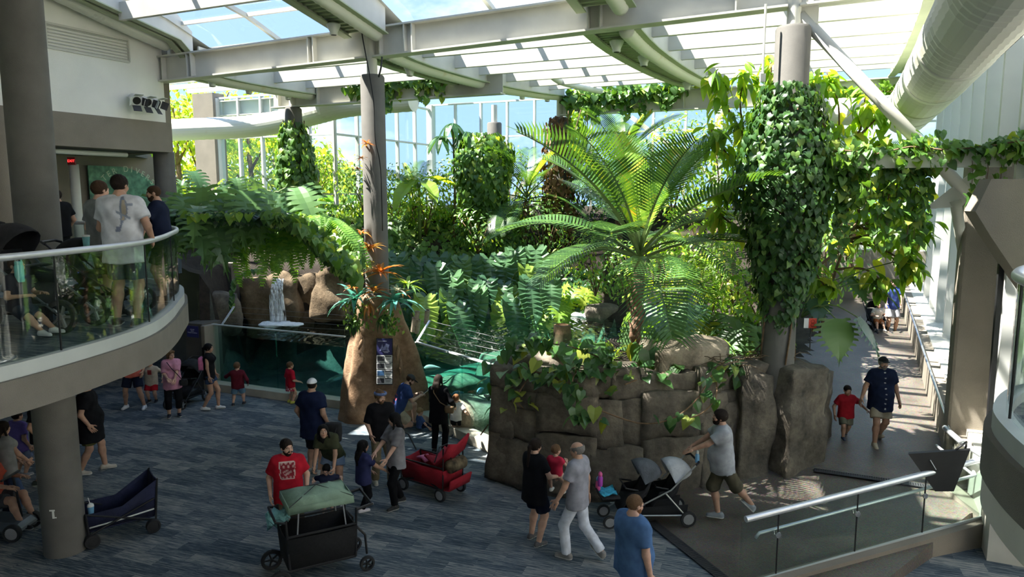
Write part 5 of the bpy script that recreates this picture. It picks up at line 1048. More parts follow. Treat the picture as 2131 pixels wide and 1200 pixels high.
for u, v, lab in AL:
    p = bank_hit(u, v+25, 20); wall_plant('elephant_ear', lab, p, ALOB, 4, (1.15, 1.55), .75, .50, 'elephant ears on the far shore')
for u, v, lab in ((1178, 628, 'bright lobed philodendron at the water below the palm fronds'), (1150, 655, 'small bright lobed plant at the far water edge'), (1215, 620, 'bright lobed philodendron left of the cascade')):
    p = bank_hit(u, v, 19); rosette('bright_philodendron', lab, 'plant', p, SELB, 6, face_cam(p), 4.0, (-.3, .2), (.8, 1.1))
carpet_vine('creeping_vine', 'wall of round-leaved vine behind the elephant ears', (795, 425, 1090, 560), 1300, (.16, .30), 'leaf_vine', (.05, .4), y0=20)
carpet_vine('creeping_vine', 'dark ground cover along the far waterline', (830, 560, 1250, 655), 900, (.16, .30), 'leaf_dark', (.0, .2), y0=19)
# ---------------------------------------------------------------- shrubs: one foliage mesh each
def shrub(name, label, p, r, n, size, mat, bl=None, cat='shrub', stems=5, shell=.55, group=None, droop=.3, stem_mat='wood_branch'):
    root = empty(name, p, 0, label, cat, group); r = Vector(r); bl = bl or bl_simple()
    d = RNG.normal(0, 1, (n, 3)); d /= np.linalg.norm(d, axis=1, keepdims=True); rad = RNG.uniform(shell, 1.0, (n, 1))
    lump = np.array([1+.28*noise.noise((x*1.7+p.x, y*1.7+p.y, z*1.7+p.z)) for x, y, z in d])[:, None]
    P = d*rad*lump*np.array([[r.x, r.y, r.z]])+np.array([[0, 0, r.z*.95]]); nr = d*.7+np.array([[0, -.25, .75]])+RNG.normal(0, .4, (n, 3)); tip = d*.6+np.array([[0, 0, -droop]])+RNG.normal(0, .5, (n, 3))
    scatter('foliage', bl, P, nr, tip, RNG.uniform(size[0], size[1], n), mat, root)
    for i in range(stems):
        a = 6.28*i/max(1, stems)+.4; e = Vector((math.cos(a)*r.x*.6, math.sin(a)*r.y*.6, r.z*1.35)); m = MB(); m.tube([Vector((0, 0, -.2)), e*.45+Vector((.05, 0, .1)), e], [.03, .02, .008], 5); m.build('stem', stem_mat, root, smooth=True)
    return root
ELL = bl_ellip(.2, .2, .4, 3)
SH = [((760, 395), 25.0, (1.0, .9, .9), 520, (.12, .2), 'leaf_shrub', 'yellow-green shrub just left of the bromeliad column'), ((820, 400), 26.5, (1.2, 1.0, 1.2), 700, (.12, .2), 'leaf_shrub', 'sunlit yellow-green shrub right of the bromeliad column'), ((885, 410), 27.0, (1.1, 1.0, 1.2), 620, (.12, .22), 'leaf_shrub', 'sunlit shrub under the banana leaf'), ((945, 395), 28.0, (1.2, 1.0, 1.5), 760, (.12, .22), 'leaf_bright', 'bright shrub under the umbrella tree'),
      ((1060, 380), 28.5, (1.2, 1.0, 1.6), 760, (.12, .22), 'leaf_shrub', 'tall shrub around the far vine column'), ((1130, 470), 26.0, (1.2, 1.0, 1.3), 700, (.12, .2), 'leaf_vine', 'green shrub left of the palm crown'), ((1190, 400), 27.5, (1.5, 1.0, 1.7), 900, (.14, .24), 'leaf_dark', 'dark tall shrub behind the palm crown'), ((1290, 380), 27.5, (1.5, 1.0, 1.9), 900, (.14, .26), 'leaf_vine', 'tall green shrub right behind the palm crown'),
      ((1400, 360), 27.0, (1.6, 1.1, 2.0), 900, (.14, .26), 'leaf_shrub', 'tall sunlit shrub between palm and vine column'), ((1500, 380), 25.5, (1.5, 1.1, 2.0), 900, (.14, .26), 'leaf_bright', 'bright shrub just left of the vine column'), ((1390, 560), 19.0, (1.3, .9, 1.0), 620, (.12, .22), 'leaf_bright', 'low bright shrub right of the palm trunk'), ((1470, 590), 17.0, (1.0, .8, 1.0), 560, (.10, .2), 'leaf_shrub', 'low leafy shrub behind the pale boulder'),
      ((1540, 560), 17.0, (1.0, .9, 1.2), 620, (.10, .2), 'leaf_shrub', 'leafy shrub left of the vine column foot'), ((1590, 640), 15.5, (.7, .7, .9), 420, (.10, .18), 'leaf_shrub', 'creeper-like shrub at the foot of the vine column'), ((1240, 530), 22.5, (1.2, .8, 1.1), 560, (.12, .2), 'leaf_shrub', 'shrub behind the palm trunk on the far shore'), ((1310, 560), 21.0, (1.1, .8, 1.0), 520, (.12, .2), 'leaf_vine', 'green shrub directly behind the palm trunk'),
      ((1620, 330), 26.0, (1.6, 1.2, 2.2), 900, (.14, .26), 'leaf_bright', 'bright tall shrub far behind the vine column'), ((1730, 360), 25.0, (1.4, 1.2, 2.2), 800, (.14, .26), 'leaf_shrub', 'tall shrub right behind the vine column'), ((1720, 520), 18.5, (1.0, 1.0, 1.6), 650, (.12, .22), 'leaf_vine', 'dense green shrub right of the vine column'), ((660, 350), 27.5, (1.4, .8, .8), 560, (.12, .2), 'leaf_shrub', 'pale shrub under the left windows'),
      ((1455, 480), 20.0, (1.3, 1.0, 1.4), 760, (.12, .22), 'leaf_bright', 'sunlit shrub between palm trunk and vine column'), ((995, 470), 26.0, (1.2, .6, .9), 520, (.12, .22), 'leaf_vine', 'leafy shrub behind the elephant ears')]
for (u, v), Y, r, n, sz, mt, lab in SH:
    p = atY(u, v, Y); g = bpt(p.x, p.y); p.z = max(p.z-r[2], g.z-.1); shrub('leafy_shrub', lab, p, r, n, sz, mt, ELL)
# ---------------------------------------------------------------- columns clad with ivy
def clad(name, label, base, prof, n, size, mat, nobj=0, seed=1, jit=.12, front=True, group=None):
    """prof: (z, radius) around a vertical axis at base; the nearest leaves are objects, the rest one mesh"""
    root = empty(name, base, 0, label, 'vine', group); zs = np.array([q[0] for q in prof]); rs = np.array([q[1] for q in prof]); rg = np.random.default_rng(seed)
    w_ = rs/rs.sum(); z = rg.uniform(zs[0], zs[-1], n*3); keep = rg.uniform(0, rs.max(), n*3) < np.interp(z, zs, rs); z = z[keep][:n]; n = len(z); th = rg.uniform(0, 2*math.pi, n); r = np.interp(z, zs, rs)*(1+rg.uniform(-jit*2.2, jit, n))
    lob = np.array([1+.22*noise.noise((math.cos(t)*1.6+seed, math.sin(t)*1.6, zz*1.1)) for t, zz in zip(th, z)]); r = r*lob
    P = np.stack([r*np.cos(th), r*np.sin(th), z], 1); out = np.stack([np.cos(th), np.sin(th), np.zeros(n)], 1); nr = out+np.array([[0, 0, .55]])+rg.normal(0, .3, (n, 3)); tip = np.array([[0, 0, -1.0]])+out*.35+rg.normal(0, .3, (n, 3)); sz = rg.uniform(size[0], size[1], n)
    view = np.array(tuple(Vector((-base.x, -base.y, 0)).normalized())); fr = (out@view); od = np.argsort(-fr)
    nobj = nobj or 110; q_ = od[:nobj]; leaf_objs(root, heart_of(mat), P[q_], nr[q_], tip[q_], sz[q_])
    rest = od[nobj:]
    if len(rest): scatter('leaf_mass', HEART, P[rest], nr[rest], tip[rest], sz[rest], mat, root)
    m = MB()
    for k in range(4):
        a = k*1.6; m.tube([Vector((math.cos(a+.25*j)*.33, math.sin(a+.25*j)*.33, zs[0]+(zs[-1]-zs[0])*j/7)) for j in range(8)], .018, 5)
    m.build('vine_stems', 'wood_branch', root, smooth=True); return root
c = G(9.0, 0); base = Vector((c.x, c.y, 0))
clad('column_vine', 'dense dark heart-leaved vine wrapped around the right-hand column', base, [(2.3, .10), (2.9, .24), (3.5, .38), (4.1, .52), (4.8, .64), (5.4, .74), (6.0, .76), (6.5, .66), (7.0, .52), (7.35, .42)], 4200, (.085, .15), 'leaf_ivy', 290, 4)
c = G(-6.6, 4.9); clad('column_vine', 'ivy covering the slim pillar in front of the left windows', Vector((c.x, c.y, 0)), [(4.8, .30), (5.3, .55), (6.0, .62), (6.8, .58), (7.4, .42), (7.8, .25)], 1300, (.13, .24), 'leaf_vine', 0, 5)
c = G(-2.1, 9.8); clad('column_vine', 'curtain of hanging vine left of the far vine column', Vector((c.x, c.y, 0)), [(4.2, .30), (5.0, .7), (5.8, .95), (6.6, 1.05), (7.2, .95), (7.6, .5)], 2000, (.14, .26), 'leaf_vine', 0, 6)
c = G(0.3, 11.3); clad('column_vine', 'brown and green vine mat on the far vine column', Vector((c.x, c.y, 0)), [(3.5, .4), (5.0, .7), (6.5, .65), (7.8, .5), (8.2, .35)], 900, (.12, .22), 'leaf_brown', 0, 7)
c = G(1.6, 9.6); clad('column_vine', 'thin vine rope hanging in front of the far vine column', Vector((c.x, c.y, 0)), [(6.2, .10), (6.8, .22), (7.6, .25), (8.2, .12)], 220, (.14, .22), 'leaf_bright', 0, 8)
# vines on beams
def beam_vine(label, a0, b0, z0, a1, b1, z1, n, size, drops, mat='leaf_vine', spread=.25, dl=(0.3, .9), nobj=0):
    p, q = G(a0, b0, z0), G(a1, b1, z1); root = empty('trailing_vine', p, 0, label, 'vine'); L_ = (q-p).length; pos = []
    for i in range(n):
        t = random.random(); c = p.lerp(q, t)+Vector((random.gauss(0, spread*.6), random.gauss(0, spread*.6), random.gauss(0, spread)*abs(math.sin(t*9+.6))))-p; pos.append(c)
    m = MB(); m.tube(smooth_line([p.lerp(q, t)-p+Vector((0, -.1, .05*math.sin(t*20))) for t in [i/8 for i in range(9)]], 3), .015, 5)
    for k in range(drops):
        t = random.random(); c = p.lerp(q, t)-p; dl_ = random.uniform(*dl); k_ = int(dl_/.07); m.tube([c, c+Vector((.03, -.05, -dl_*.5)), c+Vector((0, -.05, -dl_))], .006, 4)
        for j in range(k_): pos.append(c+Vector((random.gauss(0, .05), -.05+random.gauss(0, .05), -dl_*j/k_)))
    m.build('stem', 'wood_branch', root); n = len(pos); P = np.array([tuple(x) for x in pos]); nr = np.tile([[0, -.7, .6]], (n, 1))+RNG.normal(0, .4, (n, 3)); tip = np.tile([[0, -.3, -1.]], (n, 1))+RNG.normal(0, .4, (n, 3)); sz = RNG.uniform(size[0], size[1], n)
    nobj = min(n, nobj or 110); leaf_objs(root, heart_of(mat), P[:nobj], nr[:nobj], tip[:nobj], sz[:nobj])
    if n > nobj: scatter('leaf_mass', HEART, P[nobj:], nr[nobj:], tip[nobj:], sz[nobj:], mat, root)
beam_vine('vine trailing along the cross beam from the column to the right wall', 9.4, -.1, 6.12, 13.4, -.15, 6.2, 520, (.10, .17), 20, spread=.14, nobj=200)
beam_vine('sunlit vine curtain hanging under the left half of the cross beam', 9.5, -.05, 5.9, 11.3, .1, 5.95, 260, (.10, .17), 34, mat='leaf_vine', spread=.2, dl=(.5, 1.7))
beam_vine('vine spilling over the top of the taupe pier at the right edge', 12.2, -.5, 6.2, 15.2, -.9, 6.25, 260, (.10, .17), 9, spread=.14)
beam_vine('pale vine draped on the beam behind the bromeliad column', -4.2, 4.75, 8.7, -.6, 4.75, 8.75, 260, (.14, .24), 9, spread=.2)
beam_vine('vine draped on the left part of the far beam', 0.6, 11.1, 8.9, 5.0, 11.1, 9.0, 420, (.15, .28), 14, spread=.22, dl=(.4, 1.2))
beam_vine('vine draped on the right part of the far beam', 7.2, 11.1, 8.75, 11.5, 11.1, 8.5, 260, (.15, .25), 10, spread=.16, mat='leaf_bright')
# ---------------------------------------------------------------- big palm in the planter
def palm(label, p, h, n, fl, bend=(0, 0), tr=.10, crown=(.15, 1.25), new=2, seed=1, pet=.5):
    random.seed(seed); root = empty('palm', p, 0, label, 'palm'); top = Vector((bend[0], bend[1], h)); m = MB(); k = 22
    pts = [top*(i/k)+Vector((.03*math.sin(i*.8), .02*math.cos(i), 0)) for i in range(k+1)]; m.tube(pts, [tr*(1.25 if i % 2 else 1.0)*(1-.15*i/k) for i in range(k+1)], 12); m.build('trunk', 'palm_trunk', root)
    for i in range(26):
        t = random.uniform(.2, 1.0); a = random.uniform(0, 6.28); b = top*t; m = MB(); m.tube([b+Vector((math.cos(a), math.sin(a), 0))*tr*.8, b+Vector((math.cos(a)*tr*1.3, math.sin(a)*tr*1.3, .16)), b+Vector((math.cos(a)*tr*1.9, math.sin(a)*tr*1.9, .30))], [.03, .022, .006], 4); m.build('leaf_base', 'palm_trunk', root)
    for i in range(n):
        yw = i*2.39996+random.uniform(-.2, .2); t = (i+.5)/n; pit = crown[1]-(crown[1]-crown[0])*t+random.uniform(-.1, .1)
        me = PALM[0] if t < .35 else (PALM[1] if t > .6 else random.choice(PALM)); put(me, root, top+Vector((0, 0, .25*(1-t))), yw, pit, random.uniform(-.15, .15), fl*random.uniform(.85, 1.12), 'frond')
    for i in range(new): put(PALMN[0], root, top+Vector((0, 0, .3)), random.uniform(0, 6.28), random.uniform(1.1, 1.4), 0, fl*.75, 'frond')
    return root
plain('palm_trunk', (0.13, 0.075, 0.045), .9, var=.45, scale=16, bump=.8, bscale=40, stretch=(1, 1, .35))
p = atZ(1322, 745, 2.15); palm('feathery palm with fibrous trunk in the middle of the planter', p, 1.95, 19, 3.25, (0.04, .05), .105, (.28, 1.36), 3, 4)
p = atY(1090, 480, 27); g = bpt(p.x, p.y); palm('palm on the far bank left of the main palm', g, 1.6, 12, 2.6, (.1, 0), .1, (-.1, 1.2), 2, 7)
p = atY(860, 440, 27.5); g = bpt(p.x, p.y); palm('palm with dark fronds right of the bromeliad column', g, .6, 11, 2.1, (0, 0), .09, (.0, 1.3), 1, 9)
p = atY(1290, 380, 26); g = bpt(p.x, p.y); palm('tall palm behind the main palm crown', g, 2.6, 14, 2.8, (0, 0), .1, (-.1, 1.25), 2, 12)
p = atY(1770, 500, 19); g = bpt(p.x, p.y); palm('greyish palm behind the right-hand leafy tree', g, 2.6, 11, 2.0, (.1, 0), .08, (-.2, 1.1), 0, 13)
# banana and umbrella plants
BAN = bl_mesh('leaf', bl_ellip(.20, .35, .35, 12, .012), 'leaf_palm_new', 1.6, (0.5, 1.3, -.25)); p = atY(872, 380, 26.5); g = bpt(p.x, p.y); root = empty('banana_plant', g, 0, 'banana plant with bright upright leaves right of the bromeliad column', 'plant')
m = MB(); hh = atY(872, 385, 26.5).z-g.z; m.tube([(0, 0, 0), (0, 0, hh)], [.07, .04], 8); m.build('stalk', 'stem_green', root, smooth=True)
for yw, pi_, s in ((2.7, -.1, 1.0), (-1.0, .3, 1.0), (-2.6, .05, .9), (0.6, .2, .85)): put(BAN, root, (0, 0, hh-.25), yw, pi_, 0, s)
UMB = bl_mesh('leaflet', bl_ellip(.16, .15, .7, 6), 'leaf_dark', .75); p = atY(942, 262, 27); g = bpt(p.x, p.y); root = empty('umbrella_tree', g, 0, 'thin umbrella tree with drooping leaf whorls left of the vine curtain', 'tree')
m = MB(); m.tube([(0, 0, 0), (.06, 0, (p.z-g.z)*.5), (0, 0, p.z-g.z)], [.05, .04, .025], 7); m.build('stem', 'wood_branch', root, smooth=True)
for dx, dz in ((0, .1), (.5, -.2), (-.45, -.35)):
    for i in range(9): put(UMB, root, (dx, -.1, p.z-g.z+dz), i*.7+dx, -.25, 0, 1.0, 'leaflet')
# ---------------------------------------------------------------- leafy tree around the right-hand column
def leafy_tree(label, p, branches, seed, nleaf=(7, 10), size=(.26, .40), meshes=None, trunk=None):
    random.seed(seed); root = empty('leafy_tree', p, 0, label, 'tree'); cnt = 0
    for path in branches:
        Q = smooth_line([Vector(x)-p for x in path], 5); m = MB(); n = len(Q); m.tube(Q, [.035*(1-i/n*.75) for i in range(n)], 6); m.build('branch', 'wood_branch', root, smooth=True)
        for i in range(int(n*.35), n):
            for j in range(random.randint(*nleaf) if i > n-4 else random.randint(2, 4)):
                a = random.uniform(0, 6.28); put(random.choice(meshes or BIGL), root, Q[i]+Vector((random.gauss(0, .10), random.gauss(0, .10), random.gauss(0, .08))), a, random.uniform(-1.1, .1), random.uniform(-.4, .4), random.uniform(*size)); cnt += 1
    return root
def B_(*pp): return [atY(u, v, Y) for u, v, Y in pp]
b0 = atY(1620, 690, 14.6)
leafy_tree('tall leafy tree left of the vine column with orange-tinged leaves', b0, [B_((1620, 690, 14.6), (1590, 480, 14.6), (1560, 330, 14.5), (1540, 215, 14.3), (1555, 150, 14.2)), B_((1570, 360, 14.5), (1545, 280, 14.4), (1500, 200, 14.2), (1490, 150, 14.0)), B_((1560, 330, 14.5), (1600, 220, 14.3), (1605, 130, 14.2)), B_((1570, 380, 14.5), (1520, 330, 14.3), (1480, 270, 14.2)), B_((1580, 420, 14.5), (1540, 400, 14.2), (1500, 390, 14.0)), B_((1590, 500, 14.6), (1530, 470, 14.3), (1490, 440, 14.1))], 31)
b0 = atY(1690, 690, 15.2)
leafy_tree('sunlit leafy tree right of the vine column under the diagonal brace', b0, [B_((1690, 690, 15.2), (1710, 480, 15.2), (1740, 330, 15.1), (1745, 220, 15.0), (1720, 150, 14.9)), B_((1740, 330, 15.1), (1790, 270, 15.0), (1800, 200, 14.9)), B_((1735, 360, 15.1), (1800, 320, 15.0), (1850, 290, 14.8)), B_((1740, 300, 15.1), (1700, 230, 15.0), (1690, 170, 14.9)), B_((1735, 340, 15.1), (1820, 250, 15.0), (1850, 230, 14.9))], 32, meshes=BIGL[:2])
b0 = atY(1705, 700, 14.2)
leafy_tree('leafy branches overhanging the ramp at the right', b0, [B_((1705, 700, 14.2), (1740, 560, 14.3), (1790, 450, 14.4), (1850, 400, 14.4), (1920, 395, 14.3)), B_((1770, 480, 14.3), (1850, 450, 14.3), (1930, 470, 14.2)), B_((1760, 500, 14.3), (1840, 520, 14.2), (1900, 560, 14.0)), B_((1740, 560, 14.3), (1800, 560, 14.2), (1840, 590, 14.1)), B_((1790, 450, 14.4), (1830, 380, 14.3), (1870, 350, 14.2)), B_((1750, 520, 14.3), (1700, 560, 14.1), (1720, 600, 14.0)), B_((1780, 470, 14.3), (1880, 500, 14.3), (1890, 540, 14.2)), B_((1800, 440, 14.4), (1860, 430, 14.2), (1900, 430, 14.0)), B_((1760, 500, 14.3), (1800, 490, 14.0), (1850, 480, 13.9)), B_((1790, 450, 14.4), (1780, 400, 14.2), (1800, 380, 14.0))], 33, nleaf=(9, 13), size=(.28, .44), meshes=[BIGL[2], BIGL[2], BIGL[0]])
# giant dark philodendron leaves over the ramp
GIANT = bl_mesh('leaf', bl_lobed(9, .56, .70, .10, .30, .10), 'leaf_alocasia', 1.25)
p = atY(1668, 660, 13.9); root = empty('giant_philodendron', p, 0, 'giant dark philodendron leaning out over the ramp', 'plant')
for (u, v, Y, yw, pi_, s) in ((1738, 662, 13.5, 3.05, -1.0, .66), (1785, 660, 13.5, -2.35, -.80, .66), (1815, 590, 14.0, -2.0, -.5, .55), (1770, 575, 14.2, -2.7, -.7, .5), (1860, 545, 14.2, -2.1, -.6, .5), (1700, 620, 13.9, 2.8, -.8, .42)):
    q = atY(u, v, Y)-p; put(GIANT, root, q, yw+math.pi*.05, pi_, 0, s); m = MB(); m.tube(smooth_line([Vector((0, 0, 0)), q*.5+Vector((0, 0, .25)), q], 4), [.02]*5+[.012]*4, 6); m.build('petiole', 'stem_green', root, smooth=True)
# lobed philodendrons in the planter, right of and behind the palm
for u, v, Y, lab in ((1260, 600, 18.5, 'lobed philodendron left of the palm trunk by the cascade'), (1230, 660, 17.0, 'lobed philodendron low beside the pool behind the planter'), (1290, 650, 16.5, 'lobed philodendron just behind the palm trunk'), (1375, 640, 15.5, 'lobed philodendron right of the palm trunk'), (1420, 680, 15.0, 'lobed philodendron behind the pale boulder'), (1370, 540, 18.0, 'tall lobed philodendron behind the palm trunk'), (1440, 560, 17.0, 'tall lobed philodendron between palm and pink flower'), (1500, 640, 15.5, 'lobed philodendron in front of the pink flower'), (1545, 700, 14.6, 'small lobed philodendron beside the right boulder')):
    p = atY(u, v+20, Y); p = bpt(p.x, p.y); rosette('lobed_philodendron', lab, 'plant', p, SEL+SELB[:1], 8, face_cam(p), 5.0, (-.1, .45), (.75, 1.15), 'lobed philodendrons in the planter')
p = atY(1527, 545, 15.2); root = empty('pink_flower', p, 0, 'hanging dusky pink flower among the leaves left of the vine column', 'flower')
plain('petal_pink', (0.42, 0.16, 0.19), .6); m = MB(); m.tube([(0, 0, .35), (.02, 0, .15), (0, 0, 0)], .008, 5); m.build('stem', 'stem_green', root)
for i in range(7): put(bl_mesh('petal', bl_ellip(.3, .3, .6, 4), 'petal_pink', .16) if i == 0 else bpy.data.meshes[[x.name for x in bpy.data.meshes if x.name.startswith('petal')][-1]], root, (0, 0, -.02*i), i*.9, -.9-.05*i, 0, 1, 'petal')
# pothos over the front of the planter
def creeper(label, path, n, size, meshes, mat_stem='wood_branch', jit=.14, seed=0):
    random.seed(seed); Q = smooth_line(path, 8); o = Q[0].copy(); root = empty('creeper', o, 0, label, 'vine'); m = MB(); m.tube([q-o for q in Q], [.014]*len(Q), 5); m.build('stem', mat_stem, root, smooth=True)
    for i in range(n):
        q = random.choice(Q)-o; a = face_cam(q+o)+random.gauss(0, .9); put(random.choice(meshes), root, q+Vector((random.gauss(0, jit), random.uniform(-.12, .05), random.gauss(.03, jit*.7))), a, random.uniform(-1.2, .2), random.uniform(-.5, .5), random.uniform(*size))
CR = [([(1300, 770, 12.7), (1240, 740, 12.6), (1180, 720, 12.7), (1110, 715, 13.0), (1060, 740, 13.3)], 46, 'creeper with broad leaves along the pool edge of the planter'), ([(1270, 775, 12.55), (1200, 765, 12.4), (1140, 775, 12.45), (1080, 770, 12.9)], 44, 'creeper mat on the front lip of the planter'), ([(1200, 770, 12.3), (1180, 820, 12.1), (1195, 860, 12.05), (1210, 875, 12.0)], 18, 'creeper strand hanging down the middle of the rock'), ([(1120, 765, 12.6), (1090, 800, 12.6), (1075, 830, 12.7), (1090, 850, 12.7)], 12, 'creeper strand hanging down the left of the rock'), ([(1060, 745, 13.2), (1040, 790, 13.4), (1035, 850, 13.5), (1000, 905, 13.55)], 9, 'thin creeper hanging in front of the teal window'),
      ([(1480, 780, 12.6), (1450, 830, 12.3), (1400, 870, 12.1), (1330, 880, 11.95), (1240, 850, 11.95)], 9, 'long bare creeper looping across the rock face'), ([(1490, 790, 12.8), (1490, 825, 12.5), (1460, 860, 12.3), (1410, 875, 12.2)], 5, 'short bare creeper loop above the stroller man'), ([(1420, 770, 12.9), (1380, 775, 12.7), (1340, 785, 12.5), (1300, 800, 12.3)], 12, 'sparse creeper along the planter lip below the palm'), ([(1600, 700, 13.6), (1560, 740, 13.3), (1530, 770, 13.0), (1470, 775, 12.8)], 22, 'leafy creeper left of the big right boulder')]
for i, (pp, n, lab) in enumerate(CR): creeper(lab, B_(*pp), int(n*1.3), (.14, .27), POTH, seed=40+i)
for u, v, Y, n, s, lab in ((1350, 740, 13.4, 7, .34, 'heart-leaved plant right of the palm foot'), (1385, 735, 13.5, 6, .30, 'heart-leaved plant in front of the pale boulder'), (1240, 735, 13.4, 8, .3, 'heart-leaved plant left of the palm foot'), (1170, 730, 13.6, 8, .28, 'heart-leaved plant at the pool corner of the planter')):
    p = bpt(*atY(u, v, Y).xy); hl = bl_mesh('leaf', bl_heart(.15, .3), 'leaf_pothos', s, (.35, 1.1, -1.2)); rosette('heart_leaf_plant', lab, 'plant', p, [hl], n, face_cam(p), 5.5, (-.2, .3), (.9, 1.25))
GRASS = bl_mesh('blade', bl_strap(.028, .9), 'leaf_bright', .6); 
for u, v, Y, lab in ((1250, 745, 13.3, 'strappy grass clump left of the palm foot'), (1470, 745, 13.6, 'strappy grass clump on the planter edge'), (1530, 745, 13.6, 'strappy grass clump by the fallen twigs'), (1275, 690, 14.4, 'strappy grass clump behind the palm foot')):
    p = bpt(*atY(u, v, Y).xy); root = empty('grass_clump', p, 0, lab, 'grass')
    for i in range(18): put(GRASS, root, (random.gauss(0, .08), random.gauss(0, .08), 0), random.uniform(0, 6.28), random.uniform(.4, 1.3), 0, random.uniform(.7, 1.2), 'blade')
# ---------------------------------------------------------------- bromeliads on the column
STR = {k: bl_mesh('blade', bl_strap(.09, .9), k, 1.0) for k in ('leaf_orange', 'leaf_teal', 'leaf_bright', 'leaf_brown', 'leaf_white', 'leaf_dark', 'leaf_shrub')}
BR = [(764, 300, 16.6, 'leaf_orange', .26, 12, 'orange moss-like tuft high on the column'), (752, 330, 16.6, 'leaf_brown', .22, 14, 'grey-brown air plant below the orange tuft'), (744, 352, 16.7, 'leaf_brown', .2, 12, 'brown air plant clinging to the left of the column'), (752, 485, 16.6, 'leaf_orange', .34, 9, 'upright orange bromeliad at the left of the column'), (768, 518, 16.6, 'leaf_orange', .32, 14, 'golden bromeliad in the middle of the column'), (740, 548, 16.55, 'leaf_bright', .45, 12, 'pale green staghorn plant at the left of the column'), (793, 570, 16.4, 'leaf_orange', .42, 15, 'large orange star bromeliad on the front of the column'), (770, 560, 16.5, 'leaf_white', .22, 8, 'small cream flower tuft above the star bromeliad'), (738, 600, 16.3, 'leaf_orange', .22, 12, 'small orange bloom above the left teal bromeliad'), (738, 625, 16.2, 'leaf_teal', .55, 16, 'left teal bromeliad on top of the fake trunk'), (778, 610, 16.2, 'leaf_orange', .34, 13, 'coral flower bromeliad between the teal ones'), (768, 632, 16.1, 'leaf_orange', .30, 8, 'golden strap bromeliad hanging in the middle'), (822, 628, 16.2, 'leaf_teal', .55, 16, 'right teal bromeliad on top of the fake trunk'), (828, 605, 16.3, 'leaf_white', .22, 10, 'cream flowers above the right teal bromeliad'), (838, 612, 16.3, 'leaf_orange', .2, 9, 'small orange flower spike at the right'), (800, 655, 16.1, 'leaf_dark', .32, 12, 'dark trailing tuft below the right teal bromeliad'), (735, 665, 16.15, 'leaf_dark', .34, 12, 'dark trailing tuft below the left teal bromeliad'), (848, 595, 16.6, 'leaf_shrub', .4, 10, 'green bromeliad behind the right teal one')]
for u, v, Y, mt, s, n, lab in BR:
    p = atY(u, v, Y); s *= 1.3 if v > 500 else .9; n = int(n*1.3); root = empty('bromeliad', p, 0, lab, 'bromeliad'); hang = 'trailing' in lab or 'hanging' in lab
    for i in range(n):
        a = i*2.4; put(STR[mt], root, (0, 0, 0), a, random.uniform(-1.2, -.4) if hang else random.uniform(.05, 1.15), 0, s*random.uniform(.8, 1.15), 'blade')
for u, v, n, lab in ((738, 640, 120, 'small-leaved trailing plant under the left teal bromeliad'), (810, 650, 150, 'small-leaved trailing plant under the right teal bromeliad')):
    p = atY(u, v, 16.05); root = empty('trailing_plant', p, 0, lab, 'plant'); P = np.stack([RNG.normal(0, .14, n), RNG.normal(0, .08, n), RNG.uniform(-.45, .15, n)], 1); scatter('leaves', bl_simple(), P, np.tile([[0, -.8, .5]], (n, 1))+RNG.normal(0, .4, (n, 3)), np.tile([[0, 0, -1.]], (n, 1))+RNG.normal(0, .5, (n, 3)), RNG.uniform(.06, .11, n), 'leaf_vine', root)
# ---------------------------------------------------------------- trees outside
def out_tree(label, p, h, r, n, seed, mat='leaf_outside'):
    random.seed(seed); root = empty('outdoor_tree', p, 0, label, 'tree', 'trees outside the windows'); m = MB(); m.tube([(0, 0, -1), (.2, 0, h*.4), (0, 0, h*.85)], [.28, .2, .06], 8)
    for i in range(7): a = i*2.4; m.tube([(0, 0, h*(.3+.06*i)), (math.cos(a)*r*.6, math.sin(a)*r*.6, h*(.45+.07*i))], [.10, .03], 5)
    m.build('trunk', 'wood_branch', root, smooth=True); rg = np.random.default_rng(seed); C_ = rg.normal(0, 1, (26, 3)); C_ /= np.linalg.norm(C_, axis=1, keepdims=True); C_ = C_*rg.uniform(.35, .85, (26, 1))*np.array([[r, r, h*.48]])+np.array([[0, 0, h*.55]])
    i = rg.integers(0, 26, n); d = rg.normal(0, 1, (n, 3)); d /= np.linalg.norm(d, axis=1, keepdims=True); P = C_[i]+d*rg.uniform(.5, 1, (n, 1))*np.array([[r*.34, r*.34, r*.28]])
    scatter('crown', bl_simple(), P, d+np.array([[0, 0, .6]])+rg.normal(0, .4, (n, 3)), d+np.array([[0, 0, -.5]])+rg.normal(0, .5, (n, 3)), rg.uniform(.22, .42, n), mat, root)
for i, (u, Y, h, r) in enumerate(((370, 38, 12, 3.6), (430, 41, 14, 4.0), (520, 40, 11.5, 3.6), (590, 42, 13, 3.8), (660, 40, 9.5, 3.2), (730, 44, 8.5, 3.0))):
    p = atY(u, 400, Y); out_tree('%s leafy tree outside, seen through the left windows' % ('first', 'second', 'third', 'fourth', 'fifth', 'sixth')[i], Vector((p.x, p.y, -.4)), h, r, 2600, 70+i)
for i, (u, Y, h, r) in enumerate(((860, 60, 6.0, 4), (1000, 62, 5.6, 4), (1150, 60, 6.2, 4.2), (1300, 60, 6, 4.2), (1450, 60, 6.4, 4.2), (1600, 58, 6.2, 4.2), (1750, 56, 6.4, 4.2), (1900, 52, 6.4, 4))):
    p = atY(u, 400, Y); out_tree('%s low tree of the far row outside, behind the rear windows' % ('first', 'second', 'third', 'fourth', 'fifth', 'sixth', 'seventh', 'eighth')[i], Vector((p.x, p.y, -.4)), h, r, 1200, 90+i, 'leaf_shrub')

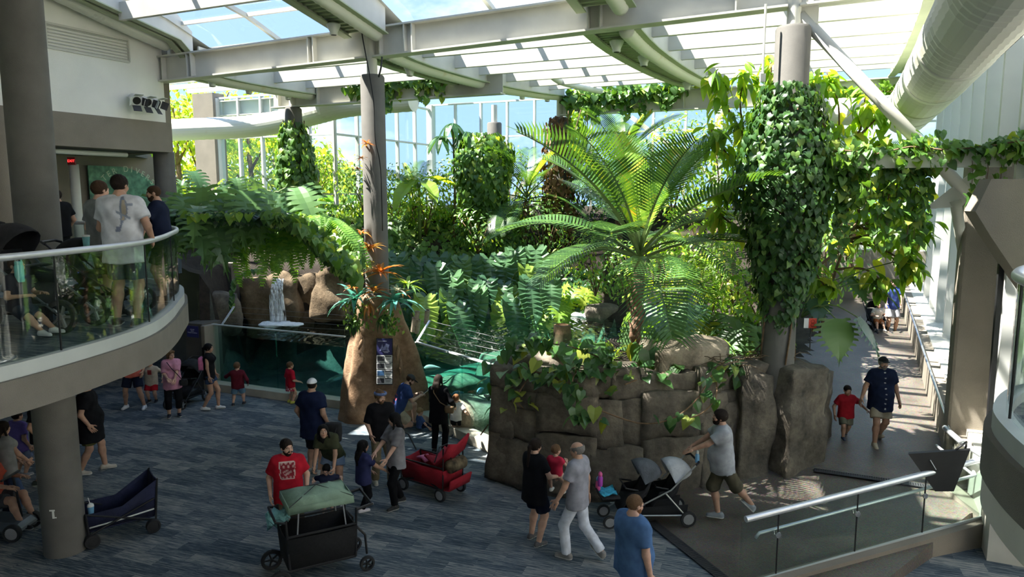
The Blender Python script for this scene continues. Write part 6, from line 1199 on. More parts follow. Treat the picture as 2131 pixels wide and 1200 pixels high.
# dry twigs and roots at the planter edge by the big boulder
random.seed(8)
for k, (u, v, Y, lab) in enumerate(((1585, 765, 13.2, 'dry brown twigs and roots beside the big right boulder'), (1500, 775, 12.9, 'dry twigs lying on the planter edge left of the right boulders'))):
    p = bpt(*atY(u, v, Y).xy)+Vector((0, 0, .1)); root = empty('dry_twigs', p, 0, lab, 'twigs')
    for i in range(16):
        a = random.uniform(0, 6.28); L_ = random.uniform(.3, .7); d = Vector((math.cos(a), math.sin(a)*.6, random.uniform(-.35, .3))); q = Vector((random.gauss(0, .25), random.gauss(0, .12), random.uniform(0, .15))); m = MB(); m.tube([q, q+d*L_*.5+Vector((0, 0, .06)), q+d*L_], [.012, .009, .004], 5); m.build('twig', 'rock_tan', root, smooth=True)
# ================================================================== PEOPLE
def nets(f, o, h):
    """surface nets: scalar grid -> vertices, quads"""
    s = f < 0; c = np.zeros(tuple(n-1 for n in f.shape), np.int8); sl = (slice(None, -1), slice(1, None))
    for i in (0, 1):
        for j in (0, 1):
            for k in (0, 1): c += s[sl[i], sl[j], sl[k]]
    act = (c > 0) & (c < 8); I = np.argwhere(act)
    if len(I) == 0: return np.zeros((0, 3)), np.zeros((0, 4), int)
    acc_ = np.zeros((len(I), 3)); cnt = np.zeros(len(I)); off = np.array([[i, j, k] for i in (0, 1) for j in (0, 1) for k in (0, 1)])
    for a in range(3):
        for q in off[off[:, a] == 0]:
            e = q.copy(); e[a] = 1; A = I+q; B = I+e; fa = f[A[:, 0], A[:, 1], A[:, 2]]; fb = f[B[:, 0], B[:, 1], B[:, 2]]; m_ = (fa < 0) != (fb < 0)
            t = np.where(m_, fa/(fa-fb+1e-12), 0); p = q+np.zeros((len(I), 3)); p[:, a] += t; acc_ += p*m_[:, None]; cnt += m_
    V = o+(I+acc_/cnt[:, None])*h; idx = -np.ones(act.shape, int); idx[act] = np.arange(len(I)); Q = []
    for a in range(3):
        b, d = (a+1) % 3, (a+2) % 3; sa = [slice(1, -1)]*3; sa[a] = slice(0, -1); sb = list(sa); sb[a] = slice(1, None); x = s[tuple(sa)]; y = s[tuple(sb)]
        for sgn in (0, 1):
            w = np.argwhere((x & ~y) if sgn == 0 else (~x & y))
            if len(w) == 0: continue
            w = w+1; w[:, a] -= 1; r = []
            for db, dd in ((0, 0), (-1, 0), (-1, -1), (0, -1)):
                g = w.copy(); g[:, b] += db; g[:, d] += dd; r.append(idx[g[:, 0], g[:, 1], g[:, 2]])
            q = np.stack(r, 1); Q.append(q if sgn == 0 else q[:, ::-1])
    Q = np.concatenate(Q) if Q else np.zeros((0, 4), int); return V, Q[(Q >= 0).all(1)]
def cone(a, b, ra, rb, k=.03, fy=1.0, cut=None): return ('c', np.array(a, float), np.array(b, float), ra, rb, k, fy, cut)
def ell(c, r, k=.03, R=None): return ('e', np.array(c, float), np.array(r, float), R, 0, k, 1, None)
def field(prims, h, wr=0.0, pad=0.03, clip=()):
    lo = np.full(3, 1e9); hi = -lo
    for p in prims:
        if p[0] == 'c':
            r = max(p[3], p[4])*max(1, p[6]); lo = np.minimum(lo, np.minimum(p[1], p[2])-r); hi = np.maximum(hi, np.maximum(p[1], p[2])+r)
        else: r = p[2].max(); lo = np.minimum(lo, p[1]-r); hi = np.maximum(hi, p[1]+r)
    lo -= pad+2*h; hi += pad+2*h; n = np.ceil((hi-lo)/h).astype(int)+1; f = np.full(n, .5); ax = [lo[i]+h*np.arange(n[i]) for i in range(3)]
    for p in prims:
        k = p[5]; mg = max(k, .01)+3*h
        if p[0] == 'c': r = max(p[3], p[4])*max(1, p[6]); l_, h_ = np.minimum(p[1], p[2])-r-mg, np.maximum(p[1], p[2])+r+mg
        else: r = p[2].max(); l_, h_ = p[1]-r-mg, p[1]+r+mg
        i0 = np.clip(np.floor((l_-lo)/h).astype(int), 0, n); i1 = np.clip(np.ceil((h_-lo)/h).astype(int)+1, 0, n); sl = tuple(slice(i0[i], i1[i]) for i in range(3))
        X, Y, Z = np.meshgrid(*[ax[i][sl[i]] for i in range(3)], indexing='ij', sparse=True)
        if p[0] == 'c':
            a, b = p[1], p[2]; ba = b-a; fy = p[6]; L2 = (ba**2).sum()+1e-9; t = np.clip(((X-a[0])*ba[0]+(Y-a[1])*ba[1]+(Z-a[2])*ba[2])/L2, 0, 1)
            d = np.sqrt((X-a[0]-t*ba[0])**2+((Y-a[1]-t*ba[1])/fy)**2+(Z-a[2]-t*ba[2])**2)-(p[3]+(p[4]-p[3])*t)
            if p[7] is not None: q, nn = p[7]; d = np.maximum(d, (X-q[0])*nn[0]+(Y-q[1])*nn[1]+(Z-q[2])*nn[2])
        else:
            c, r = p[1], p[2]; x, y, z = X-c[0], Y-c[1], Z-c[2]
            if p[3] is not None: R = p[3]; x, y, z = R[0][0]*x+R[1][0]*y+R[2][0]*z, R[0][1]*x+R[1][1]*y+R[2][1]*z, R[0][2]*x+R[1][2]*y+R[2][2]*z
            d = (np.sqrt((x/r[0])**2+(y/r[1])**2+(z/r[2])**2)-1)*r.min()
        g = f[sl]
        if k < 0: f[sl] = np.maximum(g, -d); continue
        hh = np.clip(.5+.5*(g-d)/k, 0, 1); f[sl] = g*(1-hh)+d*hh-k*hh*(1-hh)
    if wr:
        X, Y, Z = np.meshgrid(*ax, indexing='ij', sparse=True); f += wr*(np.sin(X*31+Z*17+2*np.sin(Y*23))*.6+np.sin(Z*41-X*13+Y*29)*.4)
    for q, nn in clip:
        X, Y, Z = np.meshgrid(*ax, indexing='ij', sparse=True); f = np.maximum(f, (X-q[0])*nn[0]+(Y-q[1])*nn[1]+(Z-q[2])*nn[2])
    return nets(f, lo, h)
def np_mesh(name, parts, mat, smooth=True):
    """parts: (V, Q, colours) -> one mesh with a colour attribute"""
    n = 0; VV = []; QQ = []; CC = []
    for V, Q, C_ in parts: VV.append(V); QQ.append(Q+n); n += len(V); CC.append(C_)
    V = np.concatenate(VV); Q = np.concatenate(QQ); C_ = np.concatenate(CC); me = bpy.data.meshes.new(name); me.vertices.add(len(V)); me.vertices.foreach_set('co', V.reshape(-1).astype(np.float32)); me.loops.add(len(Q)*4); me.loops.foreach_set('vertex_index', Q.reshape(-1).astype(np.int32)); me.polygons.add(len(Q))
    me.polygons.foreach_set('loop_start', (np.arange(len(Q))*4).astype(np.int32)); me.polygons.foreach_set('loop_total', np.full(len(Q), 4, np.int32)); me.update(calc_edges=True)
    a = me.color_attributes.new('Col', 'FLOAT_COLOR', 'POINT'); a.data.foreach_set('color', np.concatenate([C_, np.ones((len(C_), 1))], 1).reshape(-1).astype(np.float32))
    if smooth: me.polygons.foreach_set('use_smooth', [True]*len(Q))
    me.materials.append(MAT[mat]); return me
def flat(V, c): return np.tile(np.array(c, float)[None, :], (len(V), 1))
# ---- the head (unit: head height 1, centre at the origin, face towards +Y)
HEAD_P = [ell((0, -.05, .12), (.335, .42, .385), .06), ell((0, .10, -.14), (.265, .30, .33), .10), ell((0, .20, -.36), (.13, .14, .13), .10), cone((0, .385, .04), (0, .455, -.11), .030, .052, .035), ell((0, .34, .09), (.24, .09, .05), .06), ell((.14, .42, .02), (.075, .07, .055), -1), ell((-.14, .42, .02), (.075, .07, .055), -1), ell((.14, .335, .01), (.062, .06, .05), .01), ell((-.14, .335, .01), (.062, .06, .05), .01), ell((0, .385, -.235), (.105, .045, .028), .03), ell((0, .375, -.275), (.09, .045, .026), .03), ell((.34, -.03, -.03), (.045, .085, .125), .03), ell((-.34, -.03, -.03), (.045, .085, .125), .03), ell((.16, .26, -.12), (.12, .1, .11), .08), ell((-.16, .26, -.12), (.12, .1, .11), .08)]
HEAD_V, HEAD_Q = field(HEAD_P, .040)
def head_colors(skin, brow, lips=1.0):
    V = HEAD_V; C_ = flat(V, skin); x, y, z = np.abs(V[:, 0]), V[:, 1], V[:, 2]; fr = y > .2
    def mix(mask, c, a): C_[mask] = C_[mask]*(1-a)+np.array(c)*a
    ch = np.exp(-(((x-.18)/.1)**2+((z+.12)/.1)**2))*(y > .2); C_[:] = C_*(1-ch[:, None]*.25)+np.array((skin[0]*1.05, skin[1]*.8, skin[2]*.75))*ch[:, None]*.25
    mix(fr & (((x-.14)/.075)**2+((z-.012)/.035)**2 < 1), (.55, .52, .5), .9); mix(fr & (((x-.14)/.035)**2+((z-.012)/.038)**2 < 1), (.03, .02, .015), 1.0)
    mix(fr & (np.abs(z-.105-.05*np.exp(-((x-.15)/.08)**2)*.5) < .026) & (x > .055) & (x < .235), brow, .85); mix(fr & (((x)/.11)**2+((z+.255)/.05)**2 < 1) & (y > .33), (skin[0]*.8, skin[1]*.45, skin[2]*.42), .75*lips)
    return C_
# ---- the hand (unit: hand length 1; wrist at the origin, fingers +Y, thumb +X, back of hand +Z)
def make_hand(curl, spread=1.0):
    P = [cone((-.13, .12, 0), (-.16, .48, 0), .12, .095, .06, 1), cone((.13, .12, 0), (.13, .48, 0), .12, .095, .06, 1), cone((0, -.06, 0), (0, .15, 0), .135, .13, .06)]
    for i, (x, L_) in enumerate(((.19, .43), (.065, .49), (-.06, .45), (-.185, .36))):
        p = np.array([x, .50, 0.0]); a = 0.0; yw = (x-.0)*.55*spread
        for j, fr in enumerate((.45, .32, .23)):
            a += curl*(.55 if j == 0 else .75)*(1+.1*i); d = np.array([math.sin(yw)*math.cos(a), math.cos(yw)*math.cos(a), -math.sin(a)]); q = p+d*L_*fr; P.append(cone(p, q, .062-.008*j, .056-.008*j, .012)); p = q
    b = np.array([.17, .14, -.02]); c = b+np.array([.20, .17, -.08]); e = c+np.array([.05, .16, -.05-.1*curl]); P += [cone(b, c, .085, .066, .05), cone(c, e, .064, .05, .012)]
    return field(P, .040)
HANDS = {'relax': make_hand(.35), 'grip': make_hand(1.05), 'open': make_hand(.12, 1.3)}
def ik(S, T, a, b, pole):
    S, T = np.array(S, float), np.array(T, float); d = T-S; L_ = np.linalg.norm(d); L2 = min(L_, (a+b)*.995); u = d/(L_+1e-9); T = S+u*L2; x = (a*a-b*b+L2*L2)/(2*L2); hgt = math.sqrt(max(1e-8, a*a-x*x)); p = np.array(pole, float); p = p-u*p.dot(u); p /= np.linalg.norm(p)+1e-9; return S+u*x+p*hgt, T
HAIRC = {'black': (.008, .007, .007), 'dark': (.018, .012, .009), 'brown': (.05, .028, .016), 'lbrown': (.13, .075, .04), 'blond': (.28, .18, .09), 'grey': (.16, .15, .14), 'red': (.16, .07, .03)}
SKIN = {'fair': (.56, .34, .25), 'mid': (.44, .255, .175), 'tan': (.36, .20, .13), 'dark': (.16, .085, .055)}
def rotx(p, c, a): p = np.array(p, float)-c; return c+np.array([p[0], p[1]*math.cos(a)+p[2]*math.sin(a), -p[1]*math.sin(a)+p[2]*math.cos(a)])
PEOPLE = 0
def person(label, loc, yaw, H=1.75, sex='m', b=1.0, child=False, skin='fair', hair=('short', 'brown'), top=((.2, .2, .2), 'short'), bottom=('pants', (.05, .05, .06)), shoes=(.6, .6, .6), sole=(.6, .6, .58), lean=0.0, hands=(None, None), feet=(None, None), head=(0, 0), hipz=None, grip=('relax', 'relax'), belly=0.0, beard=None, cap=None, glasses=False, res=.016, topfn=None, toplen=0.0, legs=True, pole=None, kpole=None, hipshift=(0, 0), botfn=None, socks=None, sit=False, twist=0.0):
    """one figure: body (one skin mesh with head and hands), clothes, shoes and hair as its parts; faces local +Y"""
    s = H/1.75; fem = sex == 'f'; hh = .228*s if not child else .205*(H/1.0)**.30*.92; sk = SKIN[skin] if isinstance(skin, str) else skin
    chin = H-hh; sh_z = (chin-.055*s) if not child else chin-.035; hp = (hipz if hipz is not None else (.525*H if not child else .455*H)); std_hip = .525*H if not child else .455*H; dz = hp-std_hip
    sw = (.178 if not fem else .152)*s*(b**.4) if not child else .125*H; hw = (.085 if not fem else .095)*s*(b**.4) if not child else .062*H
    bb = b*(1.0 if not fem else .93); T = s if not child else H/1.45; c0 = np.array([hipshift[0], hipshift[1], hp]); up = lambda x, y, z: rotx((c0[0]+x, c0[1]+y, z+dz), c0, lean)
    tor = std_hip; chz = sh_z-.10*T
    def torso(inf=0.0, k=.05*T):
        P = [cone(c0+(-hw*.75, 0, .0), c0+(hw*.75, 0, .0), .105*T*bb+inf, .105*T*bb+inf, k, .92), cone(up(0, 0, tor), up(0, 0, tor+.22*T), .122*T*bb+inf, .112*T*bb*(.93 if fem else 1)+inf, k, .86), cone(up(0, 0, tor+.2*T), up(0, 0, chz), .112*T*bb*(.93 if fem else 1)+inf, .13*T*bb**.7+inf, k, .85), cone(up(-sw*.52, 0, chz), up(sw*.52, 0, chz), .112*T*bb**.8+inf, .112*T*bb**.8+inf, k, .95), cone(up(-sw*.82, 0, sh_z-.045*T), up(sw*.82, 0, sh_z-.045*T), .055*T+inf, .055*T+inf, k), cone(up(0, -.012*T, sh_z+.045*T), up(-sw*.82, -.008, sh_z-.028*T), .046*T+inf*.4, .050*T+inf*.6, .03*T), cone(up(0, -.012*T, sh_z+.045*T), up(sw*.82, -.008, sh_z-.028*T), .046*T+inf*.4, .050*T+inf*.6, .03*T)]
        if fem and not child: P += [ell(up(x*.075*s, .095*s*bb, chz-.02*s), (.068*s+inf,)*3, .05) for x in (-1, 1)]
        if belly: P.append(ell(up(0, .06*s, tor+.12*s), ((.14*bb+.02)*s+inf, (.10+belly)*s+inf, .15*s+inf), .06))
        return P
    hc = up(0, .02*T, chin+hh*.47+.0); P = torso(); P += [cone(up(0, -.015*T, sh_z-.01), up(0, .0, chin+.03*T), .058*T*(.9 if fem else 1.05)*b**.4, .052*T*(.9 if fem else 1.05)*b**.3, .04*T)]
    ua, fa = .285*T*(1.0 if not child else 1.0), .245*T; arms = []
    for i, sd in enumerate((-1, 1)):
        S = up(sd*sw*.98, 0, sh_z-.045*T); t = hands[i]; t = np.array([sd*(sw+.07*T*b)+c0[0], c0[1]+.06*T+lean*.25, sh_z+dz-.515*T]) if t is None else np.array(t, float)
        pl = (pole[i] if pole and pole[i] is not None else (sd*.5, -1, -.25)); E, W = ik(S, t, ua, fa, pl); arms.append((S, E, W)); r = T*b**.35*(.92 if fem else 1.0); P += [cone(S, E, .054*r, .043*r, .04*T), cone(E, W, .043*r, .028*r, .02*T)]
    th, sn = (.245*H, .246*H) if not child else (.215*H, .205*H); lg = []
    for i, sd in enumerate((-1, 1)):
        S = c0+np.array([sd*hw, 0, -.02*T]); ft = feet[i]; ft = (sd*(hw+.02*T), 0, 0, 0, .12*sd) if ft is None else tuple(ft)+(0, 0, 0, 0, .12*sd)[len(ft):]; fp = ft[3]; A = np.array(ft[:3], float)+np.array([0, 0, .075*T]); kp = kpole[i] if kpole and kpole[i] is not None else (sd*.12, 1, 0)
        K, A2 = ik(S, A, th, sn, kp); lg.append((S, K, A2, fp, -ft[4])); r = T*b**.5*(1.06 if fem else 1.0)
        if legs: P += [cone(S, K, .088*r, .056*r, .04*T), cone(K, K+(A2-K)*.35-np.array([0, .012*T, 0]), .052*r, .056*r, .03*T), cone(K+(A2-K)*.3-np.array([0, .010*T, 0]), A2, .054*r, .036*r, .03*T)]
    V, Q = field(P, res*max(.75, min(1, s*1.05)))
    Cb = flat(V, sk); parts = [(V, Q, Cb)]
    Rh = (Matrix.Rotation(-head[0], 3, 'Z') @ Matrix.Rotation(-lean*.5-head[1], 3, 'X')); Rn = np.array(Rh); hv = HEAD_V*np.array([(1.0 if not child else 1.06)*(.97 if fem else 1), 1.0, 1.0])
    parts.append(((hv*hh)@Rn.T+hc, HEAD_Q, head_colors(sk, HAIRC.get(hair[1], (.03, .02, .015)) if hair else (.03, .02, .015))))
    hl = (.185 if not fem else .172)*s if not child else .125*H
    for i, sd in enumerate((-1, 1)):
        S, E, W = arms[i]; d = (W-E)/np.linalg.norm(W-E); hv_, hq = HANDS[grip[i]]
        zb = np.array([sd, 0, 0.0]) if abs(d[2]) > .6 else np.array([sd*.25, 0, 1.0]); zb = zb-d*zb.dot(d); zb /= np.linalg.norm(zb); xt = np.cross(d, zb)*1.0; tf = np.array([0, 1, .3]) if abs(d[2]) > .6 else np.array([-sd, 0, .2]); 
        if xt.dot(tf) < 0: xt = -xt
        M_ = np.stack([xt, d, zb], 1); q = hq if np.linalg.det(M_) > 0 else hq[:, ::-1]; parts.append(((hv_*hl)@M_.T+W-d*.012, q, flat(hv_, sk)))
    root = empty('person', loc, yaw, label, 'person'); mesh_obj('body', np_mesh('body', parts, 'skin'), root)
    # clothes
    col, slv = top[0], top[1]; fit = top[2] if len(top) > 2 else 1.0; inf = .014*T*fit
    hem = .10*T+toplen; wdt = .115*T*bb*(1.1 if fem else 1.0)
    hn = up(0, 0, tor-hem)-up(0, 0, tor); hn = hn/np.linalg.norm(hn); cutp = (up(0, 0, tor-hem+.02*T), hn); P = torso(inf)[1:]
    for sd in (-1, 1): P.append(cone(up(sd*sw*.40, .0, chz-.02*T), up(sd*hw*.80, .0, tor-hem-.03*T), .108*T*bb**.8+inf, wdt*1.02+inf*1.5, .06*T, .95, cutp))
    if belly: P.append(cone(up(0, .05*T, tor+.14*T), up(0, .05*T, tor-hem-.03*T), wdt+belly*.5+inf, wdt+belly*.35+inf*1.4, .06*T, .95, cutp))
    for i, sd in enumerate((-1, 1)):
        S, E, W = arms[i]; r = T*b**.35
        if slv in ('short', 'half', 'cap'):
            fr = {'short': .66, 'half': .9, 'cap': .35}[slv]; n = (E-S)/np.linalg.norm(E-S); P.append(cone(S-n*.01, S+n*ua*(fr+.15), .062*r+inf*.5, .064*r+inf*.9, .04*T, 1, (S+n*ua*fr, n)))
        elif slv == 'long': n = (W-E)/np.linalg.norm(W-E); P += [cone(S, E, .058*r+inf*.5, .05*r+inf*.5, .04*T), cone(E, W, .05*r+inf*.5, .038*r+inf*.4, .03*T, 1, (W-n*.01, n))]
    clip = [(up(0, 0, sh_z+.062*T), (up(0, 0, 1)-up(0, 0, 0)))]
    V, Q = field(P, res*max(.8, min(1, s*1.05)), .0035*T*fit, clip=clip); Cc = topfn(V, col, dict(T=T, sh=sh_z+dz, chz=chz+dz, tor=tor+dz)) if topfn else flat(V, col); mesh_obj('dress' if bottom[0] == 'dress' else 'shirt', np_mesh('shirt', [(V, Q, Cc)], 'cloth'), root)
    kind, bc = bottom[0], bottom[1]; P = [cone(c0+(-hw*.75, 0, .02*T), c0+(hw*.75, 0, .02*T), .108*T*bb+.010*T, .108*T*bb+.010*T, .05*T, .92), cone(c0, up(0, 0, tor+.10*T), .115*T*bb+.006, .115*T*bb+.006, .05*T, .88)]
    for i in range(2):
        S, K, A, fp, _ = lg[i]; r = T*b**.5*(1.06 if fem else 1.0)
        if kind in ('pants', 'jeans', 'capri', 'leggings'):
            l_ = {'pants': 1.0, 'jeans': 1.0, 'capri': .62, 'leggings': .95}[kind]; w_ = {'pants': 1.0, 'jeans': .9, 'capri': 1.0, 'leggings': .5}[kind]; n = (A-K)/np.linalg.norm(A-K); P += [cone(S, K, .090*r+.012*w_*T, .060*r+.018*w_*T, .05*T), cone(K, K+n*sn*(l_+.1), .060*r+.018*w_*T, (.042*r+.032*w_*T) if kind != 'leggings' else .04*r+.006, .03*T, 1, (K+n*sn*l_*.99, n))]
            if kind == 'leggings': P.append(cone(K+(A-K)*.25-np.array([0, .012*T, 0]), A, .064*r, .048*r, .03*T, 1, (K+n*sn*.95, n)))
        elif kind in ('shorts', 'shortshorts', 'longshorts'):
            fr = {'shorts': .80, 'shortshorts': .42, 'longshorts': 1.12}[kind]; n = (K-S)/np.linalg.norm(K-S)
            if fr <= 1: P.append(cone(S, S+(K-S)*(fr+.15), .092*r+.014*T, .078*r+.030*T, .05*T, 1, (S+(K-S)*fr, n)))
            else: n2 = (A-K)/np.linalg.norm(A-K); P += [cone(S, K, .092*r+.014*T, .068*r+.03*T, .05*T), cone(K, K+n2*sn*(fr-1+.15), .068*r+.03*T, .066*r+.03*T, .03*T, 1, (K+n2*sn*(fr-1), n2))]
    if kind in ('dress', 'skirt'): z0 = tor+.12*T; P.append(cone(up(0, 0, z0), (c0[0], c0[1], hp-.24*T), .11*T, .20*T, .05*T, .9, ((c0[0], c0[1], hp-.22*T), (0, 0, -1))))
    V, Q = field(P, res*max(.8, min(1, s*1.05)), .003*T); Cc = botfn(V, bc) if botfn else flat(V, bc); mesh_obj(kind if kind not in ('shortshorts', 'longshorts', 'jeans', 'dress') else {'jeans': 'jeans', 'dress': 'skirt'}.get(kind, 'shorts'), np_mesh('bottoms', [(V, Q, Cc)], 'cloth'), root)
    fl = .255*s*(1 if not fem else .93) if not child else .15*H+.015
    for i in range(2):
        S, K, A, fp, fy = lg[i]; g = np.array([0, 0, 0.0]); r = fl/.26
        P = [cone((0, -.055*r, .048*r), (0, .02*r, .06*r), .042*r, .046*r, .03), cone((0, .0, .045*r), (0, .15*r, .033*r), .046*r, .034*r, .03), cone((-.008*r, -.05*r, .02*r), (0, .15*r, .018*r), .044*r, .04*r, .015), cone((0, -.03*r, .05*r), (0, -.03*r, .105*r), .04*r, .043*r, .02, 1, ((0, 0, .10*r), (0, 0, 1)))]
        V, Q = field(P, .013*max(.7, r), clip=[((0, 0, .002), (0, 0, -1))]); Cc = flat(V, shoes); Cc[V[:, 2] < .024*r] = sole
        if socks is not None: Cc[V[:, 2] > .088*r] = socks
        V = V-np.array([0, 0, .0]); M_ = np.array(Matrix.Rotation(fy, 3, 'Z') @ Matrix.Rotation(-fp, 3, 'X')); V = (V-np.array([0, .0, .075*T]))@M_.T+A+np.array([0, 0, 0])
        mesh_obj('shoe', np_mesh('shoe', [(V, Q, Cc)], 'painted'), root)
    # hair, beard, cap, glasses in head space
    def head_part(name, P, clip, colr, mat='hair', h=.044, wr=.0):
        V, Q = field(P, h, wr, clip=clip)
        if len(Q) == 0: return
        V = (V*hh)@Rn.T+hc; return mesh_obj(name, np_mesh(name, [(V, Q, flat(V, colr))], mat), root)
    if hair and hair[0]:
        st = hair[0]; hcol = HAIRC[hair[1]]; infl = .045 if st in ('short', 'sides', 'buzz') else .075; P = [ell((0, -.07, .14), (.335+infl, .42+infl, .385+infl), .06)]
        face = [ell((0, .44, -.12), (.34, .34, .40), -1)]; extra = []
        if st == 'buzz': P = [ell((0, -.06, .13), (.355, .435, .40), .06)]
        if st == 'sides': face += [ell((0, .12, .58), (.46, .66, .46), -1)]
        L_ = hair[2] if len(hair) > 2 else 1.0
        if st in ('long', 'wavy'): extra = [cone((x, -.26, .05), (x*1.3, -.56, -L_*.6), .20, .19, .12)for x in (-.15, .15)]+[cone((0, -.50, -L_*.4), (0, -.60, -L_), .25, .12, .12)]+[cone((sd*.34, -.10, .1), (sd*.45, .0, -L_*.5), .09, .08, .1) for sd in (-1, 1)]
        if st == 'bob': extra = [cone((sd*.28, -.1, .1), (sd*.30, -.08, -.30), .16, .15, .1) for sd in (-1, 1)]+[cone((0, -.3, .1), (0, -.3, -.32), .22, .17, .1), cone((-.2, .26, .38), (.2, .26, .36), .12, .12, .06)]
        if st == 'pony': extra = [cone((0, -.42, .25), (0, -.60, .0), .10, .13, .06), cone((0, -.60, .0), (.02, -.66, -L_), .14, .07, .06)]
        if st == 'bun': extra = [ell((0, -.30, .52), (.15, .15, .14), .04)]
        if st in ('bun', 'short', 'buzz', 'sides', 'pony'): face += [ell((0, -.3, -.78), (.9, .9, .52), -1)] if st != 'pony' else []
        P = P+face+extra; 
        if st == 'mop': P = [ell((0, -.05, .16), (.42, .50, .46), .06)]+[ell((0, .46, -.16), (.32, .32, .38), -1), ell((0, -.2, -.85), (.9, .9, .52), -1)]
        head_part('hair', P, [], hcol, wr=.012)
    if beard:
        P = [ell((0, .10, -.16), (.285, .325, .355), .1), ell((0, .20, -.38), (.16, .17, .15), .1), ell((0, .2, .28), (.6, .6, .38), -1), ell((0, .43, -.25), (.085, .2, .035), -1), ell((0, -.42, -.1), (.6, .45, .6), -1)]; head_part('beard', P, [], HAIRC[beard])
    if cap:
        cc, back = cap[0], cap[1] if len(cap) > 1 else 1; P = [ell((0, -.05, .16), (.39, .475, .42), .03)]; head_part('cap', P, [((0, 0, .20), (0, 0, -1))], cc, 'cloth'); sd = 1 if back > 0 else -1
        P = [ell((0, sd*.50, .215), (.30, .36, .05), .02)]; head_part('cap_brim', P, [((0, sd*.33, 0), (0, -sd, 0))], cap[2] if len(cap) > 2 else cc, 'cloth')
    if glasses:
        m = MB(); f_ = lambda p: Vector(Rn@(np.array(p)*hh)+hc)
        for sd in (-1, 1): m.tube([f_((sd*.15+.11*math.cos(t), .43, .01+.075*math.sin(t))) for t in [k*math.pi/5 for k in range(10)]], .0035, 4, closed=True); m.tube([f_((sd*.26, .43, .03)), f_((sd*.36, .0, .03))], .003, 4)
        m.tube([f_((-.05, .44, .03)), f_((.05, .44, .03))], .003, 4); m.build('glasses', 'black_plastic', root)
    root['h'] = H; del root['h']
    return root, dict(arms=arms, legs=lg, hc=hc, up=up, hh=hh, Rn=Rn)
def look(p, q): return math.atan2(-(q[0]-p[0]), q[1]-p[1])            # yaw of local +Y towards q
D2 = math.radians
# ---- who stands where (yaw 0 faces away from the viewer, 180 faces the viewer)
def at(u, v, z=0.0): p = atZ(u, v, z); return Vector((p.x, p.y, z))
def fp(u, v, Y): return atY(u, v, Y)
BLK = (.010, .010, .012); NAVY = (.012, .018, .05); KHAKI = (.30, .25, .17); WHITE = (.62, .62, .63); GREYT = (.22, .22, .24); OLIVE = (.05, .055, .03); RED = (.38, .012, .025)
# foreground
p = at(1312, 1330); person('man in a blue tee with a red-brown beard and glasses near the bottom edge', p, D2(-62), 1.86, b=1.22, belly=.07, hair=('buzz', 'lbrown'), beard='red', glasses=True, top=((.075, .15, .30), 'short', 1.4), bottom=('pants', (.03, .03, .04)), skin='fair', head=(0, .12), hands=((-.34, .10, .82), (.34, .04, .80)))
p = at(1200, 1160); person('balding man in a grey tee and white jeans walking left', p, D2(58), 1.80, b=1.0, hair=('sides', 'grey'), glasses=True, top=((.27, .27, .31), 'short', 1.3), bottom=('jeans', (.60, .63, .70)), shoes=(.2, .19, .18), feet=((-.10, .12, 0), (.10, -.36, .08, -.55)), hands=((-.36, .22, .85), (.28, -.05, .82)), head=(-.2, .05), skin='mid', toplen=.05)
pw = at(1112, 1128); w_, wi = person('woman in black top and shorts holding a toddler', pw, D2(-48), 1.68, 'f', 1.22, hair=('pony', 'dark', 1.35), glasses=True, top=(BLK, 'short', 1.0), bottom=('shorts', (.008, .010, .02)), shoes=(.09, .085, .09), skin='fair', hands=((.10, .34, 1.02), (.20, .30, 1.06)), grip=('grip', 'grip'), feet=((-.13, .06, 0), (.14, -.04, 0)), toplen=.12, head=(0, .1))
pt = pw+Matrix.Rotation(D2(-48), 3, 'Z') @ Vector((.13, .33, 0)); person('toddler in a red ruffled top carried by the woman in black', pt+Vector((0, 0, .80)), D2(-30), .82, 'f', 1.0, True, hair=('short', 'lbrown'), top=((.52, .03, .07), 'cap', 1.3), bottom=('shorts', (.45, .30, .24)), shoes=(.65, .65, .62), hipz=.30, feet=((-.10, .06, -.05), (.10, .08, -.06)), hands=((-.12, .16, .42), (.10, .18, .44)), kpole=((-1, .6, .3), (1, .6, .3)), head=(.3, 0))
ps = at(1502, 1078, .13); person('man in a grey tee with dark hair pushing the double stroller', ps, D2(82), 1.84, b=1.12, belly=.06, hair=('mop', 'dark'), beard='dark', top=((.34, .35, .37), 'short', 1.5), bottom=('longshorts', (.085, .075, .05)), shoes=(.22, .24, .26), skin='mid', lean=.10, hands=((-.14, .70, 1.10), (.22, .62, 1.03)), feet=((.10, -.50, .12, -.75), (.02, .06, 0)), head=(-.05, -.22), toplen=.06, grip=('open', 'open'))
def badge(V, col, d):
    C_ = flat(V, col); x, y, z = V[:, 0], V[:, 1], V[:, 2]-d['chz']; zz = z+.05; hw = .118-.03*np.clip((-zz-.05)/.1, 0, 1)-.012*(np.abs(zz) < .035); m_ = (y > .03) & (np.abs(x) < hw) & (np.abs(zz) < .135); edge = m_ & ((np.abs(x) > hw-.014) | (np.abs(zz) > .121)); C_[m_] = (.20, .02, .03); t = np.sin(x*95)*np.sin(zz*60+1); sp = m_ & (t > .25) & (zz > .045); C_[sp] = (.42, .25, .24); sp = m_ & (np.hypot(x/1.5, zz+.03) < .045) & (np.sin(x*60+zz*110) > -.3); C_[sp] = (.40, .24, .24); sp = m_ & (zz < -.085) & (np.sin(x*120) > 0); C_[sp] = (.36, .2, .2); C_[edge] = (.52, .42, .40); return C_
p = at(606, 1150); person('bearded man in a red tee with a badge print behind the green stroller', p, D2(196), 1.80, b=1.03, hair=('short', 'dark'), beard='dark', top=(RED, 'short', 1.3), bottom=('shorts', (.10, .085, .055)), shoes=(.05, .05, .05), skin='fair', head=(-.55, .1), topfn=badge, res=.0135, toplen=.05)
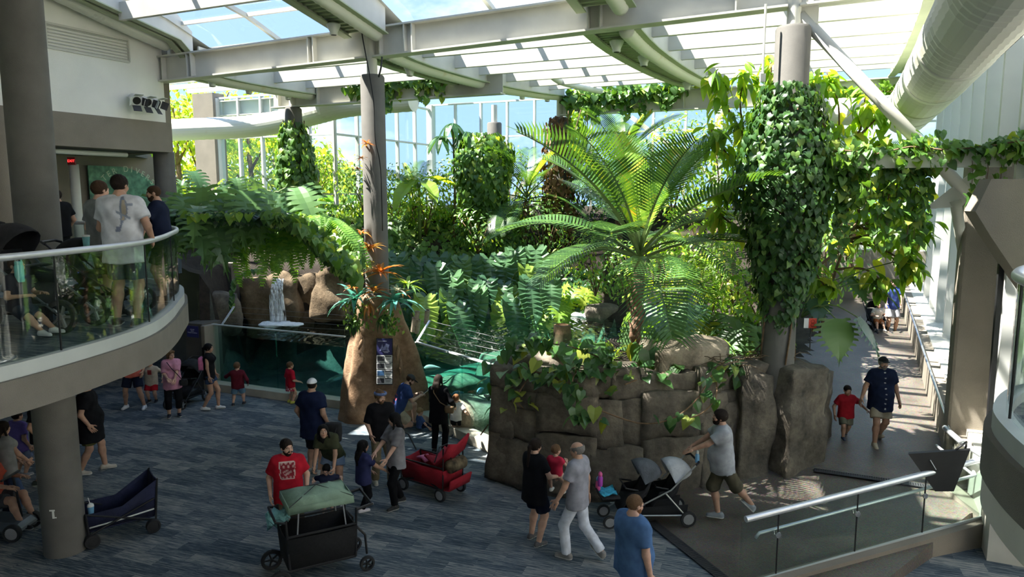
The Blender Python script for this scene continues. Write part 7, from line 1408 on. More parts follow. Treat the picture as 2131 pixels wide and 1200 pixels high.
pw = at(692, 1050); person('woman in an olive tee with curly black hair leaning over a small boy', pw, D2(172), 1.68, 'f', 1.0, hair=('wavy', 'black', .95), top=(OLIVE, 'short', 1.1), bottom=('shortshorts', (.16, .22, .32)), shoes=(.5, .5, .52), skin='mid', lean=.62, hands=((-.20, .42, .56), (.16, .46, .58)), feet=((-.20, 0, 0), (.20, -.05, 0)), head=(-.5, -.6), hipshift=(0, -.12), grip=('grip', 'grip'))
person('small boy in navy pyjamas held up by the woman in olive', at(683, 1062), D2(190), .86, 'm', 1.0, True, hair=('short', 'black'), top=((.018, .022, .05), 'short', 1.2), bottom=('shorts', (.016, .02, .045)), shoes=(.3, .2, .16), hands=((-.24, .08, .56), (.22, .08, .58)), head=(.2, .4), lean=.15)
p = at(655, 985); person('tall man in a navy tee and white cap seen from behind', p, D2(-22), 1.90, b=1.22, belly=.05, hair=('buzz', 'dark'), cap=((.66, .66, .68), 1, (.03, .03, .04)), top=(NAVY, 'short', 1.6), bottom=('longshorts', (.012, .013, .018)), shoes=(.3, .3, .3), skin='mid', head=(-.35, 0), toplen=.16)
pg = at(758, 1060); person('girl with long black hair in a navy top and black leggings', pg, D2(-52), 1.24, 'f', 1.0, True, hair=('long', 'black', 1.5), top=((.03, .035, .10), 'short', 1.0), bottom=('leggings', (.008, .008, .010)), shoes=(.60, .56, .58), hands=((-.1, .2, .62), (.14, .36, .66)), skin='mid', feet=((-.08, .08, 0), (.08, -.08, 0)))
def tiedye(V, col, d): C_ = flat(V, col); t = np.sin(V[:, 0]*40+V[:, 2]*25)*np.sin(V[:, 2]*33-V[:, 1]*20); z = (V[:, 2]-d['tor'])/.45; C_ *= (1-.45*np.clip(z, 0, 1)+.12*t*np.clip(z, 0, 1))[:, None]; return C_
pw = at(826, 1052); person('woman with long wavy hair and glasses in a grey top and black leggings', pw, D2(128), 1.68, 'f', 1.12, hair=('wavy', 'black', 1.75), glasses=True, top=((.26, .25, .27), 'half', .9), bottom=('leggings', (.008, .008, .009)), shoes=(.02, .02, .02), skin='fair', topfn=tiedye, hands=((-.22, .34, .92), (.05, .40, 1.0)), head=(.75, .05), feet=((-.11, .10, 0), (.12, -.16, 0)), toplen=.08)
p = at(795, 1002); person('man in a black tee with a blue headband and hair bun', p, D2(205), 1.78, b=1.05, hair=('bun', 'lbrown'), beard='lbrown', cap=None, top=(BLK, 'half', 1.3), bottom=('pants', (.20, .16, .10)), shoes=(.42, .39, .33), skin='fair', head=(-.45, .15), hands=((-.12, .28, 1.04), (.22, .16, .98)), feet=((-.14, .16, 0, 0, .6), (.13, 0, 0)))
q = bpy.context.scene.objects[-1] if False else None
pk = at(838, 893); person('kneeling man in a blue tee and khaki shorts reading a phone', pk, D2(-72), 1.80, b=1.08, hair=('buzz', 'brown'), beard='brown', cap=((.05, .05, .055), 1, (.008, .008, .01)), top=((.03, .055, .17), 'short', 1.2), bottom=('shorts', (.42, .36, .26)), shoes=(.10, .10, .10), skin='fair', hipz=.50, lean=.42, hands=((-.10, .40, .80), (.04, .42, .78)), grip=('grip', 'grip'), feet=((-.14, .30, 0), (.16, -.28, .05, -.9)), kpole=((-.2, 1, .6), (.1, 1, -.8)), head=(0, .45), hipshift=(0, -.12), topfn=lambda V, c, d: np.where(((V[:, 1] < -.12) & (np.abs(V[:, 0]) < .13) & (np.sin(V[:, 2]*60) > .1) & (V[:, 2] > d['tor']+.15))[:, None], np.array([[.42, .10, .13]]), np.array([list(c)])))
person('toddler in a blue shirt sitting on the floor by the kneeling man', at(874, 895), D2(-60), .78, 'm', 1.0, True, hair=('short', 'blond'), top=((.05, .09, .22), 'short', 1.2), bottom=('pants', (.012, .016, .035)), shoes=(.5, .5, .5), hipz=.11, feet=((-.14, .26, 0), (.16, .24, 0)), hands=((-.20, .05, .05), (.22, .16, .06)), kpole=((-.8, .3, .8), (.8, .3, .8)), head=(0, .2))
pw = at(914, 942); person('woman in a black cap, long black sleeves and shoulder bag facing the tank', pw, D2(-14), 1.68, 'f', 1.02, hair=('long', 'dark', 1.05), cap=((.01, .01, .012), 1), top=(BLK, 'long', 1.4), bottom=('leggings', (.008, .008, .01)), shoes=(.02, .02, .02), hands=((-.16, .26, .95), (.30, .16, .98)), toplen=.14, head=(.1, .15))
person('toddler in a white tee and black shorts at the teal window', at(950, 908), D2(-10), .98, 'm', 1.0, True, hair=('short', 'red'), top=((.60, .60, .60), 'short', 1.3), bottom=('shorts', (.012, .012, .014)), shoes=(.04, .05, .09), hands=((-.26, .04, .44), (.30, .02, .48)), head=(.2, 0))
person('boy in a maroon shirt and blue shorts at the dark tank', at(497, 842), D2(12), 1.12, 'm', 1.0, True, hair=('mop', 'lbrown'), top=((.10, .012, .022), 'long', 1.1), bottom=('shorts', (.13, .24, .34)), shoes=(.03, .03, .04), hands=((-.16, .20, .82), (.24, .06, .55)), feet=((-.13, -.04, 0), (.12, .05, 0)), head=(.3, 0))
def floral(V, c): return np.where((np.sin(V[:, 0]*70)*np.sin(V[:, 1]*66+1)*np.sin(V[:, 2]*75) > .12)[:, None], np.array([[.55, .40, .40]]), np.array([list(c)]))
person('girl in a red and white floral dress with yellow shoes', at(606, 838), D2(-48), 1.10, 'f', 1.0, True, hair=('short', 'lbrown'), top=((.42, .012, .03), 'half', 1.1), bottom=('dress', (.40, .03, .06)), shoes=(.62, .62, .10), sole=(.6, .6, .2), botfn=floral, hands=((-.18, .16, .58), (.20, .16, .58)))
pw = at(440, 852); person('woman in a black sleeveless top with a pink backpack', pw, D2(-82), 1.70, 'f', .95, hair=('pony', 'black', 1.5), top=(BLK, 'none', 1.0), bottom=('shortshorts', (.03, .05, .10)), shoes=(.62, .62, .62), skin='mid', feet=((-.07, .16, 0), (.08, -.16, .02)), hands=((-.20, .12, .80), (.22, .06, .80)))
p = at(363, 866); person('older woman in a pink blouse and black capri trousers', p, D2(208), 1.66, 'f', 1.10, belly=.04, hair=('bob', 'lbrown'), top=((.52, .24, .34), 'half', 1.2), bottom=('capri', (.010, .010, .012)), shoes=(.02, .025, .05), skin='fair', hands=((-.04, .34, 1.00), (.10, .32, 1.02)), toplen=.08, head=(-.5, .05))
p = at(281, 850); person('person in a coral shirt and navy shorts half hidden by the balcony', p, D2(186), 1.78, b=1.12, hair=('short', 'dark'), top=((.60, .14, .10), 'short', 1.3), bottom=('shorts', (.014, .018, .035)), shoes=(.62, .62, .62), skin='mid', feet=((-.24, .02, 0), (.24, -.06, 0)))
person('child in a cream long-sleeved shirt and red shorts', at(318, 836), D2(186), 1.16, 'm', 1.0, True, hair=('short', 'brown'), top=((.48, .42, .33), 'long', 1.1), bottom=('shorts', (.42, .015, .025)), shoes=(.015, .015, .018), topfn=lambda V, c, d: np.where(((V[:, 1] > .04) & (np.abs(V[:, 0]) < .05) & (np.abs(V[:, 2]-d['chz']+.03) < .06))[:, None], np.array([[.28, .04, .04]]), np.array([list(c)])), hands=((-.30, .02, .62), (.34, .10, .60)))
p = at(192, 982); person('large man in a black shirt and olive shorts behind the left column', p, D2(-68), 1.88, b=1.28, belly=.06, hair=('short', 'dark'), top=(BLK, 'short', 1.8), bottom=('shorts', (.085, .085, .03)), shoes=(.42, .38, .32), skin='mid', toplen=.24, feet=((-.10, .22, 0), (.10, -.18, 0)), head=(0, .2))
p = at(22, 1085); person('woman in a grey tank top and blue jeans at the left edge', p, D2(-30), 1.72, 'f', 1.12, hair=('long', 'dark', 1.2), top=((.24, .235, .23), 'none', 1.1), bottom=('jeans', (.055, .085, .16)), shoes=(.05, .05, .05), skin='mid', hands=((-.15, .3, .95), (.1, .32, .95)))
person('child in a purple shirt beside the woman in jeans', at(46, 990), D2(-20), 1.30, 'm', 1.0, True, hair=('short', 'dark'), top=((.15, .11, .36), 'short', 1.2), bottom=('shorts', (.12, .16, .26)), shoes=(.2, .2, .22), skin='mid')
p = at(92, 1012); person('person in black with a light blue cap in the shade behind the column', p, D2(-70), 1.84, b=1.0, hair=('short', 'dark'), cap=((.22, .34, .52), 1), top=(BLK, 'short', 1.3), bottom=('shorts', (.010, .010, .010)), shoes=(.03, .04, .03), sole=(.5, .52, .45), skin='tan', feet=((-.08, -.12, 0), (.10, .2, 0)))
p = at(-6, 1105); person('seated person in an orange shirt with a knee brace at the left edge', p, D2(-88), 1.74, b=1.15, hair=('short', 'brown'), top=((.42, .08, .05), 'short', 1.4), bottom=('shorts', (.06, .06, .065)), shoes=(.02, .02, .025), skin='mid', hipz=.55, feet=((-.13, .52, .10), (.15, .50, .10)), hands=((-.18, .36, .86), (.24, .40, .84)), hipshift=(0, -.05))
# on the ramp
pm = at(1826, 925, .42); person('man in a dark navy button shirt and cap walking down the ramp', pm, D2(176), 1.80, b=1.18, belly=.05, hair=('short', 'grey'), beard='grey', cap=((.02, .022, .02), 1), top=((.012, .018, .045), 'short', 1.5), bottom=('shorts', (.34, .30, .23)), shoes=(.42, .36, .26), sole=(.40, .35, .26), skin='mid', feet=((-.10, -.22, .05, -.5), (.12, .14, 0)), hands=((-.36, .06, .84), (.44, .04, .80)), toplen=.12, topfn=lambda V, c, d: np.where(((V[:, 1] > .05) & (np.abs(V[:, 0]) < .012) & (np.mod(V[:, 2], .10) < .018))[:, None], np.array([[.5, .5, .5]]), np.array([list(c)])))
person('boy in a red tee holding the hand of the man in navy', at(1757, 912, .43), D2(178), 1.12, 'm', 1.0, True, hair=('short', 'dark'), top=((.34, .015, .025), 'short', 1.4), bottom=('shorts', (.16, .16, .12)), shoes=(.02, .03, .06), skin='mid', hands=((-.40, .06, .62), (.24, .04, .50)), feet=((-.07, -.12, .0), (.07, .10, 0)), head=(0, .2))
pf = at(1853, 698, 1.05); person('man in a blue tee and pale shorts pushing a stroller far up the ramp', pf, D2(170), 1.78, b=1.0, hair=('short', 'dark'), top=((.05, .08, .26), 'short', 1.3), bottom=('shorts', (.36, .37, .40)), shoes=(.2, .15, .16), skin='mid', hands=((-.12, .36, 1.0), (.30, .36, 1.0)), res=.02, head=(0, .2))
person('child in a cream tee riding in the far stroller', at(1824, 697, 1.05)+Vector((.02, .05, .34)), D2(178), .98, 'm', 1.0, True, hair=('short', 'dark'), top=((.50, .48, .42), 'short', 1.2), bottom=('shorts', (.32, .12, .05)), shoes=(.1, .1, .1), hipz=.16, feet=((-.10, .30, -.16), (.12, .30, -.16)), hands=((-.14, .22, .30), (.16, .22, .30)), kpole=((0, .6, 1), (0, .6, 1)), res=.016)
# on the balcony
def fish(V, col, d):
    C_ = flat(V, col); x, y, z = V[:, 0], V[:, 1], V[:, 2]; u = x-.035; v = z-d['chz']+.02; b_ = y < -.02
    cx = .02+.035*np.sin((v+.16)*9); wd = .048*np.clip(1-np.abs((v-.02)/.17)**2, 0, 1)+.012*(v < -.1); m_ = b_ & (np.abs(u-cx) < wd) & (v > -.24) & (v < .17)
    C_[m_] = (.20, .23, .30); m2 = b_ & (np.abs(u-cx-.004) < wd*.55) & (v > -.12) & (v < .13); C_[m2] = (.36, .31, .24); m3 = b_ & (np.abs(v-.07) < .016) & (u-cx > .02) & (u-cx < .10); C_[m3] = (.25, .28, .34); m4 = b_ & (np.abs(v+.06+.5*(u-cx)) < .014) & (np.abs(u-cx) < .085); C_[m4] = (.25, .28, .34); m5 = b_ & (v < -.20) & (v > -.26) & (np.abs(u-cx+.02) < .03); C_[m5] = (.2, .22, .3); return C_
p = Vector((*at(255, 690, ZU).xy, ZU)); q = atY(256, 500, 9.05)
person('man in a white tee with a fish print on the back at the balcony railing', Vector((q.x, q.y, ZU)), D2(8), 1.90, b=1.10, hair=('short', 'dark'), top=((.56, .57, .60), 'short', 1.5), bottom=('shorts', (.055, .075, .10)), shoes=(.03, .03, .03), skin='mid', topfn=fish, res=.011, head=(.25, .1), hands=((-.20, .26, 1.12), (.30, .14, 1.10)), toplen=.10, feet=((-.14, .02, 0), (.12, -.06, 0)))
q = atY(212, 480, 9.75); person('man in a grey tee standing behind the fish-print man', Vector((q.x, q.y, ZU)), D2(-25), 1.84, b=1.05, hair=('short', 'brown'), top=((.20, .21, .21), 'short', 1.4), bottom=('shorts', (.02, .02, .025)), shoes=(.04, .04, .04), skin='fair', hands=((-.22, .22, 1.08), (.2, .3, 1.05)))
q = atY(338, 480, 11.2); person('bearded man in a navy tee leaning on the balcony railing', Vector((q.x, q.y, ZU)), D2(104), 1.80, b=1.02, hair=('buzz', 'brown'), beard='brown', top=((.012, .017, .04), 'short', 1.3), bottom=('shorts', (.03, .03, .035)), shoes=(.03, .03, .03), skin='mid', hands=((-.30, .42, 1.11), (-.28, .20, 1.10)), lean=.10, head=(-.15, .1), topfn=lambda V, c, d: np.where(((V[:, 1] > .05) & (np.abs(np.hypot(V[:, 0]-.07, V[:, 2]-d['chz']-.02)-.035) < .012))[:, None], np.array([[.10, .10, .11]]), np.array([list(c)])))
q = atY(122, 450, 14.2); person('person in black at the far balcony railing beside the white pipe', Vector((q.x, q.y, ZU)), D2(60), 1.74, b=1.05, hair=('short', 'dark'), top=(BLK, 'short', 1.3), bottom=('pants', (.02, .02, .025)), shoes=(.02, .02, .02), skin='mid', hands=((-.2, .3, 1.0), (.3, .2, 1.0)))
q = atY(40, 640, 8.4); person('child with bare knees sitting in the dark balcony stroller', Vector((q.x, q.y, ZU+.20)), D2(-96), 1.05, 'm', 1.0, True, hair=('short', 'brown'), top=((.02, .02, .03), 'short', 1.2), bottom=('shorts', (.02, .03, .05)), shoes=(.55, .55, .55), hipz=.16, feet=((-.10, .40, -.22), (.10, .40, -.22)), hands=((-.14, .2, .3), (.14, .2, .3)), kpole=((0, .6, 1), (0, .6, 1)), skin='mid', res=.016)
# ================================================================== STROLLERS, WAGONS, BAGS
plain('fabric_red', (0.30, 0.010, 0.022), .9, var=.22, scale=5, bump=.5, bscale=16)
plain('fabric_navy', (0.016, 0.020, 0.055), .85, var=.3, scale=5, bump=.5, bscale=16)
plain('fabric_sage', (0.20, 0.29, 0.21), .85, var=.2, scale=4, bump=.5, bscale=14)
plain('fabric_grey', (0.075, 0.085, 0.10), .9, var=.2, scale=8, bump=.4, bscale=40)
plain('fabric_pale', (0.42, 0.44, 0.47), .9, var=.12, scale=8, bump=.4, bscale=30)
plain('fabric_teal', (0.20, 0.45, 0.47), .95, var=.2, scale=9, bump=1.0, bscale=25)
plain('fabric_aqua', (0.05, 0.38, 0.56), .9, var=.5, scale=18, bump=.6, bscale=30)
plain('fabric_pink', (0.60, 0.17, 0.32), .85, var=.2, scale=9)
plain('camo', (0.13, 0.10, 0.06), .9, var=.75, scale=9)
plain('mesh_black', (0.010, 0.010, 0.011), .95, var=.4, scale=30, bump=.5, bscale=300)
plain('tyre', (0.02, 0.02, 0.021), .8, var=.2); plain('hub_grey', (0.30, 0.30, 0.31), .4, metal=.4); plain('alu', (0.45, 0.46, 0.47), .35, metal=.7)
plain('purple_plastic', (0.40, 0.06, 0.42), .35); plain('pink_plastic', (0.62, 0.10, 0.28), .35); plain('mint_plastic', (0.16, 0.52, 0.47), .4); plain('cup_blue', (0.18, 0.40, 0.62), .3); plain('scooter_grey', (0.10, 0.12, 0.14), .35, metal=.2); plain('tan_leather', (0.20, 0.13, 0.07), .6)
Z3 = Vector((0, 0, 1))
def wheel(root, p, r, w_, axis=Vector((1, 0, 0)), hub='hub_grey', spokes=0):
    ax = axis.normalized(); Y_ = Z3; X_ = Y_.cross(ax).normalized(); A = (X_, Y_, ax); p = Vector(p)
    m = MB(); m.lathe([(r*.70, -w_/2), (r*.94, -w_/2), (r, -w_*.3), (r, w_*.3), (r*.94, w_/2), (r*.70, w_/2)], 22, p, ax=A); m.f = m.f[:-2]; m.m = m.m[:-2]; n = 22; k = len(m.v)-6*n
    m.f += [(k+5*n+j, k+5*n+(j+1) % n, k+(j+1) % n, k+j) for j in range(n)]; m.m += [0]*n; t = m.build('wheel', 'tyre', root, auto=40)
    m = MB()
    if spokes:
        for i in range(spokes): a = 6.283*i/spokes; d = X_*math.cos(a)+Y_*math.sin(a); m.bar(p+d*r*.1, p+d*r*.72, .022, .022)
        m.lathe([(r*.16, -w_*.55), (r*.16, w_*.55)], 12, p, ax=A)
    else: m.lathe([(r*.30, -w_*.52), (r*.68, -w_*.42), (r*.69, w_*.42), (r*.30, w_*.52)], 16, p, ax=A)
    m.build('hub', hub, t, auto=40); return t
def bars(root, name, mat, segs, r=.012, n=7):
    m = MB()
    for s in segs: m.tube([Vector(x) for x in s], r, n)
    return m.build(name, mat, root, auto=50)
def sheet(root, name, mat, grid, th=.012):
    """fabric through a grid of points, given real thickness"""
    m = MB(); R_ = len(grid); C_ = len(grid[0]); m.add([Vector(p) for row in grid for p in row], [(i*C_+j, i*C_+j+1, (i+1)*C_+j+1, (i+1)*C_+j) for i in range(R_-1) for j in range(C_-1)]); o = m.build(name, mat, root, smooth=True); s_ = o.modifiers.new('thick', 'SOLIDIFY'); s_.thickness = th; return o
def canopy(root, c, w_, r, a0, a1, mat, name='canopy', n=7, k=9):
    g = []
    for i in range(n+1):
        a = a0+(a1-a0)*i/n; row = []
        for j in range(k+1):
            t = math.pi*j/k; rr = r*(math.sin(t)**.55); row.append(Vector(c)+Vector((-w_*math.cos(t), rr*math.cos(a), rr*math.sin(a))))
        g.append(row)
    return sheet(root, name, mat, g, .01)
def stroller(label, loc, yaw, can=('fabric_grey',), seats=1, wr=(.12, .14), s=1.0, frame_mat='alu', wheel_spokes=0, seat_mat='black_fabric', handle_z=1.02, bar_front=True, length=0.0, cang=(2.6, .75), group=None):
    root = empty('stroller', loc, yaw, label, 'stroller', group); root.scale = (s,)*3; W = .25; yf, yr = .52+length*.6, -.30-length*.15
    for sd in (-1, 1):
        bars(root, 'frame_tube', frame_mat, [[(sd*W, -.50, handle_z), (sd*W, -.1, .62), (sd*W*.95, yf-.06, wr[0]+.05)], [(sd*W, -.02, .56), (sd*W, yr, wr[1])], [(sd*W, yr, wr[1]+.05), (sd*W, yf-.12, wr[0]+.12)]], .013)
        wheel(root, (sd*(W+.03), yr, wr[1]), wr[1], .045, spokes=wheel_spokes); wheel(root, (sd*(W-.03), yf, wr[0]), wr[0], .045, spokes=wheel_spokes)
    bars(root, 'handle', 'black_plastic', [[(-W, -.50, handle_z), (-W*.8, -.57, handle_z+.03), (W*.8, -.57, handle_z+.03), (W, -.50, handle_z)]], .018)
    bars(root, 'axle', frame_mat, [[(-W, yr, wr[1]), (W, yr, wr[1])]], .01)
    for i in range(seats):
        y0 = -.12+i*.50; sheet(root, 'seat', seat_mat, [[(x, y0-.16, .80) for x in (-.2, 0, .2)], [(-.21, y0-.06, .58), (0, y0-.10, .56), (.21, y0-.06, .58)], [(-.21, y0+.02, .46), (0, y0, .42), (.21, y0+.02, .46)], [(-.2, y0+.24, .45), (0, y0+.25, .42), (.2, y0+.24, .45)], [(-.17, y0+.34, .26), (0, y0+.35, .25), (.17, y0+.34, .26)]], .03)
        for sd in (-1, 1): sheet(root, 'seat_side', seat_mat, [[(sd*.215, y0-.17, .80), (sd*.215, y0-.05, .62), (sd*.215, y0+.2, .58)], [(sd*.21, y0-.10, .56), (sd*.21, y0-.0, .44), (sd*.2, y0+.24, .44)]], .012)
        canopy(root, (0, y0-.06, .72), .225, .36, cang[0], cang[1], can[i % len(can)])
        if bar_front: bars(root, 'bumper_bar', 'black_plastic', [[(-.21, y0+.05, .62), (-.2, y0+.25, .66), (.2, y0+.25, .66), (.21, y0+.05, .62)]], .014)
    sheet(root, 'basket', 'mesh_black', [[(-.2, yr-.02, .34), (-.2, yf-.2, .32)], [(-.19, yr, .16), (-.19, yf-.22, .17)], [(.19, yr, .16), (.19, yf-.22, .17)], [(.2, yr-.02, .34), (.2, yf-.2, .32)]], .01)
    return root
def tub(root, y0, y1, w_, z0, z1, mat, name='tub', zb=None, flare=.05, th=.02):
    """open fabric box; zb = own height for the +Y end"""
    zb = zb or z1
    for nm, pts in (('side_panel', [[(-w_, y0, z0), (-w_, (y0+y1)/2, z0), (-w_, y1, z0)], [(-w_-flare, y0-flare, z1), (-w_-flare*.8, (y0+y1)/2, (z1+min(zb, z1+.05))/2-.02), (-w_-flare, y1+flare, zb)]]), ('side_panel', [[(w_, y0, z0), (w_, (y0+y1)/2, z0), (w_, y1, z0)], [(w_+flare, y0-flare, z1), (w_+flare*.8, (y0+y1)/2, (z1+min(zb, z1+.05))/2-.02), (w_+flare, y1+flare, zb)]]), ('end_panel', [[(-w_, y0, z0), (0, y0, z0), (w_, y0, z0)], [(-w_-flare, y0-flare, z1), (0, y0-flare, z1-.03), (w_+flare, y0-flare, z1)]]), ('end_panel', [[(-w_, y1, z0), (0, y1, z0), (w_, y1, z0)], [(-w_-flare, y1+flare, zb), (0, y1+flare, zb-.03), (w_+flare, y1+flare, zb)]]), ('floor_panel', [[(-w_, y0, z0), (w_, y0, z0)], [(-w_, y1, z0), (w_, y1, z0)]])): sheet(root, nm, mat, pts, th)
# red wagon by the woman in grey
p = at(898, 1020); root = empty('wagon', p, D2(-126), 'red fabric pull wagon with folded red canopy and camouflage bag', 'wagon'); R_ = root
tub(R_, -.50, .48, .24, .24, .58, 'fabric_red'); sheet(R_, 'front_pocket', 'fabric_red', [[(-.27, .50, .24), (.27, .50, .24)], [(-.28, .66, .26), (.28, .66, .26)], [(-.29, .70, .44), (.29, .70, .44)]], .03)
for sd in (-1, 1):
    bars(R_, 'frame_tube', 'black_plastic', [[(sd*.27, -.52, .60), (sd*.27, .52, .62)], [(sd*.27, -.50, .22), (sd*.27, .50, .22)], [(sd*.27, .52, .22), (sd*.27, .54, 1.0)], [(sd*.27, -.50, .22), (sd*.27, -.52, .60)], [(sd*.27, -.45, .22), (sd*.2, 0, .30), (sd*.27, .45, .22)]], .014)
    wheel(R_, (sd*.28, .46, .12), .12, .06); wheel(R_, (sd*.28, -.44, .12), .12, .06)
bars(R_, 'handle', 'black_plastic', [[(-.2, -.56, .60), (-.22, -.78, .86), (-.16, -.82, .90), (.16, -.82, .90), (.22, -.78, .86), (.2, -.56, .60)]], .014)
sheet(R_, 'canopy', 'fabric_red', [[(-.27, .10, .80), (0, .14, .70), (.27, .10, .80)], [(-.28, .34, .68), (0, .34, .60), (.28, .34, .68)], [(-.28, .54, .86), (0, .56, .80), (.28, .54, .86)], [(-.27, .66, 1.16), (0, .62, 1.02), (.27, .66, 1.10)]], .04)
bars(R_, 'canopy_rib', 'black_plastic', [[(-.28, .34, .70), (-.1, .30, .92), (.1, .30, .92), (.28, .34, .70)]], .012)
sheet(R_, 'pink_toy_cloth', 'fabric_pink', [[(-.16, -.36, .56), (.0, -.38, .57)], [(-.14, -.2, .62), (.02, -.22, .6)], [(-.12, -.1, .55), (.04, -.1, .55)]], .04)
m = MB(); Rz = Matrix.Rotation(D2(-126), 4, 'Z'); m.tube([(-.2, 0, 0), (-.18, 0, .02), (.18, 0, .02), (.2, 0, 0)], [.05, .12, .12, .05], 12); bg_ = empty('camo_bag', p+(Rz @ Vector((.0, .60, .62))), D2(-126), 'camouflage diaper bag hung on the red wagon', 'bag'); m.build('pouch', 'camo', bg_, smooth=True)
bars(bg_, 'strap', 'black_fabric', [[(-.12, .0, .10), (-.1, -.05, .24), (.1, -.05, .24), (.12, .0, .10)]], .012)
# navy folding wagon beside the left column
p = at(252, 1108); root = empty('wagon', p, D2(-52), 'navy folding wagon with high back and white trim beside the left column', 'wagon')
tub(root, -.46, .46, .25, .26, .54, 'fabric_navy', zb=.86)
for sd in (-1, 1):
    bars(root, 'frame_tube', 'black_plastic', [[(sd*.29, -.50, .56), (sd*.29, -.48, .14)], [(sd*.29, .52, .88), (sd*.29, .46, .14)], [(sd*.29, -.48, .20), (sd*.29, .46, .56)], [(sd*.29, .46, .20), (sd*.29, -.48, .54)]], .016)
    wheel(root, (sd*.30, -.44, .11), .11, .10, hub='tyre'); wheel(root, (sd*.30, .42, .11), .11, .10, hub='tyre')
    sheet(root, 'white_trim', 'white_plastic', [[(sd*.262, -.46, .30), (sd*.262, 0, .32), (sd*.262, .46, .36)], [(sd*.264, -.46, .325), (sd*.264, 0, .345), (sd*.264, .46, .385)]], .006)
sheet(root, 'white_trim', 'white_plastic', [[(-.25, -.472, .30), (.25, -.472, .30)], [(-.25, -.475, .325), (.25, -.475, .325)]], .006)
bars(root, 'pull_handle', 'black_plastic', [[(-.02, -.50, .40), (-.05, -.68, .92)]], .014); bars(root, 'handle_grip', 'black_plastic', [[(-.05, -.68, .92), (-.11, -.70, .97), (-.11, -.71, 1.01), (.0, -.72, 1.02), (.02, -.70, .98), (-.05, -.68, .92)]], .014)
Rz = Matrix.Rotation(D2(-52), 4, 'Z'); cp = empty('iced_drink', p+(Rz @ Vector((.06, -.40, .44))), 0, 'blue iced drink cup with a straw standing in the navy wagon', 'cup'); m = MB(); m.lathe([(.038, 0), (.048, .13), (.05, .14)], 16); m.build('cup', 'cup_blue', cp, auto=40); m = MB(); m.lathe([(.05, .14), (.045, .17), (.02, .19)], 16); m.build('lid', 'white_plastic', cp, auto=40); bars(cp, 'straw', 'white_plastic', [[(0, 0, .16), (-.03, 0, .28)]], .005)
# green-canopied stroller wagon in front
p = at(664, 1186); root = empty('stroller_wagon', p, D2(118), 'black stroller wagon with a sage green canopy in the foreground', 'stroller')
tub(root, -.46, .46, .29, .26, .72, 'mesh_black', flare=.03); sheet(root, 'rear_pocket', 'mesh_black', [[(-.27, -.50, .30), (0, -.56, .26), (.27, -.50, .30)], [(-.28, -.50, .62), (0, -.56, .60), (.28, -.50, .62)]], .03)
sheet(root, 'side_pocket', 'black_fabric', [[(.31, -.36, .34), (.34, 0, .32), (.31, .36, .34)], [(.33, -.38, .56), (.37, 0, .54), (.33, .38, .56)]], .02)
for sd in (-1, 1):
    bars(root, 'frame_tube', 'black_plastic', [[(sd*.31, -.48, .74), (sd*.31, .48, .74)], [(sd*.31, -.46, .25), (sd*.31, .46, .25)], [(sd*.31, .46, .25), (sd*.31, .49, .98)], [(sd*.31, -.46, .25), (sd*.31, -.49, .98)], [(sd*.31, -.48, .70), (sd*.33, -.60, .55), (sd*.33, -.62, .26)], [(sd*.31, .46, .25), (sd*.33, .60, .30)]], .018)
    wheel(root, (sd*.34, .60, .15), .15, .06, spokes=5, hub='black_plastic'); wheel(root, (sd*.33, -.62, .11), .11, .06, spokes=5, hub='black_plastic')
    bars(root, 'canopy_pole', 'alu', [[(sd*.29, -.34, .72), (sd*.27, -.30, 1.15)], [(sd*.29, .34, .72), (sd*.27, .30, 1.15)]], .011)
bars(root, 'handle', 'black_plastic', [[(-.31, -.49, .95), (-.30, -.72, .98), (.30, -.72, .98), (.31, -.49, .95)]], .022); bars(root, 'front_bar', 'black_plastic', [[(-.31, .49, .95), (-.28, .62, .98), (.28, .62, .98), (.31, .49, .95)]], .018)
sheet(root, 'canopy', 'fabric_sage', [[(x*.33, y*.44, 1.30-.13*max(abs(x), abs(y))**1.4-.03*(abs(x)*abs(y) < .25)*(abs(x)+abs(y) > .3)) for x in (-1, -.5, 0, .5, 1)] for y in (-1, -.5, 0, .5, 1)], .012)
for a, b in (((-.33, -.44), (.33, -.44)), ((.33, -.44), (.33, .44)), ((.33, .44), (-.33, .44)), ((-.33, .44), (-.33, -.44))): sheet(root, 'canopy_valance', 'fabric_sage', [[(a[0], a[1], 1.17), ((a[0]+b[0])/2, (a[1]+b[1])/2, 1.17), (b[0], b[1], 1.17)], [(a[0]*1.02, a[1]*1.02, 1.07), ((a[0]+b[0])/2*1.02, (a[1]+b[1])/2*1.02, 1.08), (b[0]*1.02, b[1]*1.02, 1.07)]], .01)
bars(root, 'canopy_seam', 'black_plastic', [[(-.33, -.44, 1.175), (0, 0, 1.305), (.33, .44, 1.175)], [(-.33, .44, 1.175), (0, 0, 1.305), (.33, -.44, 1.175)]], .006)
Rz = Matrix.Rotation(D2(118), 4, 'Z'); random.seed(2); bk = empty('blanket', p+(Rz @ Vector((.14, .50, .84))), D2(118), 'pale teal crumpled blanket draped over the side of the stroller wagon', 'blanket'); sheet(bk, 'cloth', 'fabric_teal', [[(-.12+.05*i+.03*math.sin(j*2.1), -.14+.05*j+.02*math.sin(i*2), [.02, .06, .10, .11, .03, -.10, -.2][i]+.035*math.sin(i*1.7+j*2.3)) for j in range(7)] for i in range(7)], .025)
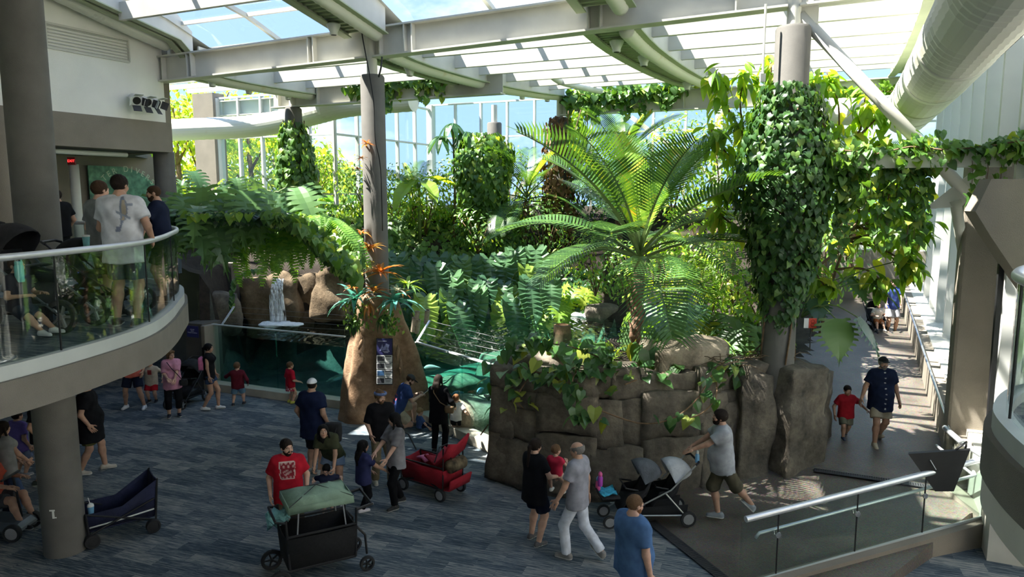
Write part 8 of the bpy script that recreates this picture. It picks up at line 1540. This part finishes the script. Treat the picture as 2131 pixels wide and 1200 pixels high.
# double stroller pushed by the man in grey
p = at(1372, 1082, .06); dsx = stroller('dark double stroller with grey front canopy pushed past the rock', p, D2(96), ('fabric_pale', 'fabric_grey'), 2, (.11, .13), 1.0, length=.62, cang=(2.75, 1.1))
Rz = Matrix.Rotation(D2(96), 4, 'Z'); q = lambda v: p+(Rz @ Vector(v))
root = empty('blue_cloth', q((0, .90, .52)), D2(96), 'bright blue patterned cloth on the front tray of the double stroller', 'cloth'); sheet(root, 'cloth', 'fabric_aqua', [[(-.16+.08*i, -.14+.07*j, .03*math.sin(i*2+j*1.7)+.02) for j in range(5)] for i in range(5)], .02)
sheet(dsx, 'front_tray', 'black_fabric', [[(-.2, .72, .52), (.2, .72, .52)], [(-.21, 1.0, .50), (.21, 1.0, .50)], [(-.2, 1.06, .60), (.2, 1.06, .60)]], .03)
for k, (v, mt, lab) in enumerate((((.05, 1.03, .66), 'pink_plastic', 'pink water bottle at the front of the double stroller'), ((-.05, 1.02, .78), 'purple_plastic', 'purple toy bottle above the pink bottle on the stroller'))):
    root = empty('bottle', q(v), 0, lab, 'bottle'); m = MB(); m.lathe([(.035, -.12), (.042, -.10), (.042, .02), (.03, .05)], 14); m.build('body', mt, root, auto=40); m = MB(); m.lathe([(.03, .05), (.034, .055), (.034, .09), (.015, .12)], 14); m.build('cap', ('cup_blue', 'pink_plastic')[k], root, auto=40)
root = empty('bottle', q((-.14, -.56, 1.10)), .3, 'pale blue bottle beside the pushing hands of the man in grey', 'bottle'); m = MB(); m.lathe([(.03, -.07), (.034, -.05), (.034, .05), (.02, .08)], 12); m.build('body', 'cup_blue', root, auto=40); m = MB(); m.lathe([(.022, .08), (.022, .12), (.012, .13)], 12); m.build('cap', 'white_plastic', root, auto=40)
# balcony strollers
b_ = atY(70, 640, 8.9); stroller('dark jogging stroller with charcoal canopy behind the balcony glass', Vector((b_.x, b_.y, ZU)), D2(-100), ('black_fabric',), 1, (.17, .20), 1.22, 'scooter_grey', 5, cang=(2.9, .9), handle_z=1.05)
b_ = atY(205, 640, 9.9); stroller('second dark stroller with big wheels beside the fish-print man', Vector((b_.x, b_.y, ZU)), D2(-80), ('black_fabric',), 1, (.18, .21), 1.0, 'black_plastic', 5, cang=(2.9, 1.2), handle_z=1.0)
root = empty('bottle', atY(40, 565, 8.35), 0, 'mint green water bottle hanging on the balcony stroller', 'bottle'); m = MB(); m.lathe([(.045, -.12), (.05, -.11), (.05, .06), (.04, .08)], 16); m.build('body', 'mint_plastic', root, auto=40); m = MB(); m.lathe([(.04, .08), (.042, .085), (.042, .12), (.02, .125)], 16); m.build('cap', 'mint_plastic', root, auto=40); bars(root, 'carry_loop', 'mint_plastic', [[(-.035, 0, .11), (-.03, 0, .17), (.03, 0, .17), (.035, 0, .11)]], .008)
root = empty('coffee_tumbler', atY(179, 497, 9.3), 0, 'dark green tumbler with pale lid on the balcony by the grey tee man', 'cup'); m = MB(); m.lathe([(.035, -.10), (.045, .03)], 16); m.build('body', 'fabric_teal', root, auto=40); m = MB(); m.lathe([(.047, .03), (.047, .05), (.02, .055)], 16); m.build('lid', 'white_plastic', root, auto=40)
# others
p = at(392, 838); stroller('black stroller parked in the dark behind the woman in pink', p, D2(170), ('black_fabric',), 1, (.12, .14), 1.05, 'black_plastic', 4)
p = at(1822, 697, 1.02); stroller('dark stroller rolling down the far ramp', p, D2(178), ('black_fabric',), 1, (.12, .14), 1.0, 'black_plastic', 0, cang=(2.9, 2.0))
p = at(-12, 1112); root = empty('mobility_scooter', p, D2(-88), 'grey mobility scooter cut off by the left picture edge', 'scooter')
m = MB(); m.add([(-.28, -.55, .16), (.28, -.55, .16), (.26, .60, .14), (-.26, .60, .14), (-.27, -.5, .36), (.27, -.5, .36), (.22, .50, .26), (-.22, .50, .26)], [(3, 2, 1, 0), (4, 5, 6, 7), (0, 1, 5, 4), (1, 2, 6, 5), (2, 3, 7, 6), (3, 0, 4, 7)]); m.build('body_shell', 'scooter_grey', root, bevel=.06)
for sd in (-1, 1): wheel(root, (sd*.30, -.32, .15), .15, .09); wheel(root, (sd*.26, .46, .14), .14, .08)
sheet(root, 'seat', 'black_fabric', [[(x, -.32, .95) for x in (-.22, 0, .22)], [(x, -.26, .58) for x in (-.22, 0, .22)], [(x, .12, .54) for x in (-.22, 0, .22)]], .06); bars(root, 'tiller', 'black_plastic', [[(0, .46, .30), (0, .38, .95)], [(-.22, .34, .98), (.22, .34, .98)]], .02)
# bags and small things carried by people
def strap_bag(label, name, p, yaw, size, mat, strap):
    root = empty(name, p, yaw, label, 'bag'); m = MB(); x, y, z = [q/2 for q in size]; me = rock_mesh(x, y, z, 5, n=5, rnd=.35, amp=.012, name='pouch', mat=mat, freq=6); mesh_obj('pouch', me, root); bars(root, 'strap', mat if mat != 'fabric_pink' else 'fabric_pink', strap, .010); return root
pw = at(440, 852); a = D2(-82); Rz = Matrix.Rotation(a, 4, 'Z'); strap_bag('small pink backpack on the woman in the black sleeveless top', 'backpack', pw+(Rz @ Vector((0, -.17, 1.20))), a, (.26, .13, .34), 'fabric_pink', [[(-.09, .04, .15), (-.10, .16, .22), (-.11, .26, .10), (-.10, .16, -.12)], [(.09, .04, .15), (.10, .16, .22), (.11, .26, .10), (.10, .16, -.12)]])
pw = at(914, 942); a = D2(-14); Rz = Matrix.Rotation(a, 4, 'Z'); strap_bag('tan shoulder bag with wide strap on the woman in the black cap', 'shoulder_bag', pw+(Rz @ Vector((.26, -.06, .98))), a, (.20, .09, .16), 'tan_leather', [[(-.05, .0, .06), (-.16, -.13, .18), (-.30, -.10, .36), (-.36, .02, .44)]])
p = at(363, 866); a = D2(208); Rz = Matrix.Rotation(a, 4, 'Z'); strap_bag('small black handbag on a crossbody strap on the woman in pink', 'handbag', p+(Rz @ Vector((-.24, .16, .86))), a, (.18, .08, .16), 'black_fabric', [[(.02, .03, .07), (.14, .12, .26), (.26, .12, .42), (.34, .0, .54)]])
pw = at(692, 1050); a = D2(172); Rz = Matrix.Rotation(a, 4, 'Z'); strap_bag('dark backpack on the back of the woman in olive', 'backpack', pw+(Rz @ Vector((0, -.12, 1.28))), a, (.30, .17, .36), 'black_fabric', [[(-.10, .05, .12), (-.11, .18, .05)], [(.10, .05, .12), (.11, .18, .05)]])
pk = at(838, 893); a = D2(-72); Rz = Matrix.Rotation(a, 4, 'Z'); root = empty('phone', pk+(Rz @ Vector((-.03, .56, .84))), a, 'white phone in the hands of the kneeling man', 'phone'); m = MB(); m.box((0, 0, 0), (.075, .15, .01), (Vector((1, 0, 0)), Vector((0, .8, .6)), Vector((0, -.6, .8)))); m.build('case', 'white_plastic', root, bevel=.004); m = MB(); m.box((0, -.004, .0065), (.066, .13, .002), (Vector((1, 0, 0)), Vector((0, .8, .6)), Vector((0, -.6, .8)))); m.build('screen', 'dark_grey', root)
p = at(795, 1002); hb = [o for o in bpy.data.objects if o.get('label', '').startswith('man in a black tee with a blue headband')][0]
plain('headband', (0.10, 0.14, 0.28), .9, var=.5, scale=30); hz_ = 1.78-.228*1.78/1.75*.42; m = MB(); n = 24; R2 = Matrix.Rotation(.45, 3, 'Z'); m.tube([R2 @ Vector((.093*math.cos(2*math.pi*k/n), .015+.112*math.sin(2*math.pi*k/n), 0)) for k in range(n)], .022, 8, closed=True, flat=1.3); o = m.build('headband', 'headband', hb, smooth=True); o.location = (0, 0, hz_+.045)
# red sign by the ramp
p = atY(1686, 672, 13.55); root = empty('red_sign', p, 0, 'small red and white sign on a stake beside the vine column', 'sign'); plain('sign_red', (.62, .06, .03), .5); m = MB(); m.box((0, 0, 0), (.24, .015, .19)); m.build('plate', 'card_white', root); m = MB(); m.box((.045, -.009, 0), (.15, .004, .19)); m.build('red_field', 'sign_red', root)
m = MB()
for z in (-.035, .035): m.tube([Vector((.045+.035*math.cos(t), -.012, z+.03*math.sin(t))) for t in [k*math.pi/6 for k in range(12)]], .005, 4, closed=True)
m.build('symbol', 'exit_red', root); bars(root, 'stake', 'dark_grey', [[(.02, .015, .05), (.03, .02, -.55)]], .012)
